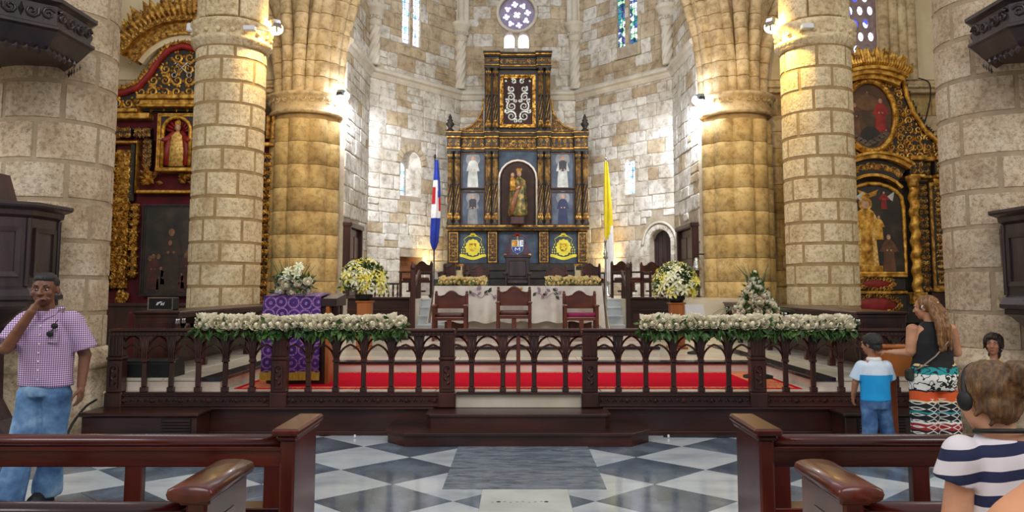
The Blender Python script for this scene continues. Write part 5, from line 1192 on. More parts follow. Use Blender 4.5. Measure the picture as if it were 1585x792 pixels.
def furled(label, x, y, z0, z1, zb, cols, rule, sd):
    t = thing('flag', label, 'flag', (x, y, 1.49)); mb = MB(); mb.lathe([(.14, 1.49), (.14, 1.53), (.02, 1.58), (.02, z1)], (x, y, 0), 10); mb.ell((x, y, z1+.05), (.035, .035, .06), 10, 8); mb.build('flagpole', m_black if sd else m_steel, t)
    n, m = 30, 26; vs = []; 
    for j in range(m+1):
        f = j/m; r = .02+.085*math.sin(PI*min(1, f*.62+.08))*(1 if f < .93 else (1-f)/.07*.7+.3)
        for i in range(n):
            a = 2*PI*i/n; k = 1+.28*math.sin(5*a+3*f+sd); vs.append((x+.05*math.sin(f*2+sd)+r*k*math.cos(a), y-.03+r*.8*k*math.sin(a), z1-.05-(z1-.05-zb)*f))
    mb = MB()
    for j in range(m):
        for i in range(n): mb.add([vs[j*n+i], vs[j*n+(i+1) % n], vs[(j+1)*n+(i+1) % n], vs[(j+1)*n+i]], [(0, 1, 2, 3)], True, rule(i/n, j/m))
    mb.build('furled_cloth', cols, t)
m_fb = mat('flag_blue', [C(22, 40, 140), C(30, 60, 176)], .7, 0, 4); m_fr = mat('flag_red', [C(170, 16, 34), C(200, 30, 48)], .7, 0, 4); m_fw = mat('flag_white', [C(222, 222, 230), C(240, 240, 244)], .7, 0, 4); m_fy = mat('flag_yellow', [C(206, 184, 10), C(234, 214, 40)], .7, 0, 4)
def rule1(a, f):
    s = (a*2) % 1 if a > .5 else .5     # 0..1 across the side seen from the nave
    if f < .2: return 0
    if .3 < f < .5 and s < .42: return 1
    if .42 < f < .56 and s > .78: return 1
    if .2 < f < .58 and s > .8-f*.2 and f < .42: return 0
    if f < .62: return 2
    return 0
furled('furled blue, red and white national flag on a black pole left of the retable', -2.24, 21.0, 0, 5.2, 2.75, [m_fb, m_fr, m_fw], rule1, 1)
furled('furled yellow and white flag on a pole right of the retable', 2.36, 21.0, 0, 5.15, 1.9, [m_fy, m_fw], lambda a, f: 0 if f < .58+.06*math.sin(a*12) else 1, 0)
# loudspeakers and amplifier
def box_speaker(label, x0, x1):
    t = thing('floor_speaker', label, 'speaker', ((x0+x1)/2, 10.0, .5)); mb = MB(); mb.prism([(x0, 9.78, .5), (x0, 10.14, .5), (x0, 10.1, .8), (x0, 9.96, .87), (x0, 9.82, .84)], (x1-x0, 0, 0)); mb.build('cabinet', m_black, t); mb = MB(); mb.box(x0+.03, x1-.03, 9.77, 9.80, .53, .82, .01); mb.build('grille', mat('speaker_mesh', [C(18, 18, 20), C(40, 40, 44)], .5, .3, 90), t)
box_speaker('long black floor speaker behind the left end of the rail', -4.86, -4.22)
a0, a1 = -5.02, -4.68
t = thing('amplifier', 'small black guitar amplifier with silver edges on the choir stall shelf', 'amplifier', (-4.85, 10.85, 1.435)); mb = MB(); mb.box(a0, a1, 10.75, 10.95, 1.437, 1.612, .012); mb.build('cabinet', m_black, t); mb = MB(); frame(mb, a0, a1, 1.437, 1.612, 10.752, .014, .012); mb.build('metal_edge', m_steel, t)
mb = MB(); c = (a0+a1)/2
for q in ([(-.06, -.02), (-.035, -.02), (-.01, .025), (-.04, .02)], [(-.03, -.005), (.0, .01), (.03, .03), (-.01, .03)], [(.0, -.02), (.02, -.02), (.035, .01), (.015, .012)], [(.03, -.022), (.045, -.02), (.06, .024), (.045, .012)]): poly(mb, [(c+x, 1.525+z) for x, z in q], 10.75, .004)
mb.build('logo', mat('logo_white', [C(230, 230, 230)]*2, .5), t, 'white angular logo')
mb = MB(); mb.box(-5.16, -5.03, 10.5, 10.8, 0, 1.42, .01); o = mb.build('plinth', mat('dark_red_board', [C(70, 14, 14), C(92, 22, 20)], .6)); tag(o, 'dark red boarded plinth behind the left end of the rail', 'plinth')
# ------------------------------------------------------------------ gilded altarpiece of the left aisle (front plane y = 20)
m_pdarkg = mat('painted_brown_ground', [C(16, 13, 11), C(34, 26, 20), C(60, 46, 32)], .45, 0, 2.6)
m_pred = mat('painted_red', [C(104, 14, 14), C(160, 32, 26)], .5, 0, 5); m_pyel = mat('painted_gold_brocade', [C(150, 104, 36), C(214, 170, 84), C(236, 208, 140)], .45, .15, 16)
m_pbrn = mat('painted_brown', [C(66, 40, 24), C(110, 70, 42)], .5, 0, 6)
AY0 = 20.0
def A(px, py): p = at(px, py, AY0); return p.x, p.z
la = thing('altarpiece', 'gilded altarpiece with a red robed bishop statue, between the two left columns', 'altarpiece', (A(285, 480)[0], AY0, 0))
rg = random.Random(81); cx = A(285, 100)[0]; PXM = AY0/FPX
def arc_band(mb, c, r0, r1, a0, a1, y, d, n=20):
    P = [(c[0]+r1*math.cos(a0+(a1-a0)*i/n), c[1]+r1*math.sin(a0+(a1-a0)*i/n)) for i in range(n+1)]; Q = [(c[0]+r0*math.cos(a0+(a1-a0)*i/n), c[1]+r0*math.sin(a0+(a1-a0)*i/n)) for i in range(n+1)]
    for i in range(n): mb.prism([(q[0], y, q[1]) for q in (Q[i], P[i], P[i+1], Q[i+1])], (0, -d, 0))
mb = MB(); mb.box(A(170, 0)[0], A(432, 0)[0], AY0+.1, AY0+.5, 0, A(285, 175)[1]); mb.build('red_backing', m_red, la, 'crimson cloth backing')
ac = (A(288, 140)[0], A(288, 140)[1])
mb = MB(); arc_band(mb, ac, 1.42, 1.55, .5, PI-.5, AY0+.1, .35); arc_band(mb, ac, 1.55, 1.78, .5, PI-.5, AY0+.1, .2); arc_band(mb, ac, 1.78, 1.9, .5, PI-.5, AY0+.1, .4); ar = mb.build('arched_crest_band', m_gold, la)
mb = MB(); arc_band(mb, ac, 1.28, 1.42, .55, PI-.55, AY0+.1, .24); arc_band(mb, ac, .4, 1.3, .6, PI-.6, AY0+.15, .05); mb.build('arched_soffit', m_plaster, la)
mb = MB()
for k in range(34):
    a = .45+(PI-.9)*k/33; leaf(mb, (ac[0]+1.86*math.cos(a), AY0-.2, ac[1]+1.86*math.sin(a)), (math.cos(a), -.15, math.sin(a)), (0, -1, 0), .62+.12*math.sin(k*2.3), .15, .09)
    leaf(mb, (ac[0]+1.86*math.cos(a+.02), AY0-.27, ac[1]+1.86*math.sin(a)), (math.cos(a+.2), -.3, math.sin(a+.2)), (0, -1, 0), .4, .11, .08)
    mb.ell((ac[0]+1.84*math.cos(a), AY0-.31, ac[1]+1.84*math.sin(a)), (.05, .03, .05), 7, 5); mb.ell((ac[0]+1.5*math.cos(a), AY0-.26, ac[1]+1.5*math.sin(a)), (.035, .03, .035), 6, 4)
mb.build('leaf_cresting', m_gold, la, 'gilded leaf cresting', 'stuff')
og = [(-118, 172), (-118, 150), (-90, 146), (-70, 138), (-52, 118), (-38, 96), (-22, 80), (0, 74)]
def ogx(k, py): return A(285+k, py)
out = [ogx(*q) for q in og]+[ogx(-a, b) for a, b in og[-2::-1]]
mb = MB(); mb.prism([(a, AY0+.1, b) for a, b in out], (0, -.12, 0)); pd = mb.build('black_pediment', m_ebony, la)
mb = MB(); mb.tube([(a, AY0-.06, b+.03) for a, b in out[1:-1]], .085, 8); mb.build('red_moulding', m_pred, pd, 'red painted moulding')
mb = MB(); mb.tube([(a, AY0-.08, b+.15) for a, b in out[1:-1]], .05, 6)
for i in range(60):
    f = i/59*(len(out)-3); k = int(f); f -= k; a = out[1+k][0]*(1-f)+out[min(2+k, len(out)-2)][0]*f; b = out[1+k][1]*(1-f)+out[min(2+k, len(out)-2)][1]*f; leaf(mb, (a, AY0-.1, b+.1), (rg.uniform(-1, 1), -.2, 1), (0, -1, 0), .16, .05, .05)
mb.build('gilt_moulding', m_gold, pd, kind='stuff')
def insp(a, b):
    X = a; Z = b+A(285, 125)[1]; px_ = abs(X)/PXM; prof = [(-q, py) for q, py in og][::-1]
    for (q0, y0), (q1, y1) in zip(prof, prof[1:]):
        if q0 <= px_ <= q1 and q1 > q0: y = y0+(y1-y0)*(px_-q0)/(q1-q0); return Z < A(285, y+7)[1]
    return False
mb = MB(); scrollwork(mb, (cx, AY0-.03, A(285, 125)[1]), (1, 0, 0), (0, 0, 1), (0, -1, 0), 3.7, 1.5, .3, rg, insp, w=.2, h=.1, leaves=7); mb.build('gilded_scrollwork', m_gold2, pd, kind='stuff')
mb = MB()   # crossed keys
kx, kz = A(283, 106)
for s in (-1, 1):
    d = V3((s, 0, 1)).normalized(); o_ = V3((kx, AY0-.06, kz))-d*.22; mb.tube([o_, o_+d*.44], .02, 5); mb.tube([o_+V3((.06*math.cos(q), 0, .06*math.sin(q)))-d*.05 for q in [2*PI*i/10 for i in range(11)]], .016, 5); e = V3((d.z*s, 0, -d.x*s)).normalized()
    for q in (.36, .42): mb.tube([o_+d*q, o_+d*q+V3((s*.08, 0, -.06))], .018, 4)
mb.build('crossed_keys', m_silver, pd, 'pale crossed keys emblem')
def gbox(nm, x0, y0, x1, y1, d0, d1, m, par=None, bev=.02, label=None, kind=None):
    a, b = A(x0, y1), A(x1, y0); mb = MB(); mb.box(a[0], b[0], AY0-d0, AY0-d1, a[1], b[1], bev); return mb.build(nm, m, par or la, label, kind)
for x0, y0, x1, y1, d in ((219, 150, 351, 157, .32), (222, 157, 348, 165, .24), (219, 165, 351, 169, .3), (166, 171, 220, 177, .3), (170, 177, 236, 186, .22), (350, 171, 404, 177, .3), (334, 177, 400, 186, .22)): gbox('gilt_cornice', x0, y0, x1, y1, -.1, d, m_gold2)
for x0, y0, x1, y1 in ((182, 198, 206, 214), (210, 198, 236, 214), (224, 216, 238, 262)):
    b = gbox('carved_block', x0, y0, x1, y1, -.1, .12, m_ebony); a, c = A((x0+x1)/2, (y0+y1)/2); mb = MB(); scrollwork(mb, (a, AY0-.12, c), (1, 0, 0), (0, 0, 1), (0, -1, 0), (x1-x0)*PXM, (y1-y0)*PXM, .13, rg, w=.2, h=.2, leaves=5); mb.build('gilded_scrollwork', m_gold, b, kind='stuff')
# niche with its frame
a, b = A(252, 264), A(306, 182); c = (a[0]+b[0])/2; zs = A(280, 205)[1]
mb = plate(rect(a[0], b[0], a[1], b[1]), [archpoly(a[0]+.1, b[0]-.1, a[1]+.06, zs)], (0, AY0-.02, 0), (1, 0, 0), (0, 0, 1), (0, -1, 0), .2); nf = mb.build('niche_frame', m_ebony, la)
mb = MB(); P = archpoly(a[0]+.07, b[0]-.07, a[1]+.05, zs); mb.tube([(x, AY0-.24, z) for x, z in P[1:]]+[(P[0][0], AY0-.24, P[0][1])], .05, 6); frame(mb, a[0]-.06, b[0]+.06, a[1]-.05, b[1]+.05, AY0-.2, .07, .08); mb.build('niche_moulding', m_gold2, nf)
mb = MB()
for k in range(9): q = PI*(k+.5)/9; mb.tube([(c, AY0-.05, zs-.02), (c+.34*math.cos(q), AY0-.12, zs+.34*math.sin(q))], [.015, .06], 5)
mb.build('shell', m_pred, nf, 'red and gold shell'); mb = MB(); mb.box(a[0], b[0], AY0-.02, AY0+.1, a[1], b[1]); mb.build('niche_back', m_pdarkg, nf)
z0 = a[1]+.08; s_ = thing('saint_statue', 'small bishop statue in red cape and pale gold vestment in the left altarpiece niche', 'statue', (c, AY0-.2, z0)); y_ = AY0-.16
mb = MB(); mb.rings([((c, y_, z0), .22, .12, 0), ((c, y_, z0+.5), .2, .12, 0), ((c, y_, z0+.78), .17, .1, 0), ((c, y_, z0+.9), .06, .06, 0)], 18); mb.build('vestment', m_pyel, s_)
mb = MB()
for sd in (-1, 1): mb.tube([(c+sd*.24, y_+.0, z0+.02), (c+sd*.26, y_-.02, z0+.4), (c+sd*.2, y_, z0+.75), (c+sd*.08, y_, z0+.9)], [.09, .09, .09, .06], 8); mb.tube([(c+sd*.18, y_-.02, z0+.76), (c+sd*.3, y_-.08, z0+.66), (c+sd*.36, y_-.12, z0+.68)], [.08, .07, .05], 8)
mb.build('cape', m_pred, s_); mb = MB(); mb.ell((c, y_-.02, z0+1.0), (.075, .08, .1), 12, 8)
for sd in (-1, 1): mb.ell((c+sd*.39, y_-.13, z0+.69), (.04, .03, .03), 8, 6)
mb.build('head_and_hands', m_pskin, s_); mb = MB(); mb.loft([[(c-.07, y_-.03, z0+1.06), (c+.07, y_-.03, z0+1.06), (c+.07, y_+.05, z0+1.06), (c-.07, y_+.05, z0+1.06)], [(c-.08, y_-.02, z0+1.14)]+[(c+.08, y_-.02, z0+1.14), (c+.08, y_+.04, z0+1.14), (c-.08, y_+.04, z0+1.14)], [(c-.01, y_, z0+1.24), (c+.01, y_, z0+1.24), (c+.01, y_+.02, z0+1.24), (c-.01, y_+.02, z0+1.24)]], False); mb.build('mitre', m_gold2, s_)
gbox('niche_shelf', 248, 262, 310, 268, -.1, .34, m_gold2)
for x in (236, 300):
    mb = MB(); p = A(x, 276)
    for k in range(26): leaf(mb, (p[0]+rg.uniform(-.2, .2), AY0-.08, p[1]+rg.uniform(-.15, .15)), (rg.uniform(-1, 1), -.2, rg.uniform(-.3, 1)), (0, -1, 0), .22, .06, .08)
    mb.build('leaf_corbel', m_gold, la, kind='stuff')
gbox('gilt_rail', 214, 295, 352, 300, -.1, .16, m_gold2); gbox('gilt_rail', 212, 218, 216, 300, -.1, .14, m_gold2); gbox('dark_pilaster', 200, 220, 212, 312, -.1, .08, m_ebony); gbox('gilt_rail', 176, 219, 216, 223, -.1, .14, m_gold2)
# carved gilded panels
for x0, x1, y0, y1 in ((172, 204, 232, 446), (202, 214, 315, 430), (366, 398, 232, 446), (405, 418, 236, 470)):
    b = gbox('carved_panel', x0, y0, x1, y1, -.1, .06, m_gold if x0 < 400 else m_ebony); a, c = A((x0+x1)/2, (y0+y1)/2); mb = MB()
    scrollwork(mb, (a, AY0-.06, c), (1, 0, 0), (0, 0, 1), (0, -1, 0), (x1-x0)*PXM, (y1-y0)*PXM, .2, rg, w=.24, h=.3, leaves=7)
    for k in range(int((y1-y0)*(x1-x0)*.03)): leaf(mb, (A(rg.uniform(x0, x1), 0)[0], AY0-.1, A(0, rg.uniform(y0, y1))[1]), (rg.uniform(-1, 1), -.3, rg.uniform(-1, 1)), (0, -1, 0), .14, .045, .08)
    mb.build('gilded_foliage', m_gold2, b, kind='stuff')
mb = MB()
for k in range(24): p = A(190+rg.uniform(-9, 9), 446+rg.uniform(0, 24)*(1 if k % 3 else .5)); leaf(mb, (p[0], AY0-.05, p[1]), (rg.uniform(-.6, .6), -.1, -1), (0, -1, 0), .2, .06, .06)
mb.build('leaf_pendant', m_gold, la, kind='stuff')
gbox('dark_pilaster', 418, 178, 431, 480, -.1, .1, m_wood); gbox('dark_frame', 168, 220, 173, 450, -.1, .1, m_ebony); gbox('gilt_cornice', 402, 222, 431, 228, -.1, .2, m_gold)
for k in range(3): gbox('carved_block', 404+k*9, 180, 411+k*9, 216, -.1, .1+.02*k, m_gold)
# dark painting
a, b = A(222, 455), A(348, 320); pc = (a[0]+b[0])/2
mb = MB(); mb.box(a[0], b[0], AY0-.08, AY0+.1, a[1], b[1]); y_ = AY0-.081; K_ = PXM
for x, y, h, rb_, sk in ((265, 440, 88, 1, 2), (238, 448, 56, 3, 2), (292, 446, 62, 3, 2), (250, 452, 40, 1, 2), (318, 446, 66, 1, 2), (282, 452, 30, 3, 2)):
    p = A(x, y); figure(mb, p[0], p[1], h*K_, y_-.002, rb_, sk)
for x, y in ((266, 376), (235, 400), (248, 397), (290, 395)): p = A(x, y); poly(mb, circ(p[0], p[1], .05, 10, .07), y_-.01, .003, 2)
pt = mb.build('painting', [m_pdarkg, mat('painted_dark_brown', [C(34, 23, 16), C(60, 42, 28)], .5, 0, 5), mat('painted_shadow_flesh', [C(92, 58, 36), C(140, 96, 62)], .5, 0, 8), mat('painted_dark_red', [C(50, 18, 12), C(84, 34, 22)], .5, 0, 5)], la, 'dark old painting of praying figures')
mb = MB(); frame(mb, a[0]-.05, b[0]+.05, a[1]-.05, b[1]+.05, AY0-.06, .07, .07); mb.build('painting_frame', m_ebony, pt)
gbox('altar_ledge', 160, 468, 420, 474, -.1, .5, m_wood); mb = MB(); mb.box(A(168, 0)[0], A(425, 0)[0], AY0-.45, AY0+.1, 0, A(285, 474)[1]); mb.build('altar_base', m_wood, la)

# ------------------------------------------------------------------ gilded altarpiece of the right aisle
ra = thing('altarpiece', 'gilded altarpiece with an oval painting, behind the woman in patterned trousers', 'altarpiece', (A(1343, 480)[0], AY0, 0)); rg = random.Random(91); CXR = 1343
def gb(nm, x0, y0, x1, y1, d0, d1, m, par=None, bev=.02, label=None, kind=None): return gbox(nm, x0, y0, x1, y1, d0, d1, m, par or ra, bev, label, kind)
mb = MB(); mb.box(A(1228, 0)[0], A(1462, 0)[0], AY0+.1, AY0+.5, 0, A(1343, 280)[1]); mb.build('back_board', m_ebony, ra)
og = [(-112, 250), (-112, 224), (-104, 220), (-84, 200), (-70, 178), (-58, 150), (-50, 118), (-30, 108), (0, 103)]
out = [A(CXR+a, b) for a, b in og]+[A(CXR-a, b) for a, b in og[-2::-1]]; mb = MB(); mb.prism([(a, AY0+.1, b) for a, b in out], (0, -.14, 0)); gable = mb.build('shaped_gable', m_ebony, ra)
mb = MB()
for s in (0, 1):
    P = [out[i] if not s else out[-1-i] for i in range(1, 7)]; mb.tube([(a, AY0-.1, b) for a, b in P], [.1, .07, .06, .06, .06, .06], 8); sg = -1 if s else 1; spiral(mb, (P[0][0]-sg*-.02, AY0-.12, P[0][1]), (1, 0, 0), (0, 0, 1), (0, -1, 0), .17, sg, 1, .06, .06)
mb.build('curled_gilt_edge', m_gold2, gable)
mb = MB()
for s in (0, 1):
    P = [out[i] if not s else out[-1-i] for i in range(1, 7)]
    for i in range(40): f = i/39*(len(P)-1.01); k = int(f); f -= k; leaf(mb, (P[k][0]*(1-f)+P[k+1][0]*f, AY0-.05, P[k][1]*(1-f)+P[k+1][1]*f+.06), ((-1 if s == 0 else 1)*.5+rg.uniform(-.5, .5), 0, rg.uniform(0, 1)), (0, -1, 0), .15, .035, .04)
mb.build('leaf_fringe', m_ebony, gable, kind='stuff')
def insr(a, b):
    X = a; Z = b+A(CXR, 180)[1]; px_ = abs(X)/PXM; e = (X/(44*PXM))**2+((Z-A(CXR, 181)[1])/(61*PXM))**2
    if e < 1: return False
    prof = [(-q, py) for q, py in og][::-1]
    for (q0, y0), (q1, y1) in zip(prof, prof[1:]):
        if q0 <= px_ <= q1 and q1 > q0: y = y0+(y1-y0)*(px_-q0)/(q1-q0); return Z < A(CXR, y+6)[1]
    return False
xc = A(CXR, 180)[0]; mb = MB(); scrollwork(mb, (xc, AY0-.04, A(CXR, 180)[1]), (1, 0, 0), (0, 0, 1), (0, -1, 0), 3.7, 2.3, .24, rg, insr, w=.2, h=.12, leaves=6); mb.build('gilded_scrollwork', m_gold2, gable, kind='stuff')
ac = (xc, A(CXR, 215)[1]); mb = MB(); arc_band(mb, ac, 1.62, 1.72, PI/2-.5, PI/2+.5, AY0+.1, .5); arc_band(mb, ac, 1.52, 1.62, PI/2-.5, PI/2+.5, AY0+.1, .36); arc_band(mb, ac, 1.72, 1.8, PI/2-.52, PI/2+.52, AY0+.1, .6); mb.build('arched_cornice', m_gold2, ra)
mb = MB()
for k in range(30):
    a = PI/2-.5+k/29; leaf(mb, (ac[0]+1.78*math.cos(a), AY0-.3, ac[1]+1.78*math.sin(a)), (math.cos(a)+rg.uniform(-.3, .3), -.1, math.sin(a)), (0, -1, 0), .42+.14*math.cos((a-PI/2)*3)+rg.uniform(-.06, .06), .13, .08)
    leaf(mb, (ac[0]+1.78*math.cos(a), AY0-.36, ac[1]+1.78*math.sin(a)), (math.cos(a), -.3, math.sin(a)), (0, -1, 0), .28, .1, .08)
mb.build('leaf_cresting', m_gold2, ra, 'gilded leaf cresting', 'stuff')
mb = MB(); oc = (xc, A(CXR, 181)[1]); E0 = [(oc[0]+36*PXM*math.cos(q), oc[1]+51*PXM*math.sin(q)) for q in [2*PI*i/40 for i in range(40)]]
mb.prism([(a, AY0-.05, b) for a, b in E0], (0, -.03, 0)); y_ = AY0-.082
for x, y, h, k in ((1362, 205, 54, 1), (1322, 208, 50, 2), (1318, 226, 30, 6), (1340, 158, 16, 5), (1370, 222, 22, 6), (1312, 180, 24, 6)): p = A(x, y); figure(mb, p[0], p[1], h*PXM, y_, k, 3, None, .2)
p = A(1345, 212); poly(mb, circ(p[0], p[1], .26, 20), y_-.006, .004, 4); p = A(1340, 160); poly(mb, circ(p[0], p[1], .3, 16, .2), y_+.001, .002, 5)
for k in range(9): p = A(1343-30+7*k, 224-abs(k-4)*4); poly(mb, circ(p[0], p[1], .1, 10, .06), y_-.01, .002, 6)
op = mb.build('oval_painting', [mat('painted_umber_sky', [C(52, 34, 20), C(98, 64, 34)], .5, 0, 2.5), m_pred, m_pbrn, m_pskin, m_pdarkg, mat('painted_amber_sky', [C(84, 56, 30), C(122, 82, 44)], .5, 0, 4), mat('painted_cloud', [C(60, 50, 42), C(104, 90, 74)], .5, 0, 5)], ra, 'oval painting of two enthroned figures above a globe')
mb = MB(); n = 48
for rr_, dd, w_ in ((39.5, .08, .07), (42.5, .05, .05)): mb.tube([(oc[0]+rr_*PXM*math.cos(2*PI*i/n), AY0-.06-dd, oc[1]+(rr_+15.5)*PXM*math.sin(2*PI*i/n)) for i in range(n+1)], w_, 6)
for i in range(44): q = 2*PI*i/44; mb.ell((oc[0]+40*PXM*math.cos(q), AY0-.2, oc[1]+55*PXM*math.sin(q)), (.04, .02, .04), 6, 4)
mb.build('oval_frame', m_gold2, op, 'gilt oval frame')
# main storey
ac = (xc, A(CXR, 330)[1])
mb = MB(); a0 = .92; arc_band(mb, ac, 1.36, 1.46, a0, PI-a0, AY0+.1, .5); arc_band(mb, ac, 1.46, 1.52, a0, PI-a0, AY0+.1, .6); arc_band(mb, ac, .93, 1.0, a0-.2, PI-a0+.2, AY0+.1, .3); mb.build('curved_cornice', m_gold2, ra)
mb = MB(); arc_band(mb, ac, 1.0, 1.36, a0, PI-a0, AY0+.1, .3); cf = mb.build('curved_frieze', m_ebony, ra); mb = MB()
for k in range(15):
    q = a0+.05+(PI-2*a0-.1)*k/14; r_ = V3((math.cos(q), 0, math.sin(q))); spiral(mb, V3((ac[0], AY0-.2, ac[1]))+r_*1.18, V3((-r_.z, 0, r_.x)), r_, (0, -1, 0), .09, 1 if k % 2 else -1, k, .025, .03); leaf(mb, V3((ac[0], AY0-.2, ac[1]))+r_*1.1, V3((rg.uniform(-1, 1), 0, 1)), (0, -1, 0), .16, .04, .03)
mb.build('gilded_scrollwork', m_gold, cf, kind='stuff')
for s in (-1, 1):
    S = lambda d0, d1: (CXR+d0, CXR+d1) if s > 0 else (CXR-d1, CXR-d0)
    for d0, d1, dd in ((57, 79, .4), (80, 95, .2), (96, 117, .4)):
        x0, x1 = S(d0, d1)
        gb('cornice_block', x0-1, 244, x1+1, 251, -.1, dd, m_gold2); f = gb('frieze_block', x0, 251, x1, 272, -.1, dd-.1, m_ebony); gb('cornice_block', x0, 272, x1, 277, -.1, dd-.04, m_gold2)
        p = A((x0+x1)/2, 261.5); mb = MB(); scrollwork(mb, (p[0], AY0-dd+.1, p[1]), (1, 0, 0), (0, 0, 1), (0, -1, 0), (x1-x0)*PXM*.9, .3, .15, rg, w=.2, leaves=4); mb.build('gilded_scrollwork', m_gold, f, kind='stuff')
    # spiral column
    xk = A(CXR+s*67, 350)[0]; z0, z1 = A(0, 452)[1], A(0, 291)[1]; mb = MB(); R = []
    for i in range(90):
        z = z0+(z1-z0)*i/89; R.append([(xk+.115*(1+.2*math.cos(q-s*(z-z0)*17))*math.cos(q), AY0-.2+.115*(1+.2*math.cos(q-s*(z-z0)*17))*math.sin(q), z) for q in [2*PI*k/14 for k in range(14)]])
    mb.loft(R); cl_ = mb.build('spiral_column', m_gold2, ra, 'gilded spiral column')
    mb = MB(); mb.lathe([(.11, z1), (.14, z1+.05), (.13, z1+.1), (.2, z1+.24), (.2, z1+.27)], (xk, AY0-.2, 0), 14); mb.build('capital', m_gold, cl_); mb = MB(); mb.box(xk-.18, xk+.18, AY0-.36, AY0-.04, z0-.3, z0, .02); mb.build('base', m_gold, cl_)
    x0, x1 = S(80, 94); f = gb('scroll_panel', x0, 284, x1, 452, -.1, .06, m_ebony); p = A((x0+x1)/2, 368); mb = MB(); scrollwork(mb, (p[0], AY0-.06, p[1]), (1, 0, 0), (0, 0, 1), (0, -1, 0), .24, 2.7, .16, rg, w=.2, h=.15, leaves=6); mb.build('gilded_scrollwork', m_gold, f, kind='stuff')
    x0, x1 = S(97, 115); f = gb('pilaster', x0, 284, x1, 446, -.1, .16, m_ebony); q0, q1 = A(x0, 446), A(x1, 284); mb = MB(); frame(mb, q0[0], q1[0], q0[1], q1[1], AY0-.16, .07, .04); scrollwork(mb, ((q0[0]+q1[0])/2, AY0-.17, (q0[1]+q1[1])/2), (1, 0, 0), (0, 0, 1), (0, -1, 0), .14, 2.5, .13, rg, w=.2, leaves=4); mb.build('gilt_strips', m_gold, f, kind='stuff'); gb('pilaster_capital', x0-1, 277, x1+1, 287, -.1, .22, m_gold2); gb('plinth_block', x0-1, 446, x1+1, 452, -.1, .24, m_gold); gb('dado', x0-1, 452, x1+1, 500, -.1, .2, m_wood)
# painting of the crowned mother
a, b = A(1291, 423), A(1395, 310); ph = archpoly(a[0], b[0], a[1], A(0, 322)[1], 10); zt = A(CXR, 284)[1]
ph = [(x, min(z, zt-.0+.0) if z <= zt else zt-(abs(x-xc)*.12)) for x, z in ph]
ph = [(x, min(z, zt-.34*((x-xc)/(b[0]-xc))**2)) for x, z in ph]
mb = MB(); mb.prism([(x, AY0-.05, z) for x, z in ph], (0, -.03, 0)); y_ = AY0-.082; p = A(1341, 415)
mb.box(p[0]-.38, p[0]+.38, y_-.01, y_, p[1]-.12, p[1]+.06, 0, 4)
figure(mb, p[0], p[1]+.05, 1.72, y_-.002, 1, 2, 4, .2); poly(mb, [(p[0]-.16, p[1]+.1), (p[0]+.16, p[1]+.1), (p[0]+.13, p[1]+1.1), (p[0]-.13, p[1]+1.1)], y_-.012, .002, 4)
figure(mb, p[0]+.32, p[1]+.72, .62, y_-.012, 4, 2, None, .2)
poly(mb, circ(p[0], p[1]+1.63, .17, 16), y_-.001, .001, 4); leaf(mb, (p[0], y_-.02, p[1]+1.7), (0, 0, 1), (0, -1, 0), .2, .12, .01, 4)
q = A(1375, 421); figure(mb, q[0], q[1]+.02, .95, y_-.004, 5, 2, None, .22); q = A(1310, 421); figure(mb, q[0]-.1, q[1]+.02, .6, y_-.004, 5, 2, None, .22)
for x in (1318, 1366): q = A(x, 318); figure(mb, q[0], q[1]-.1, .46, y_-.004, 3, 2, None, .3); poly(mb, [(q[0]+.06, q[1]+.2), (q[0]+.28, q[1]+.36), (q[0]+.22, q[1]+.1)], y_-.006, .002, 6)
for s in (-1, 1): q = A(1341, 300); poly(mb, [(q[0], q[1]), (q[0]+s*.26, q[1]+.1), (q[0]+s*.2, q[1]-.05), (q[0]+s*.04, q[1]-.1)][::s], y_-.004, .003, 4)
pt = mb.build('painting', [m_pdarkg, m_pyel, m_pskin, m_pred, m_gold2, m_pbrn, m_pwhite], ra, 'painting of a crowned mother and child with red angels')
mb = MB(); mb.tube([(x, AY0-.1, z) for x, z in ph]+[(ph[0][0], AY0-.1, ph[0][1])], .055, 6); mb.build('painting_frame', m_gold2, pt)
# predella
gb('predella', 1286, 424, 1400, 429, -.1, .2, m_gold2); f = gb('predella_panel', 1286, 429, 1400, 450, -.1, .08, m_ebony); gb('predella', 1286, 450, 1400, 455, -.1, .2, m_gold2); gb('altar_front', 1286, 455, 1400, 500, -.1, .14, m_ebony); gb('dado', 1400, 455, 1440, 500, -.1, .12, m_ebony)
for x, y, rx, ry in ((1352, 439, 24, 8), (1352, 471, 33, 12), (1300, 471, 20, 12)):
    p = A(x, y); mb = MB(); mb.ell((p[0], AY0-.12, p[1]), (rx*PXM, .06, ry*PXM), 20, 10); c_ = mb.build('red_cartouche', m_pred, ra, 'red painted cartouche')
    mb = MB()
    for k in range(26): q = 2*PI*k/26; spiral(mb, (p[0]+rx*PXM*1.1*math.cos(q), AY0-.15, p[1]+ry*PXM*1.15*math.sin(q)), (1, 0, 0), (0, 0, 1), (0, -1, 0), .07, 1 if k % 2 else -1, k, .022, .04)
    mb.build('gilded_scrollwork', m_gold, c_, kind='stuff')
# sliver of a gilded side altar far out in the left aisle
t = thing('side_altar', 'glimpse of a gilded carved side altar at the outer left aisle wall', 'altarpiece', (-13.1, 17.5, 0)); mb = MB(); mb.box(-13.19, -12.9, 16.2, 19.4, 0, 7.0, .03); b = mb.build('board', m_ebony, t); mb = MB()
scrollwork(mb, (-12.9, 17.8, 5.2), (0, 1, 0), (0, 0, 1), (1, 0, 0), 3.0, 3.4, .3, rg, w=.24, h=.25, leaves=6); mb.build('gilded_foliage', m_gold2, b, kind='stuff')

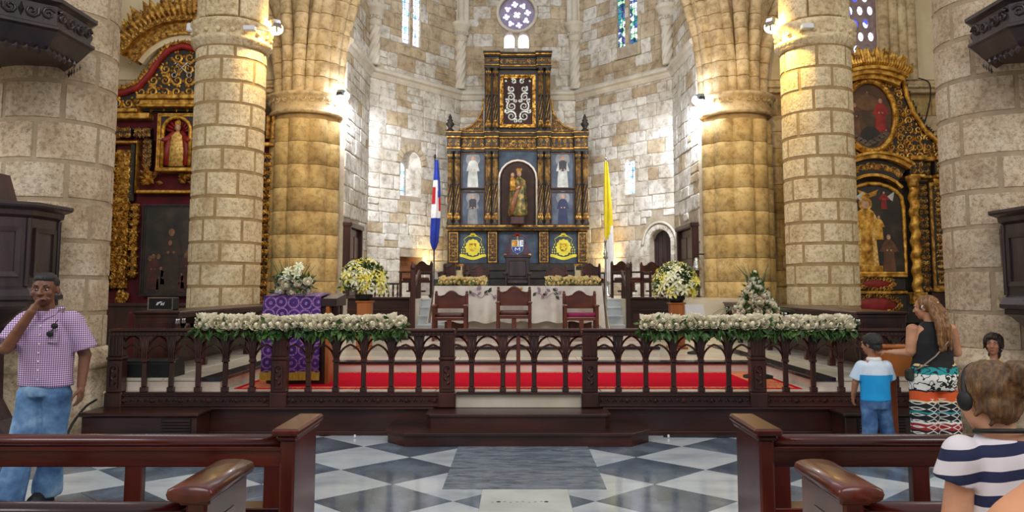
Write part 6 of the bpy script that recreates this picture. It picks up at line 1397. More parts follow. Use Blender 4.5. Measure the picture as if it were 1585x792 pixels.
# ------------------------------------------------------------------ pulpits and sounding boards
def octo(mb, c, prof, ph=PI/8): mb.lathe(prof, c, 8, 0, False, ph, ph+2*PI)
def pulpit(label, x, y, r, z0, z1, foot):
    t = thing('pulpit', label, 'pulpit', (x, y, 0)); c = (x, y, 0); k = 1/math.cos(PI/8)
    mb = MB(); octo(mb, c, [(r*.86*k, z0), (r*.94*k, z0+.03), (r*.94*k, z0+.08), (r*k, z0+.1), (r*k, z0+.14), (r*.95*k, z0+.2), (r*.9*k, z0+.24), (r*.9*k, z1-.16)]); b = mb.build('body', m_pulpit, t)
    mb = MB(); octo(mb, c, [(r*.9*k, z1-.16), (r*.96*k, z1-.13), (r*.97*k, z1-.08), (r*1.06*k, z1-.05), (r*1.08*k, z1-.03), (r*1.08*k, z1), (0, z1)]); mb.build('cornice', m_pulpit, t)
    for i in range(8):
        a = PI/4*i; n = V3((math.cos(a), math.sin(a), 0)); u = V3((-n.y, n.x, 0)); O = V3((x, y, 0))+n*(r*.9); w_ = r*.9*math.tan(PI/8)*.72
        o1, o2 = [(-w_, z0+.34), (w_, z0+.34), (w_, z1-.26), (-w_, z1-.26)], [(-w_+.05, z0+.39), (w_-.05, z0+.39), (w_-.05, z1-.31), (-w_+.05, z1-.31)]
        mb = MB(); mb.loft([[O+u*p+V3((0, 0, q)) for p, q in o1], [O+u*p+V3((0, 0, q))+n*.03 for p, q in o1], [O+u*p+V3((0, 0, q))+n*.025 for p, q in o2], [O+u*p+V3((0, 0, q))+n*.008 for p, q in o2]], False); mb.build('panel', m_pulpit, b)
        mb = MB(); e = V3((x, y, 0))+V3((math.cos(a+PI/8), math.sin(a+PI/8), 0))*(r*.9*k); mb.lathe([(.03, z0+.24), (.03, z1-.16)], (e.x, e.y, 0), 6); mb.build('corner_bead', m_pulpit, b)
    mb = MB()
    if foot: octo(mb, c, [(r*.95, 0), (r*.95, .14), (r*.72, .2), (r*.5, .34), (r*.36, .55), (r*.34, 1.0), (r*.45, z0-.2), (r*.86*k, z0)])
    else: octo(mb, c, [(.02, z0-.75), (r*.3, z0-.6), (r*.55, z0-.28), (r*.86*k, z0)])
    mb.build('stem', m_pulpit, t); return t
pulpit('dark octagonal wooden pulpit on a stem behind the man in the checked shirt', -5.83, 8.6, .72, 1.52, 2.64, True)
pulpit('dark octagonal wooden pulpit hanging on the column above the girl', 6.1, 8.55, .73, 1.42, 2.6, False)
mb = MB(); mb.prism([(-5.75, 8.3, 2.64), (-5.6, 8.3, 2.64), (-5.72, 8.3, 3.0), (-5.85, 8.3, 3.02)], (0, .5, 0)); mb.box(-5.9, -5.54, 8.25, 8.85, 2.64, 2.68, .01); o = mb.build('book_rest', m_wood); tag(o, 'dark red sloping book rest on the top of the left pulpit', 'book rest')
def canopy(label, x, y, r, z):
    t = thing('sounding_board', label, 'canopy', (x, y, z)); k = 1/math.cos(PI/8)
    mb = MB(); octo(mb, (x, y, 0), [(0, z+.04), (r*.72*k, z+.04), (r*.8*k, z), (r*.86*k, z+.06), (r*.96*k, z+.18), (r*k, z+.2), (r*k, z+.23), (r*.95*k, z+.25), (r*.95*k, z+.46), (r*.98*k, z+.48), (r*1.02*k, z+.5), (r*1.02*k, z+.54), (r*.7*k, z+.6), (r*.4, z+.8), (0, z+.9)]); b = mb.build('board', m_pulpit, t)
    for i in range(8):
        a = PI/4*i; n = V3((math.cos(a), math.sin(a), 0)); u = V3((-n.y, n.x, 0)); O = V3((x, y, z+.36))+n*(r*.955); mb = MB()
        for sgn in (1, -1):
            for d in (.1, .26): spiral(mb, O+u*sgn*d, u*sgn, (0, 0, 1), n, .075, 1 if d > .2 else -1, .5, .02, .03)
        leaf(mb, O-V3((0, 0, .08)), (0, 0, 1), n, .16, .03, .03); mb.build('carved_panel', m_pulpit, b)
    mb = MB()
    for i in range(48): a = 2*PI*i/48; q = abs(((a+PI/8) % (PI/4))-PI/8); rr_ = r*.84/math.cos(q); leaf(mb, (x+rr_*math.cos(a), y+rr_*math.sin(a), z+.02), (0, 0, -1), (math.cos(a), math.sin(a), 0), .1, .045, .02)
    mb.build('scalloped_edge', m_pulpit, b, kind='stuff'); mb = MB(); mb.lathe([(.05, z+.54), (.08, z+.58), (.05, z+.64), (.07, z+.7), (.02, z+.78), (0, z+.8)], (x+r*.62, y-r*.3, 0), 10); mb.build('corner_finial', m_pulpit, t); return t
canopy('dark carved octagonal sounding board above the pulpit near the man', -5.85, 8.7, .87, 4.33); canopy('dark carved octagonal sounding board above the pulpit over the girl', 6.2, 8.7, .9, 4.36)

# ------------------------------------------------------------------ floodlights and boxes
e_y = emit('warm_lamp_glow', (1, .72, .22, 1), 60); e_w = emit('cold_lamp_glow', (.8, .86, 1, 1), 90)
def flood(label, p, tgt, em, energy, col, ang):
    p = V3(p); d = (V3(tgt)-p).normalized(); t = thing('floodlight', label, 'lamp', tuple(p)); q = d.to_track_quat('Z', 'Y').to_matrix()
    mb = MB(); mb.loft([[p+q @ V3((x*k, y*k, z)) for x, y in ((-.13, -.09), (.13, -.09), (.13, .09), (-.13, .09))] for z, k in ((-.16, .5), (-.1, .8), (0, 1))], False); mb.build('housing', m_steel, t)
    mb = MB(); mb.ell(p+d*.04, (.19, .15, .13), 14, 10, q); mb.build('lamp_glow_dome', em, t)  # face swollen into a larger glowing dome, standing in for the lamp's halo
    mb = MB(); mb.tube([p-d*.1, p-d*.12+V3((0, 0, -.2))], .02, 6); mb.build('bracket', m_black, t)
    light('flood_beam', 'SPOT', p+d*.26, energy, col, tgt, .08, None, ang, .8)
flood('yellow floodlight on the left honey stone column', (-4.93, 15.55, 7.0), (-7.6, 18.8, 4.8), e_y, 600, (1, .66, .2), 150)
flood('yellow floodlight on the right honey stone column', (5.12, 15.45, 7.0), (8.2, 18.6, 4.8), e_y, 600, (1, .66, .2), 150)
flood('white floodlight on the capital of the left chancel pier', (-4.5, 19.75, 6.62), (-3.3, 24.2, 3.6), e_w, 800, (.86, .91, 1), 110)
flood('white floodlight on the capital of the right chancel pier', (4.62, 19.7, 6.5), (3.5, 24.2, 3.6), e_w, 800, (.86, .91, 1), 110)
# the warm lamps wash their own column and pier too
light('column_wash', 'SPOT', (-4.75, 15.1, 7.0), 260, (1, .7, .26), (-5.5, 15.2, 3.0), .05, None, 110, 1); light('column_wash', 'SPOT', (4.95, 15.1, 7.0), 420, (1, .72, .16), (5.7, 15.2, 3.0), .05, None, 110, 1)
light('pier_wash', 'SPOT', (-4.6, 15.9, 6.9), 200, (1, .66, .22), (-5.4, 20.3, 5.0), .05, None, 130, 1); light('pier_wash', 'SPOT', (4.8, 15.9, 6.9), 200, (1, .66, .22), (5.5, 20.3, 5.0), .05, None, 130, 1)
light('retable_side_lamp', 'SPOT', (-2.75, 24.3, 2.2), 90, (1, .72, .3), (-2.5, 25.6, 4.0), .05, None, 120, 1); light('retable_side_lamp', 'SPOT', (2.75, 24.3, 2.2), 150, (1, .66, .2), (2.5, 25.6, 4.2), .05, None, 120, 1)
for lb, p in (('small white junction box on the left honey stone column capital', at(386, 44, 14.74)), ('small white junction box on the right honey stone column capital', at(1250, 41, 14.76))):
    mb = MB(); mb.box(p.x-.11, p.x+.11, p.y-.05, p.y+.09, p.z-.04, p.z+.05, .01); mb.tube([p+V3((.1, 0, 0)), p+V3((.35, .12, -.02))], .012, 5); o = mb.build('junction_box', bpy.data.materials['white_plastic']); tag(o, lb, 'box')
p = at(300, 44, 15.2); t = thing('floodlight_back', 'small white spotlight housing on the outer side of the left honey stone column', 'lamp', tuple(p)); mb = MB(); mb.box(p.x-.12, p.x+.08, p.y-.1, p.y+.1, p.z-.09, p.z+.09, .03); mb.build('housing', bpy.data.materials['white_plastic'], t); mb = MB(); mb.tube([p+V3((.05, 0, 0)), p+V3((.3, .05, -.02))], .02, 6); mb.build('bracket', m_black, t)  # a white floodlight seen from behind, no loudspeaker

# ------------------------------------------------------------------ pews
def pew(label, xe, s, y0, L, zr, bull):
    """pew with its aisle end at xe, running outward by s*L; back at y0"""
    t = thing('pew', label, 'pew', (xe, y0, 0)); X = lambda d: xe+s*d
    mb = MB(); mb.box(X(0), X(.085), y0-.04, y0+.44, 0, .9, .012); e = mb.build('end_panel', m_pewv, t)
    if bull:
        mb = MB(); R = []
        for yy, k in ((y0-.12, .86), (y0-.105, 1), (y0+.38, 1), (y0+.395, .86)): R.append([(X(.0425)+.085*k*math.cos(q)*1.1, yy, .94+.035*k*math.copysign(abs(math.sin(q))**.6, math.sin(q))) for q in [2*PI*i/16 for i in range(16)]])
        mb.loft(R); mb.build('end_cap', m_pewv, t); mb = MB(); mb.box(X(-.02), X(.105), y0-.06, y0+.36, .885, .91, .008); mb.build('cap_moulding', m_pewv, e); mb = MB(); mb.box(X(-.006), X(.0), y0+.05, y0+.28, .2, .8, .004); mb.build('side_panel', m_pew, e)
    else:
        mb = MB(); mb.box(X(-.035), X(.12), y0-.09, y0+.47, .925, .965, .012); mb.build('end_cap', m_pewv, t); mb = MB(); mb.box(X(-.018), X(.103), y0-.06, y0+.455, .895, .925, .012); mb.build('cap_moulding', m_pewv, e)
    R = []
    for d in (.085, L): R.append([(X(d), y0+.035+.042*a, zr+b) for a, b in ((-1, -.05), (-1.25, -.03), (-1.25, -.012), (-.9, .0), (0, .012), (.9, 0), (1.2, -.02), (1, -.05))])
    mb = MB(); mb.loft(R if s > 0 else R[::-1], True); mb.build('top_rail', m_pew, t)
    mb = MB(); mb.box(X(.085), X(L), y0, y0+.06, zr-.165, zr-.05, .006); mb.box(X(.085), X(L), y0-.012, y0+.01, zr-.075, zr-.05, .004); mb.build('back_board', m_pew, t)
    for d in [.085+.05]+[.98*k+.92 for k in range(int(L/.98))]: mb = MB(); mb.box(X(d-.05), X(d+.05), y0+.005, y0+.055, .44, zr-.16, .004); mb.build('back_post', m_pewv, t)
    mb = MB(); mb.box(X(.085), X(L), y0, y0+.06, .42, .515, .006); mb.build('lower_rail', m_pew, t)
    mb = MB(); mb.box(X(.085), X(L), y0+.05, y0+.43, .41, .445, .01); mb.build('seat', m_pew, t)
    mb = MB(); mb.box(X(L-.085), X(L), y0-.04, y0+.44, 0, .9, .012); mb.build('end_panel', m_pewv, t)
    mb = MB(); mb.box(X(.085), X(L-.085), y0+.36, y0+.4, .12, .41, .006); mb.build('seat_front', m_pew, t)
    return t
pew('long mahogany pew in front of the man in the checked shirt', -1.25, -1, 4.55, 4.2, .905, False)
pew('long mahogany pew in front of the boy and the woman in patterned trousers', 1.35, 1, 4.55, 4.2, .905, False)
pew('nearest mahogany pew with a rounded arm rest, on the checked shirt side', -1.245, -1, 3.28, 4.0, .865, True)
pew('nearest mahogany pew with rounded arm rest, in front of the woman in stripes', 1.30, 1, 3.28, 4.0, .865, True)
# ------------------------------------------------------------------ people
def skin_mat(nm, a, b): return mat(nm, [a, b], .5, 0, 6, bump=.05, bscale=90, obj=True)
def hair_mat(nm, cols, st=(1, 1, .07)): return mat(nm, cols, .45, 0, 75, stretch=st, bump=.5, bscale=90, obj=True)
def remeshed(mb, vox, smooth=4, wob=0, ws=6, org=(0, 0, 0)):
    me = baked(mb, [('REMESH', dict(mode='VOXEL', voxel_size=vox)), ('SMOOTH', dict(iterations=smooth, factor=.5))])
    if wob:
        ns = [(v.co.copy(), v.normal.copy()) for v in me.vertices]
        for v, (c, n) in zip(me.vertices, ns):
            k = noise.noise((c.x*ws, c.y*ws, c.z*ws*.7))+.5*noise.noise((c.x*ws*2.3+5, c.y*ws*2.3, c.z*ws*1.2)); v.co = c+n*wob*k
    for p in me.polygons: p.use_smooth = True
    return me
def soft(name, mb, m, par, vox=.009, smooth=4, wob=0, ws=6, label=None):
    me = remeshed(mb, vox, smooth, wob, ws)
    for x in (m if isinstance(m, (list, tuple)) else [m]): me.materials.append(x)
    return link(name, me, par, label)
def hand(mb, w, d, pn, th, s=1.0, curl=.35, spread=.05):
    """palm + four fingers + thumb; d finger direction, pn palm normal, th thumb side"""
    w, d, pn, th = V3(w), V3(d).normalized(), V3(pn).normalized(), V3(th).normalized()
    mb.capsule(w, w+d*.03*s, .026*s, .03*s, 10)
    for k in range(4): o = th*(.03-.02*k)*s; mb.capsule(w+d*.02*s+o*.7, w+d*.085*s+o, .014*s, .0125*s, 8)
    for k, L in enumerate((.072, .08, .074, .058)):
        p = w+d*.085*s+th*(.03-.02*k)*s; a = 0; dd = d+th*(spread*(1.5-k))
        for seg, r in ((.42, .0098), (.33, .009), (.25, .008)):
            a += curl; q = p+(dd*math.cos(a)+pn*math.sin(a)).normalized()*L*seg*s; mb.capsule(p, q, r*s, r*.92*s, 8); p = q
    p0 = w+d*.025*s+th*.026*s; p1 = p0+(d*.7+th*.7+pn*.3).normalized()*.04*s; p2 = p1+(d*.9+th*.25+pn*.4).normalized()*.032*s; p3 = p2+(d+pn*.3).normalized()*.024*s
    for a, b, r in ((p0, p1, .0145), (p1, p2, .0115), (p2, p3, .0095)): mb.capsule(a, b, r*s, r*.9*s, 8)
def head_frame(f, up=(0, 0, 1)):
    f = V3(f).normalized(); u = (V3(up)-f*V3(up).dot(f)).normalized(); r = f.cross(u); return f, u, r
def head(mb, c, f, s=1.0, up=(0, 0, 1)):
    """skull, jaw, nose, ears, lips as one skin; c = head centre, height .23*s"""
    c = V3(c); f, u, r = head_frame(f, up); R = Matrix((r, f, u)).transposed()
    mb.ell(c+u*.03*s-f*.01*s, (.075*s, .095*s, .088*s), 20, 14, R); mb.ell(c-u*.035*s+f*.022*s, (.060*s, .070*s, .080*s), 18, 12, R); mb.ell(c-u*.088*s+f*.052*s, (.030*s, .030*s, .024*s), 12, 8, R)
    mb.capsule(c+u*.018*s+f*.086*s, c-u*.022*s+f*.108*s, .009*s, .014*s, 10)
    for k in (-1, 1):
        mb.ell(c-u*.024*s+f*.094*s+r*k*.014*s, (.011*s, .012*s, .009*s), 8, 6, R); mb.ell(c+r*k*.077*s-u*.005*s-f*.012*s, (.010*s, .018*s, .030*s), 10, 8, R); mb.ell(c+r*k*.04*s-u*.018*s+f*.062*s, (.026*s, .02*s, .024*s), 10, 8, R)
        mb.ell(c+r*k*.032*s+u*.03*s+f*.078*s, (.028*s, .012*s, .009*s), 10, 6, R)
    for d, w_ in ((-.05, .008), (-.062, .009)): mb.ell(c+u*d*s+f*.085*s, (.024*s, .011*s, w_*s*.8), 10, 6, R)
def face_bits(par, c, f, s, iris, brow, up=(0, 0, 1), lip=None):
    c = V3(c); f, u, r = head_frame(f, up); R = Matrix((r, f, u)).transposed()
    for k in (-1, 1):
        o = c+r*k*.031*s+u*.008*s+f*.0775*s; mb = MB(); mb.ell(o, (.0105*s, .009*s, .005*s), 10, 8, R); e = mb.build('eye', m_eye, par); mb = MB(); mb.ell(o+f*.006*s+r*.001, (.0065*s, .0045*s, .0052*s), 8, 6, R); mb.build('iris', iris, e)
        mb = MB(); mb.tube([c+r*k*.015*s+u*.034*s+f*.0895*s, c+r*k*.033*s+u*.038*s+f*.088*s, c+r*k*.052*s+u*.030*s+f*.074*s], [.003*s, .004*s, .0025*s], 6); mb.build('eyebrow', brow, par)
    if lip: mb = MB(); mb.ell(c-u*.056*s+f*.0905*s, (.021*s, .008*s, .009*s), 10, 6, R); mb.build('lips', lip, par)
m_eye = mat('eye_white', [C(226, 222, 216)]*2, .25); m_iris = mat('dark_iris', [C(24, 14, 10)]*2, .2)
def limb(mb, pts, seg=14):
    for (p, r), (q, t) in zip(pts, pts[1:]): mb.capsule(p, q, r, t, seg)
def sleeve(mb, a, b, r0, r1, seg=16):
    mb.ell(a, r0*1.0, 14, 10); mb.tube([V3(a), V3(a)+(V3(b)-V3(a))*.5, V3(b)], [r0, (r0+r1)/2, r1], seg)
m_denim = mat('faded_denim', [C(52, 84, 128), C(96, 134, 178), C(150, 184, 214)], .85, 0, 5, bump=.2, bscale=140, obj=True, lo=.32, hi=.68)
m_denim2 = mat('mid_blue_denim', [C(30, 56, 96), C(58, 92, 138), C(104, 140, 180)], .85, 0, 6, bump=.2, bscale=140, obj=True)

# --- man in the checked shirt: coordinates relative to the floor point below him
t = thing('person', 'man in purple checked short-sleeved shirt and jeans, one hand raised to his mouth', 'person')
sk = skin_mat('brown_skin', C(92, 56, 38), C(136, 88, 62)); HC = (-.03, -.02, 1.71); HF = (.22, -1, -.06)
b = MB(); head(b, HC, HF, 1.12)
limb(b, [((-.02, .0, 1.52), .062), ((-.03, -.01, 1.66), .058)])
b.rings([((0, 0, .9), .13, .1, 0), ((0, 0, 1.08), .15, .11, 0), ((0, 0, 1.32), .18, .12, 0), ((0, 0, 1.46), .17, .095, 0), ((-.01, 0, 1.535), .075, .07, 0)], 20)
limb(b, [((-.165, 0, 1.45), .056), ((-.19, -.16, 1.275), .052), ((-.19, -.19, 1.262), .05)]); limb(b, [((-.185, -.19, 1.265), .05), ((-.016, -.202, 1.54), .034)]); WR = V3((-.012, -.2, 1.548))
limb(b, [((.17, .01, 1.45), .054), ((.25, .05, 1.19), .047), ((.26, .0, .96), .032)])
hand(b, WR, (.28, .34, .95), (.75, .5, -.3), (-.3, .9, .1), 1.05, .62); hand(b, (.262, -.005, .95), (.05, -.1, -1), (-1, 0, 0), (0, -1, 0), 1.0, .3)
limb(b, [((-.09, 0, .9), .085), ((-.12, -.05, .5), .06), ((-.22, .02, .1), .042)]); limb(b, [((.09, 0, .9), .085), ((.04, .06, .5), .06), ((-.07, .25, .12), .042)])
soft('body', b, sk, t, .0065, 3)
face_bits(t, HC, HF, 1.12, m_iris, mat('black_brow', [C(14, 10, 8)]*2, .6), lip=mat('brown_lips', [C(110, 60, 50)]*2, .5))
f, u, r = head_frame(HF); hb = MB(); R = Matrix((r, f, u)).transposed(); c = V3(HC)
hb.ell(c+u*.052-f*.022, (.089, .107, .089), 20, 12, R); hb.ell(c+u*.092+f*.028, (.071, .06, .039), 16, 10, R)
soft('hair', hb, hair_mat('cropped_black_hair', [C(10, 9, 10), C(34, 32, 34)], (1, 1, 1)), t, .007, 2, .003, 60)
tt = NT('purple_gingham'); p = tt.pos(True); sx_ = tt.n('ShaderNodeSeparateXYZ'); tt.l(p, sx_.inputs[0])
g1 = tt.math('GREATER_THAN', tt.math('FRACT', tt.math('MULTIPLY', tt.math('ADD', sx_.outputs[0], tt.math('MULTIPLY', sx_.outputs[1], .6)), 62)), .5); g2 = tt.math('GREATER_THAN', tt.math('FRACT', tt.math('MULTIPLY', sx_.outputs[2], 62)), .5)
g = tt.math('MULTIPLY', tt.math('ADD', g1, g2), .5); tt.l(tt.ramp(g, [(0, C(228, 218, 236)), (.5, C(172, 132, 174)), (1, C(104, 62, 116))]), tt.b.inputs['Base Color']); tt.b.inputs['Roughness'].default_value = .85; m_ging = tt.m
b = MB(); b.rings([((0, 0, .955), .195, .14, 0), ((0, 0, 1.1), .19, .142, 0), ((0, -.005, 1.3), .202, .145, 0), ((0, 0, 1.42), .2, .125, 0), ((0, 0, 1.5), .155, .095, 0), ((-.01, 0, 1.545), .08, .078, 0)], 24)
sleeve(b, (-.16, 0, 1.455), (-.2, -.145, 1.285), .092, .094); sleeve(b, (.165, 0, 1.455), (.25, .035, 1.235), .09, .086); sh = soft('shirt', b, m_ging, t, .009, 4, .011, 7)
b = MB()
for k in (-1, 1): b.prism([(k*.012, -.125, 1.475), (k*.085, -.055, 1.52), (k*.095, -.03, 1.575), (k*.05, -.075, 1.56)][::k], (0, -.014, -.004))
b.tube([(-.07, .06, 1.56), (-.09, 0, 1.565), (-.07, -.05, 1.55)], .016, 6); b.tube([(.07, .06, 1.56), (.09, 0, 1.565), (.07, -.05, 1.55)], .016, 6); b.build('collar', m_ging, sh)
for k in range(7): b = MB(); b.ell((.02, -.153+.012*abs(k-3)/3, 1.02+.068*k), (.008, .004, .008), 8, 5); b.build('button', m_eye, sh)
b = MB(); b.box(.075, .155, -.152, -.142, 1.3, 1.4, .01); b.build('chest_pocket', m_ging, sh)
b = MB()
b.rings([((-.0, 0, .88), .16, .125, 0), ((0, 0, .98), .183, .132, 0)], 20); sleeve(b, (-.085, 0, .88), (-.12, -.05, .5), .108, .085); sleeve(b, (-.12, -.05, .52), (-.225, .0, .05), .085, .105); sleeve(b, (.085, 0, .88), (.04, .06, .5), .108, .085); sleeve(b, (.04, .06, .52), (-.075, .22, .08), .085, .1); soft('jeans', b, m_denim, t, .01, 4, .014, 6)
for x, y in ((-.24, -.05), (-.08, .18)): b = MB(); b.loft([[(x+a*k, y+c_*k-.02, z) for a, c_ in ((-.045, .1), (.045, .1), (.05, -.05), (.03, -.15), (-.03, -.15), (-.05, -.05))] for z, k in ((0, 1), (.03, 1), (.07, .85), (.1, .5))]); b.build('shoe', m_black, t)
t.location = (-3.79, 6.42, 0); t.scale = (1.1, 1.05, 1.01)
s_ = thing('sunglasses', 'dark sunglasses hanging from the chest pocket of the checked shirt', 'sunglasses'); b = MB()
for k in (-1, 1): b.ell((.015*k, 0, .028*k), (.026, .008, .022), 12, 8)
b.build('lens', m_black, s_); b = MB(); b.tube([(-.02, .0, -.05), (.02, .005, .055), (.03, .01, .07)], .004, 5); b.build('frame', m_black, s_); s_.location = (-3.79+.135, 6.42-.18, 1.415); s_.scale = (1.1, 1.1, 1.1)

# --- woman in black top, seen from behind
t = thing('person', 'woman in sleeveless black top and patterned trousers with long wavy hair, reaching towards the boy', 'person')
sk = skin_mat('tan_skin', C(168, 112, 82), C(206, 150, 116)); HC = V3((-.035, .03, 1.545)); HF = V3((-.72, .75, -.12))
b = MB(); head(b, HC, HF, .98); limb(b, [((-.0, .0, 1.36), .058), ((-.02, .02, 1.5), .052)])
b.rings([((0, 0, .82), .19, .125, 0), ((0, 0, .95), .17, .11, 0), ((0, 0, 1.05), .15, .1, 0), ((0, 0, 1.24), .17, .11, 0), ((0, 0, 1.34), .17, .085, 0), ((0, 0, 1.4), .07, .06, 0)], 20)
limb(b, [((-.175, 0, 1.33), .06), ((-.2, .0, 1.12), .05), ((-.2, .02, 1.1), .048)]); limb(b, [((-.2, .02, 1.1), .047), ((-.32, .07, 1.1), .032)]); limb(b, [((.175, 0, 1.33), .06), ((.235, .03, 1.1), .046), ((.15, .22, 1.06), .032)])
hand(b, (-.325, .072, 1.1), (-1, .25, .0), (0, -.2, -1), (0, 1, .1), .92, .35); hand(b, (.145, .225, 1.06), (-.7, .7, 0), (0, 0, -1), (-.7, -.7, 0), .92, .5)
limb(b, [((-.1, 0, .82), .11), ((-.09, .0, .45), .065), ((-.08, .02, .09), .042)]); limb(b, [((.1, 0, .82), .11), ((.09, .0, .45), .065), ((.08, .02, .09), .042)])
for k in (-1, 1): b.loft([[(k*.08+a*q, .02+c_*q, z) for a, c_ in ((-.04, -.08), (.04, -.08), (.045, .06), (.03, .15), (-.03, .15), (-.045, .06))] for z, q in ((0, 1), (.03, 1), (.06, .85), (.09, .5))])
soft('body', b, sk, t, .008, 3); face_bits(t, HC, HF, .98, m_iris, mat('brown_brow', [C(70, 44, 26)]*2, .6), lip=mat('rose_lips', [C(160, 84, 76)]*2, .5))
m_hair_b = hair_mat('wavy_blonde_brown_hair', [C(66, 40, 22), C(124, 82, 44), C(166, 122, 72)])
f, u, r = head_frame(HF); R = Matrix((r, f, u)).transposed(); b = MB(); b.ell(HC+u*.038-f*.03, (.09, .098, .094), 20, 12, R); rgp = random.Random(8)
for k in range(26):
    a = rgp.uniform(-1, 1); o = HC-f*.085+r*a*.07+u*.03; pts = [o]
    for q in range(1, 7): pts.append(V3((o.x*(1-q/9)+(.045+a*.045)*(q/6)+.014*math.sin(q*1.7+k), min(o.y, -.03)-.085*min(1, q/3)-.02*math.sin(q+k), o.z-.075*q*rgp.uniform(.9, 1.05))))
    b.tube(pts, [.03, .028, .026, .026, .023, .018, .008], 7)
soft('hair', b, m_hair_b, t, .008, 2, .006, 30)
b = MB(); b.tube([HC+r*.088*math.cos(q)+(u*math.cos(.6)+f*-.3)*.1*math.sin(q)+u*.0 for q in [PI*i/14 for i in range(15)]], .007, 6); b.build('sunglasses_band', mat('white_frame', [C(230, 226, 220)]*2, .3), t, 'pale glasses pushed up in the hair'); b = MB(); b.ell(HC-f*.09+u*.05+r*-.02, (.045, .03, .02), 12, 8); b.build('hair_clip', m_peach, t, 'pale hair clip')
b = MB(); b.rings([((0, 0, .93), .205, .142, 0), ((0, 0, 1.03), .178, .128, 0), ((0, 0, 1.2), .178, .13, 0), ((0, 0, 1.3), .165, .112, 0), ((0, 0, 1.37), .12, .085, 0), ((0, .0, 1.41), .085, .07, 0)], 24); soft('black_top', b, mat('black_jersey', [C(10, 10, 12), C(24, 24, 27)], .8, 0, 8, obj=True), t, .009, 4, .006, 9)
tt = NT('tribal_print'); p = tt.pos(True); s3 = tt.n('ShaderNodeSeparateXYZ'); tt.l(p, s3.inputs[0]); zc = s3.outputs[2]; ang = tt.math('ADD', s3.outputs[0], tt.math('MULTIPLY', s3.outputs[1], .7))
tri = lambda k: tt.math('ABSOLUTE', tt.math('SUBTRACT', tt.math('FRACT', tt.math('MULTIPLY', ang, k)), .5))
zn = tt.math('DIVIDE', tt.math('ADD', zc, tt.math('MULTIPLY', tri(14), .022)), 1.04)
W_, TQ, BK, OR, RD, CR_ = C(226, 222, 214), C(30, 140, 146), C(20, 22, 28), C(210, 84, 36), C(150, 30, 34), C(214, 190, 140)
band = tt.ramp(zn, [(0, BK), (.10, TQ), (.16, W_), (.2, RD), (.26, CR_), (.28, BK), (.34, RD), (.40, W_), (.42, BK), (.5, TQ), (.515, BK), (.6, CR_), (.615, OR), (.70, BK), (.715, W_), (.80, W_), (.865, TQ), (.93, BK), (.945, CR_), (.97, BK)][:20], True)
dz = tt.math('FRACT', tt.math('MULTIPLY', zc, 17)); dia = tt.math('LESS_THAN', tt.math('ABSOLUTE', tt.math('SUBTRACT', tt.math('ADD', tri(9), tt.math('MULTIPLY', tt.math('ABSOLUTE', tt.math('SUBTRACT', dz, .5)), 1)), .42)), .07)
low = tt.math('LESS_THAN', zc, .66); mid = tt.math('MULTIPLY', dia, low); c1 = tt.mix(mid, band, W_)
hi_ = tt.math('MULTIPLY', tt.math('GREATER_THAN', zc, .74), tt.math('LESS_THAN', tt.math('ABSOLUTE', tt.math('SUBTRACT', tt.noise(p, 15, 1), .5)), .035)); tt.l(tt.mix(hi_, c1, BK), tt.b.inputs['Base Color']); tt.b.inputs['Roughness'].default_value = .85
b = MB(); b.rings([((0, .0, .74), .2, .15, 0), ((0, -.01, .84), .215, .165, 0), ((0, 0, .95), .2, .145, 0), ((0, 0, 1.0), .185, .132, 0)], 24); sleeve(b, (-.1, 0, .82), (-.1, 0, .06), .125, .12, 18); sleeve(b, (.1, 0, .82), (.1, 0, .06), .125, .12, 18); soft('patterned_trousers', b, tt.m, t, .01, 5, .012, 6, 'loose trousers printed in turquoise, orange, black and white bands')
t.location = (4.16, 8.0, 0); t.scale = (1.1, 1.06, .995)
g = thing('shoulder_bag', 'small dark shoulder bag with a pale strap across the black top', 'bag'); b = MB(); b.tube([(.13, -.1, 1.34), (.07, -.142, 1.22), (-.05, -.15, 1.08), (-.16, -.13, .98), (-.2, -.06, .93)], .009, 5, flat=.5); b.tube([(.13, -.1, 1.34), (.12, 0, 1.385), (.1, .1, 1.3), (-.05, .15, 1.1), (-.2, .04, .93)], .009, 5, flat=.5); b.build('strap', mat('pale_strap', [C(150, 130, 116)]*2, .6), g); b = MB(); b.box(-.25, -.2, -.07, .05, .82, .94, .02); b.build('pouch', mat('dark_green_leather', [C(26, 28, 20), C(44, 46, 34)], .5), g); g.location = t.location; g.scale = t.scale

# --- boy
t = thing('person', 'small boy with black hair in a white and turquoise shirt and jeans, seen from behind', 'person')
sk2 = skin_mat('light_brown_skin', C(140, 90, 64), C(186, 130, 98)); HC = V3((-.02, .0, 1.185)); HF = V3((-.55, .85, -.1)); b = MB(); head(b, HC, HF, .9); limb(b, [((-.01, 0, 1.02), .042), ((-.02, 0, 1.12), .04)])
b.rings([((0, 0, .6), .115, .085, 0), ((0, 0, .75), .115, .085, 0), ((0, 0, .92), .125, .085, 0), ((0, 0, 1.0), .11, .065, 0), ((0, 0, 1.04), .05, .045, 0)], 18)
limb(b, [((-.125, 0, .97), .042), ((-.165, .03, .8), .034), ((-.16, .1, .66), .024)]); limb(b, [((.125, 0, .97), .042), ((.15, .06, .8), .034), ((.12, .18, .72), .024)]); hand(b, (-.16, .105, .65), (0, .2, -1), (1, 0, 0), (0, 1, 0), .72, .3); hand(b, (.12, .185, .715), (-.3, .8, -.3), (0, 0, -1), (-1, 0, 0), .72, .4)
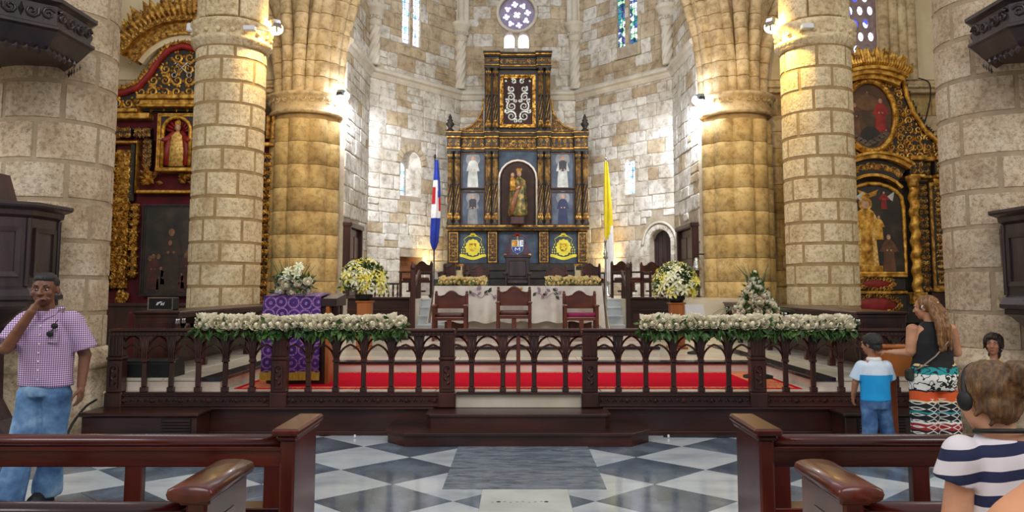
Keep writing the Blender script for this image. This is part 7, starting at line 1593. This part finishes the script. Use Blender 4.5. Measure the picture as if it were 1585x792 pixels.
limb(b, [((-.06, 0, .6), .075), ((-.07, -.02, .34), .048), ((-.09, .02, .07), .03)]); limb(b, [((.06, 0, .6), .075), ((.1, .03, .34), .048), ((.16, -.02, .07), .03)]); soft('body', b, sk2, t, .007, 3); face_bits(t, HC, HF, .9, m_iris, mat('dark_brow', [C(20, 14, 12)]*2, .6), lip=mat('boy_lips', [C(150, 84, 74)]*2, .5))
f, u, r = head_frame(HF); R = Matrix((r, f, u)).transposed(); b = MB(); b.ell(HC+u*.035-f*.022, (.08, .094, .088), 20, 12, R); b.ell(HC+u*.075+f*.03, (.055, .045, .028), 14, 8, R); b.ell(HC-u*.02-f*.06, (.06, .04, .05), 14, 8, R); soft('hair', b, hair_mat('short_black_hair', [C(12, 10, 10), C(40, 34, 32)], (1, 1, 1)), t, .007, 2, .004, 50)
tt = NT('two_tone_polo'); p = tt.pos(True); s3 = tt.n('ShaderNodeSeparateXYZ'); tt.l(p, s3.inputs[0]); zz_ = s3.outputs[2]
c1 = tt.ramp(zz_, [(0, C(20, 150, 214)), (.88, C(206, 218, 232))], True); inner = tt.math('GREATER_THAN', tt.math('ABSOLUTE', s3.outputs[0]), .155)
tt.l(tt.mix(inner, c1, C(196, 214, 234)), tt.b.inputs['Base Color']); tt.b.inputs['Roughness'].default_value = .85
b = MB(); b.rings([((0, 0, .62), .135, .1, 0), ((0, 0, .75), .133, .1, 0), ((0, 0, .9), .14, .1, 0), ((0, 0, .98), .13, .085, 0), ((0, 0, 1.03), .065, .055, 0)], 22); sleeve(b, (-.11, 0, .965), (-.165, .025, .83), .062, .066); sleeve(b, (.11, 0, .965), (.15, .04, .83), .062, .066); sh = soft('polo_shirt', b, tt.m, t, .008, 4, .006, 9, 'shirt with white shoulders and turquoise body')
b = MB(); b.lathe([(.064, 1.02), (.068, 1.045), (.056, 1.06)], (0, 0, 0), 18); b.build('collar', m_eye, sh)
b = MB(); b.rings([((0, 0, .54), .12, .095, 0), ((0, 0, .65), .125, .095, 0)], 20); sleeve(b, (-.06, 0, .6), (-.07, -.02, .34), .078, .066); sleeve(b, (-.07, -.02, .35), (-.09, .02, .04), .066, .064); sleeve(b, (.06, 0, .6), (.1, .03, .34), .078, .066); sleeve(b, (.1, .03, .35), (.16, -.02, .04), .066, .064); soft('jeans', b, m_denim2, t, .008, 4, .008, 9)
for x in (-.09, .16): b = MB(); b.loft([[(x+a*q, .02+c_*q, z) for a, c_ in ((-.032, -.06), (.032, -.06), (.036, .05), (.02, .11), (-.02, .11), (-.036, .05))] for z, q in ((0, 1), (.025, 1), (.05, .85), (.07, .5))]); b.build('shoe', m_black, t)
t.location = (3.61, 8.1, 0); t.scale = (1.1, 1.06, .985)

# --- girl by the column
t = thing('person', 'small dark-haired girl in a yellow top beside the right column, looking aside', 'person')
HC = V3((-.0, -.0, 1.125)); HF = V3((-.62, -.8, .06)); b = MB(); head(b, HC, HF, .92); limb(b, [((0, 0, .95), .042), ((0, 0, 1.06), .04)]); b.rings([((0, 0, .5), .12, .09, 0), ((0, 0, .7), .11, .08, 0), ((0, 0, .86), .125, .08, 0), ((0, 0, .93), .11, .06, 0), ((0, 0, .97), .045, .045, 0)], 18)
for k in (-1, 1): limb(b, [((k*.125, 0, .9), .04), ((k*.16, .01, .72), .033), ((k*.13, -.06, .58), .023)]); hand(b, (k*.128, -.062, .575), (0, -.2, -1), (-k, 0, 0), (0, -1, 0), .7, .3); limb(b, [((k*.06, 0, .5), .07), ((k*.06, -.01, .3), .048), ((k*.06, 0, .06), .032)]); b.loft([[(k*.06+a*q, -.02+c_*q, z) for a, c_ in ((-.03, .06), (.03, .06), (.034, -.05), (.02, -.1), (-.02, -.1), (-.034, -.05))] for z, q in ((0, 1), (.025, 1), (.05, .8))])
soft('body', b, sk2, t, .007, 3); face_bits(t, HC, HF, .92, m_iris, bpy.data.materials['dark_brow'], lip=bpy.data.materials['rose_lips'])
f, u, r = head_frame(HF); R = Matrix((r, f, u)).transposed(); b = MB(); b.ell(HC+u*.045-f*.03, (.1, .1, .092), 20, 12, R); b.ell(HC-f*.08-u*.02, (.085, .06, .085), 14, 10, R); b.ell(HC-f*.065-u*.09, (.06, .05, .07), 12, 8, R); [b.ell(HC+r*k*.082-u*.0-f*.02, (.018, .035, .05), 10, 8, R) for k in (-1, 1)]; b.ell(HC+u*.08+f*.035, (.06, .05, .03), 12, 8, R); soft('hair', b, hair_mat('tied_dark_hair', [C(14, 9, 8), C(48, 30, 22)]), t, .007, 2, .008, 40)
for k in (-1, 1): b = MB(); b.ell(HC+r*k*.078-u*.04-f*.01, (.009, .009, .009), 8, 6); b.build('earring', m_eye, t)
m_yt = mat('yellow_cotton', [C(214, 186, 90), C(232, 212, 130)], .85, 0, 8, obj=True); b = MB(); b.rings([((0, 0, .42), .17, .13, 0), ((0, 0, .62), .135, .1, 0), ((0, 0, .84), .135, .09, 0), ((0, 0, .91), .125, .075, 0)], 20)
for k in (-1, 1): b.capsule((k*.07, 0, .9), (k*.06, 0, .955), .03, .026, 8)
soft('yellow_top', b, m_yt, t, .008, 4, .006, 9); t.location = (5.14, 8.62, 0)

# --- woman in the striped shirt
t = thing('person', 'woman in a navy and white striped shirt with loose bun and headphones', 'person')
sk3 = skin_mat('fair_skin', C(196, 132, 100), C(228, 174, 142)); HC = V3((-.0, .02, 1.375)); HF = V3((-.3, 1, -.18)); b = MB(); head(b, HC, HF, .98); limb(b, [((.03, -.02, 1.2), .062), ((.01, .0, 1.3), .056)], 16)
b.rings([((.04, 0, .5), .17, .12, 0), ((.04, 0, .7), .16, .11, 0), ((.065, 0, 1.02), .135, .1, 0), ((.07, 0, 1.15), .145, .09, 0), ((.06, -.01, 1.23), .1, .068, 0), ((.04, -.01, 1.27), .063, .058, 0)], 22)
limb(b, [((-.1, 0, 1.16), .05), ((-.13, .03, .87), .056), ((-.14, .28, .83), .036)], 16); limb(b, [((.238, 0, 1.16), .05), ((.27, .03, .87), .056), ((.27, .28, .83), .036)], 16); hand(b, (-.14, .285, .83), (.2, 1, 0), (0, 0, -1), (1, 0, 0), .95, .4); hand(b, (.27, .285, .83), (-.2, 1, 0), (0, 0, -1), (-1, 0, 0), .95, .4)
for k in (-.06, .14): limb(b, [((k, 0, .52), .1), ((k, .02, .28), .075), ((k, .0, .27), .072)]); limb(b, [((k, .0, .27), .068), ((k, -.36, .24), .042)]); b.capsule((k, -.36, .24), (k, -.46, .22), .04, .03)
soft('body', b, sk3, t, .007, 3); face_bits(t, HC, HF, .98, m_iris, bpy.data.materials['brown_brow'], lip=bpy.data.materials['rose_lips'])
f, u, r = head_frame(HF); R = Matrix((r, f, u)).transposed(); b = MB(); b.ell(HC+u*.035-f*.02, (.088, .102, .09), 24, 14, R); b.ell(HC-u*.03-f*.062, (.075, .045, .06), 18, 10, R); rgp = random.Random(12)
BC = HC-f*.125+u*.06+r*.035
for k in range(16):
    a0 = 2*PI*k/16; n1 = V3((rgp.uniform(-1, 1), rgp.uniform(-1, 1), rgp.uniform(-1, 1))).normalized(); n2 = n1.orthogonal().normalized(); n3 = n1.cross(n2); rr_ = rgp.uniform(.038, .056); b.tube([BC+n2*rr_*math.cos(a0+q*.6)+n3*rr_*math.sin(a0+q*.6) for q in range(8)], .0105, 6)
b.ell(BC, (.05, .05, .05), 14, 10)
for k in range(34):
    a = rgp.uniform(-1.3, 1.3); h0 = rgp.uniform(-.095, .05); o = HC+f*.02*math.cos(a)+r*.088*math.sin(a)+u*h0-f*.075*math.cos(a); b.tube([o, (o+BC)/2-f*.018+r*.01*math.sin(k), BC], [.008, .011, .008], 6)
soft('hair', b, hair_mat('streaked_brown_hair', [C(66, 45, 28), C(96, 68, 41), C(130, 94, 56)], (1, 1, .12)), t, .006, 1, .004, 45)
tt = NT('navy_white_stripes'); p = tt.pos(True); s3 = tt.n('ShaderNodeSeparateXYZ'); tt.l(p, s3.inputs[0]); zw = tt.math('ADD', s3.outputs[2], tt.math('MULTIPLY', tt.math('ABSOLUTE', tt.math('SUBTRACT', s3.outputs[0], .07)), .2)); zw = tt.math('ADD', zw, tt.math('MULTIPLY', tt.noise(p, 4, 2), .03))
st_ = tt.math('GREATER_THAN', tt.math('FRACT', tt.math('MULTIPLY', zw, 12.6)), .56); tt.l(tt.mix(st_, C(222, 214, 220), C(34, 40, 74)), tt.b.inputs['Base Color']); tt.b.inputs['Roughness'].default_value = .9
b = MB(); b.rings([((.04, 0, .6), .185, .135, 0), ((.065, 0, .8), .16, .13, 0), ((.068, 0, 1.02), .158, .125, 0), ((.07, 0, 1.13), .168, .112, 0), ((.066, -.01, 1.2), .152, .096, 0), ((.05, -.012, 1.25), .1, .08, 0)], 26); sleeve(b, (-.1, 0, 1.182), (-.122, .012, 1.095), .07, .072, 18); sleeve(b, (.238, 0, 1.182), (.26, .012, 1.095), .07, .072, 18); soft('striped_shirt', b, tt.m, t, .008, 4, .009, 8)
b = MB(); b.rings([((.04, 0, .5), .19, .14, 0), ((.04, 0, .66), .185, .135, 0)], 20); [sleeve(b, (k, 0, .56), (k, .02, .26), .112, .095) for k in (-.06, .14)]; soft('dark_trousers', b, m_denim2, t, .01, 4)
b = MB(); b.tube([(.03+.085*math.cos(q), -.012+.072*math.sin(q), 1.268-.012*math.sin(q)) for q in [2*PI*i/24 for i in range(25)]], .008, 6); b.build('neck_cord', m_black, t)
b = MB(); b.tube([HC+r*.094*math.cos(q)+(u*.085+f*.02)*math.sin(q)*1.32-f*.01 for q in [PI*i/18 for i in range(19)]], .009, 8); hd = b.build('headphones', m_black, t, 'black headband headphones'); b = MB()
for k in (-1, 1): b.ell(HC+r*k*.094-u*.008, (.016, .03, .034), 12, 8, R)
b.build('ear_cup', m_black, hd); t.location = (1.60, 2.72, 0)
mb = MB(); mb.box(1.3, 3.2, 2.2, 2.85, .12, .2, .02); mb.box(1.35, 1.45, 2.25, 2.8, 0, .12); mb.box(3.05, 3.15, 2.25, 2.8, 0, .12); o = mb.build('kneeler', m_pew); tag(o, 'low mahogany kneeling bench below the woman in the striped shirt', 'kneeler')

# --- edge of another visitor, lower right corner
t = thing('person', 'shoulder of a visitor in a plain peach coloured shirt at the lower right corner', 'person')
b = MB(); HC = V3((.1, .02, 1.52)); HF = V3((-.1, 1, 0)); head(b, HC, HF, 1); limb(b, [((.06, 0, 1.3), .065), ((.09, 0, 1.45), .058)]); b.rings([((.05, 0, .5), .17, .12, 0), ((.05, 0, .9), .17, .12, 0), ((.05, 0, 1.15), .19, .12, 0), ((.05, 0, 1.25), .12, .08, 0), ((.06, 0, 1.33), .065, .06, 0)], 20)
for k in (-1, 1): limb(b, [((.05+k*.18, 0, 1.13), .06), ((.05+k*.26, .05, .9), .05), ((.05+k*.2, .25, .88), .035)]); hand(b, (.05+k*.2, .255, .88), (0, 1, -.1), (0, 0, -1), (-k, 0, 0), 1, .4); limb(b, [((.05+k*.09, 0, .5), .1), ((.05+k*.09, .35, .5), .07), ((.05+k*.09, .36, .09), .045)])
soft('body', b, sk3, t, .009, 3); face_bits(t, HC, HF, 1, m_iris, bpy.data.materials['brown_brow'], lip=bpy.data.materials['rose_lips'])
f, u, r = head_frame(HF); R = Matrix((r, f, u)).transposed(); b = MB(); b.ell(HC+u*.04-f*.025, (.084, .1, .09), 18, 10, R); soft('hair', b, hair_mat('plain_brown_hair', [C(50, 34, 24), C(96, 70, 48)]), t, .009, 2)
b = MB(); b.rings([((.05, 0, .48), .2, .15, 0), ((.05, 0, .9), .19, .14, 0), ((.05, 0, 1.05), .24, .15, 0), ((.05, 0, 1.17), .245, .14, 0), ((.05, 0, 1.235), .185, .115, 0), ((.055, 0, 1.3), .115, .085, 0), ((.055, 0, 1.34), .085, .072, 0)], 24); [sleeve(b, (.05+k*.185, 0, 1.12), (.05+k*.26, .04, .95), .085, .085) for k in (-1, 1)]; sh = soft('peach_shirt', b, mat('peach_cotton', [C(206, 138, 100), C(226, 162, 124)], .85, 0, 5, obj=True), t, .009, 5, .008, 6)
b = MB(); b.rings([((.05, .02, .42), .19, .15, 0), ((.05, 0, .55), .19, .14, 0)], 18); [limb(b, [((.05+k*.09, 0, .5), .115), ((.05+k*.09, .35, .5), .085), ((.05+k*.09, .36, .12), .075)]) for k in (-1, 1)]; soft('trousers', b, m_denim2, t, .01, 4); t.location = (1.235, 1.86, 0)
mb = MB(); mb.box(1.1, 2.6, 1.62, 2.08, .34, .385, .01); [mb.box(x, x+.06, 1.65, 2.05, 0, .34, .01) for x in (1.15, 2.5)]; o = mb.build('bench_seat', m_pew); tag(o, 'low mahogany bench under the visitor in the peach shirt', 'bench')

# --- offering stand beside the boy
t = thing('offering_stand', 'orange wooden collection box with cut corners on a slim post, beside the boy', 'stand', (3.95, 8.45, 0)); x, y = 3.95, 8.45
mb = MB(); o = [(-.19, 1.11), (-.19, .95), (-.08, .82), (.09, .82), (.18, .95), (.18, 1.11)]; mb.prism([(x+a, y-.1, b_) for a, b_ in o], (0, .2, 0)); bx = mb.build('box', m_oak, t); mb = MB(); mb.box(x-.21, x+.2, y-.12, y+.12, 1.11, 1.14, .008); mb.build('lid', m_oak, bx); mb = MB(); mb.box(x-.05, x+.05, y-.012, y+.012, 1.139, 1.143); mb.build('coin_slot', m_black, bx)
mb = MB(); mb.box(x-.035, x+.035, y-.035, y+.035, .05, .82, .008); mb.build('post', mat('reddish_post', [C(96, 46, 26), C(128, 68, 40)], .4, 0, 4), t); mb = MB(); mb.box(x-.17, x+.17, y-.17, y+.17, 0, .05, .01); mb.build('base', m_oak, t)
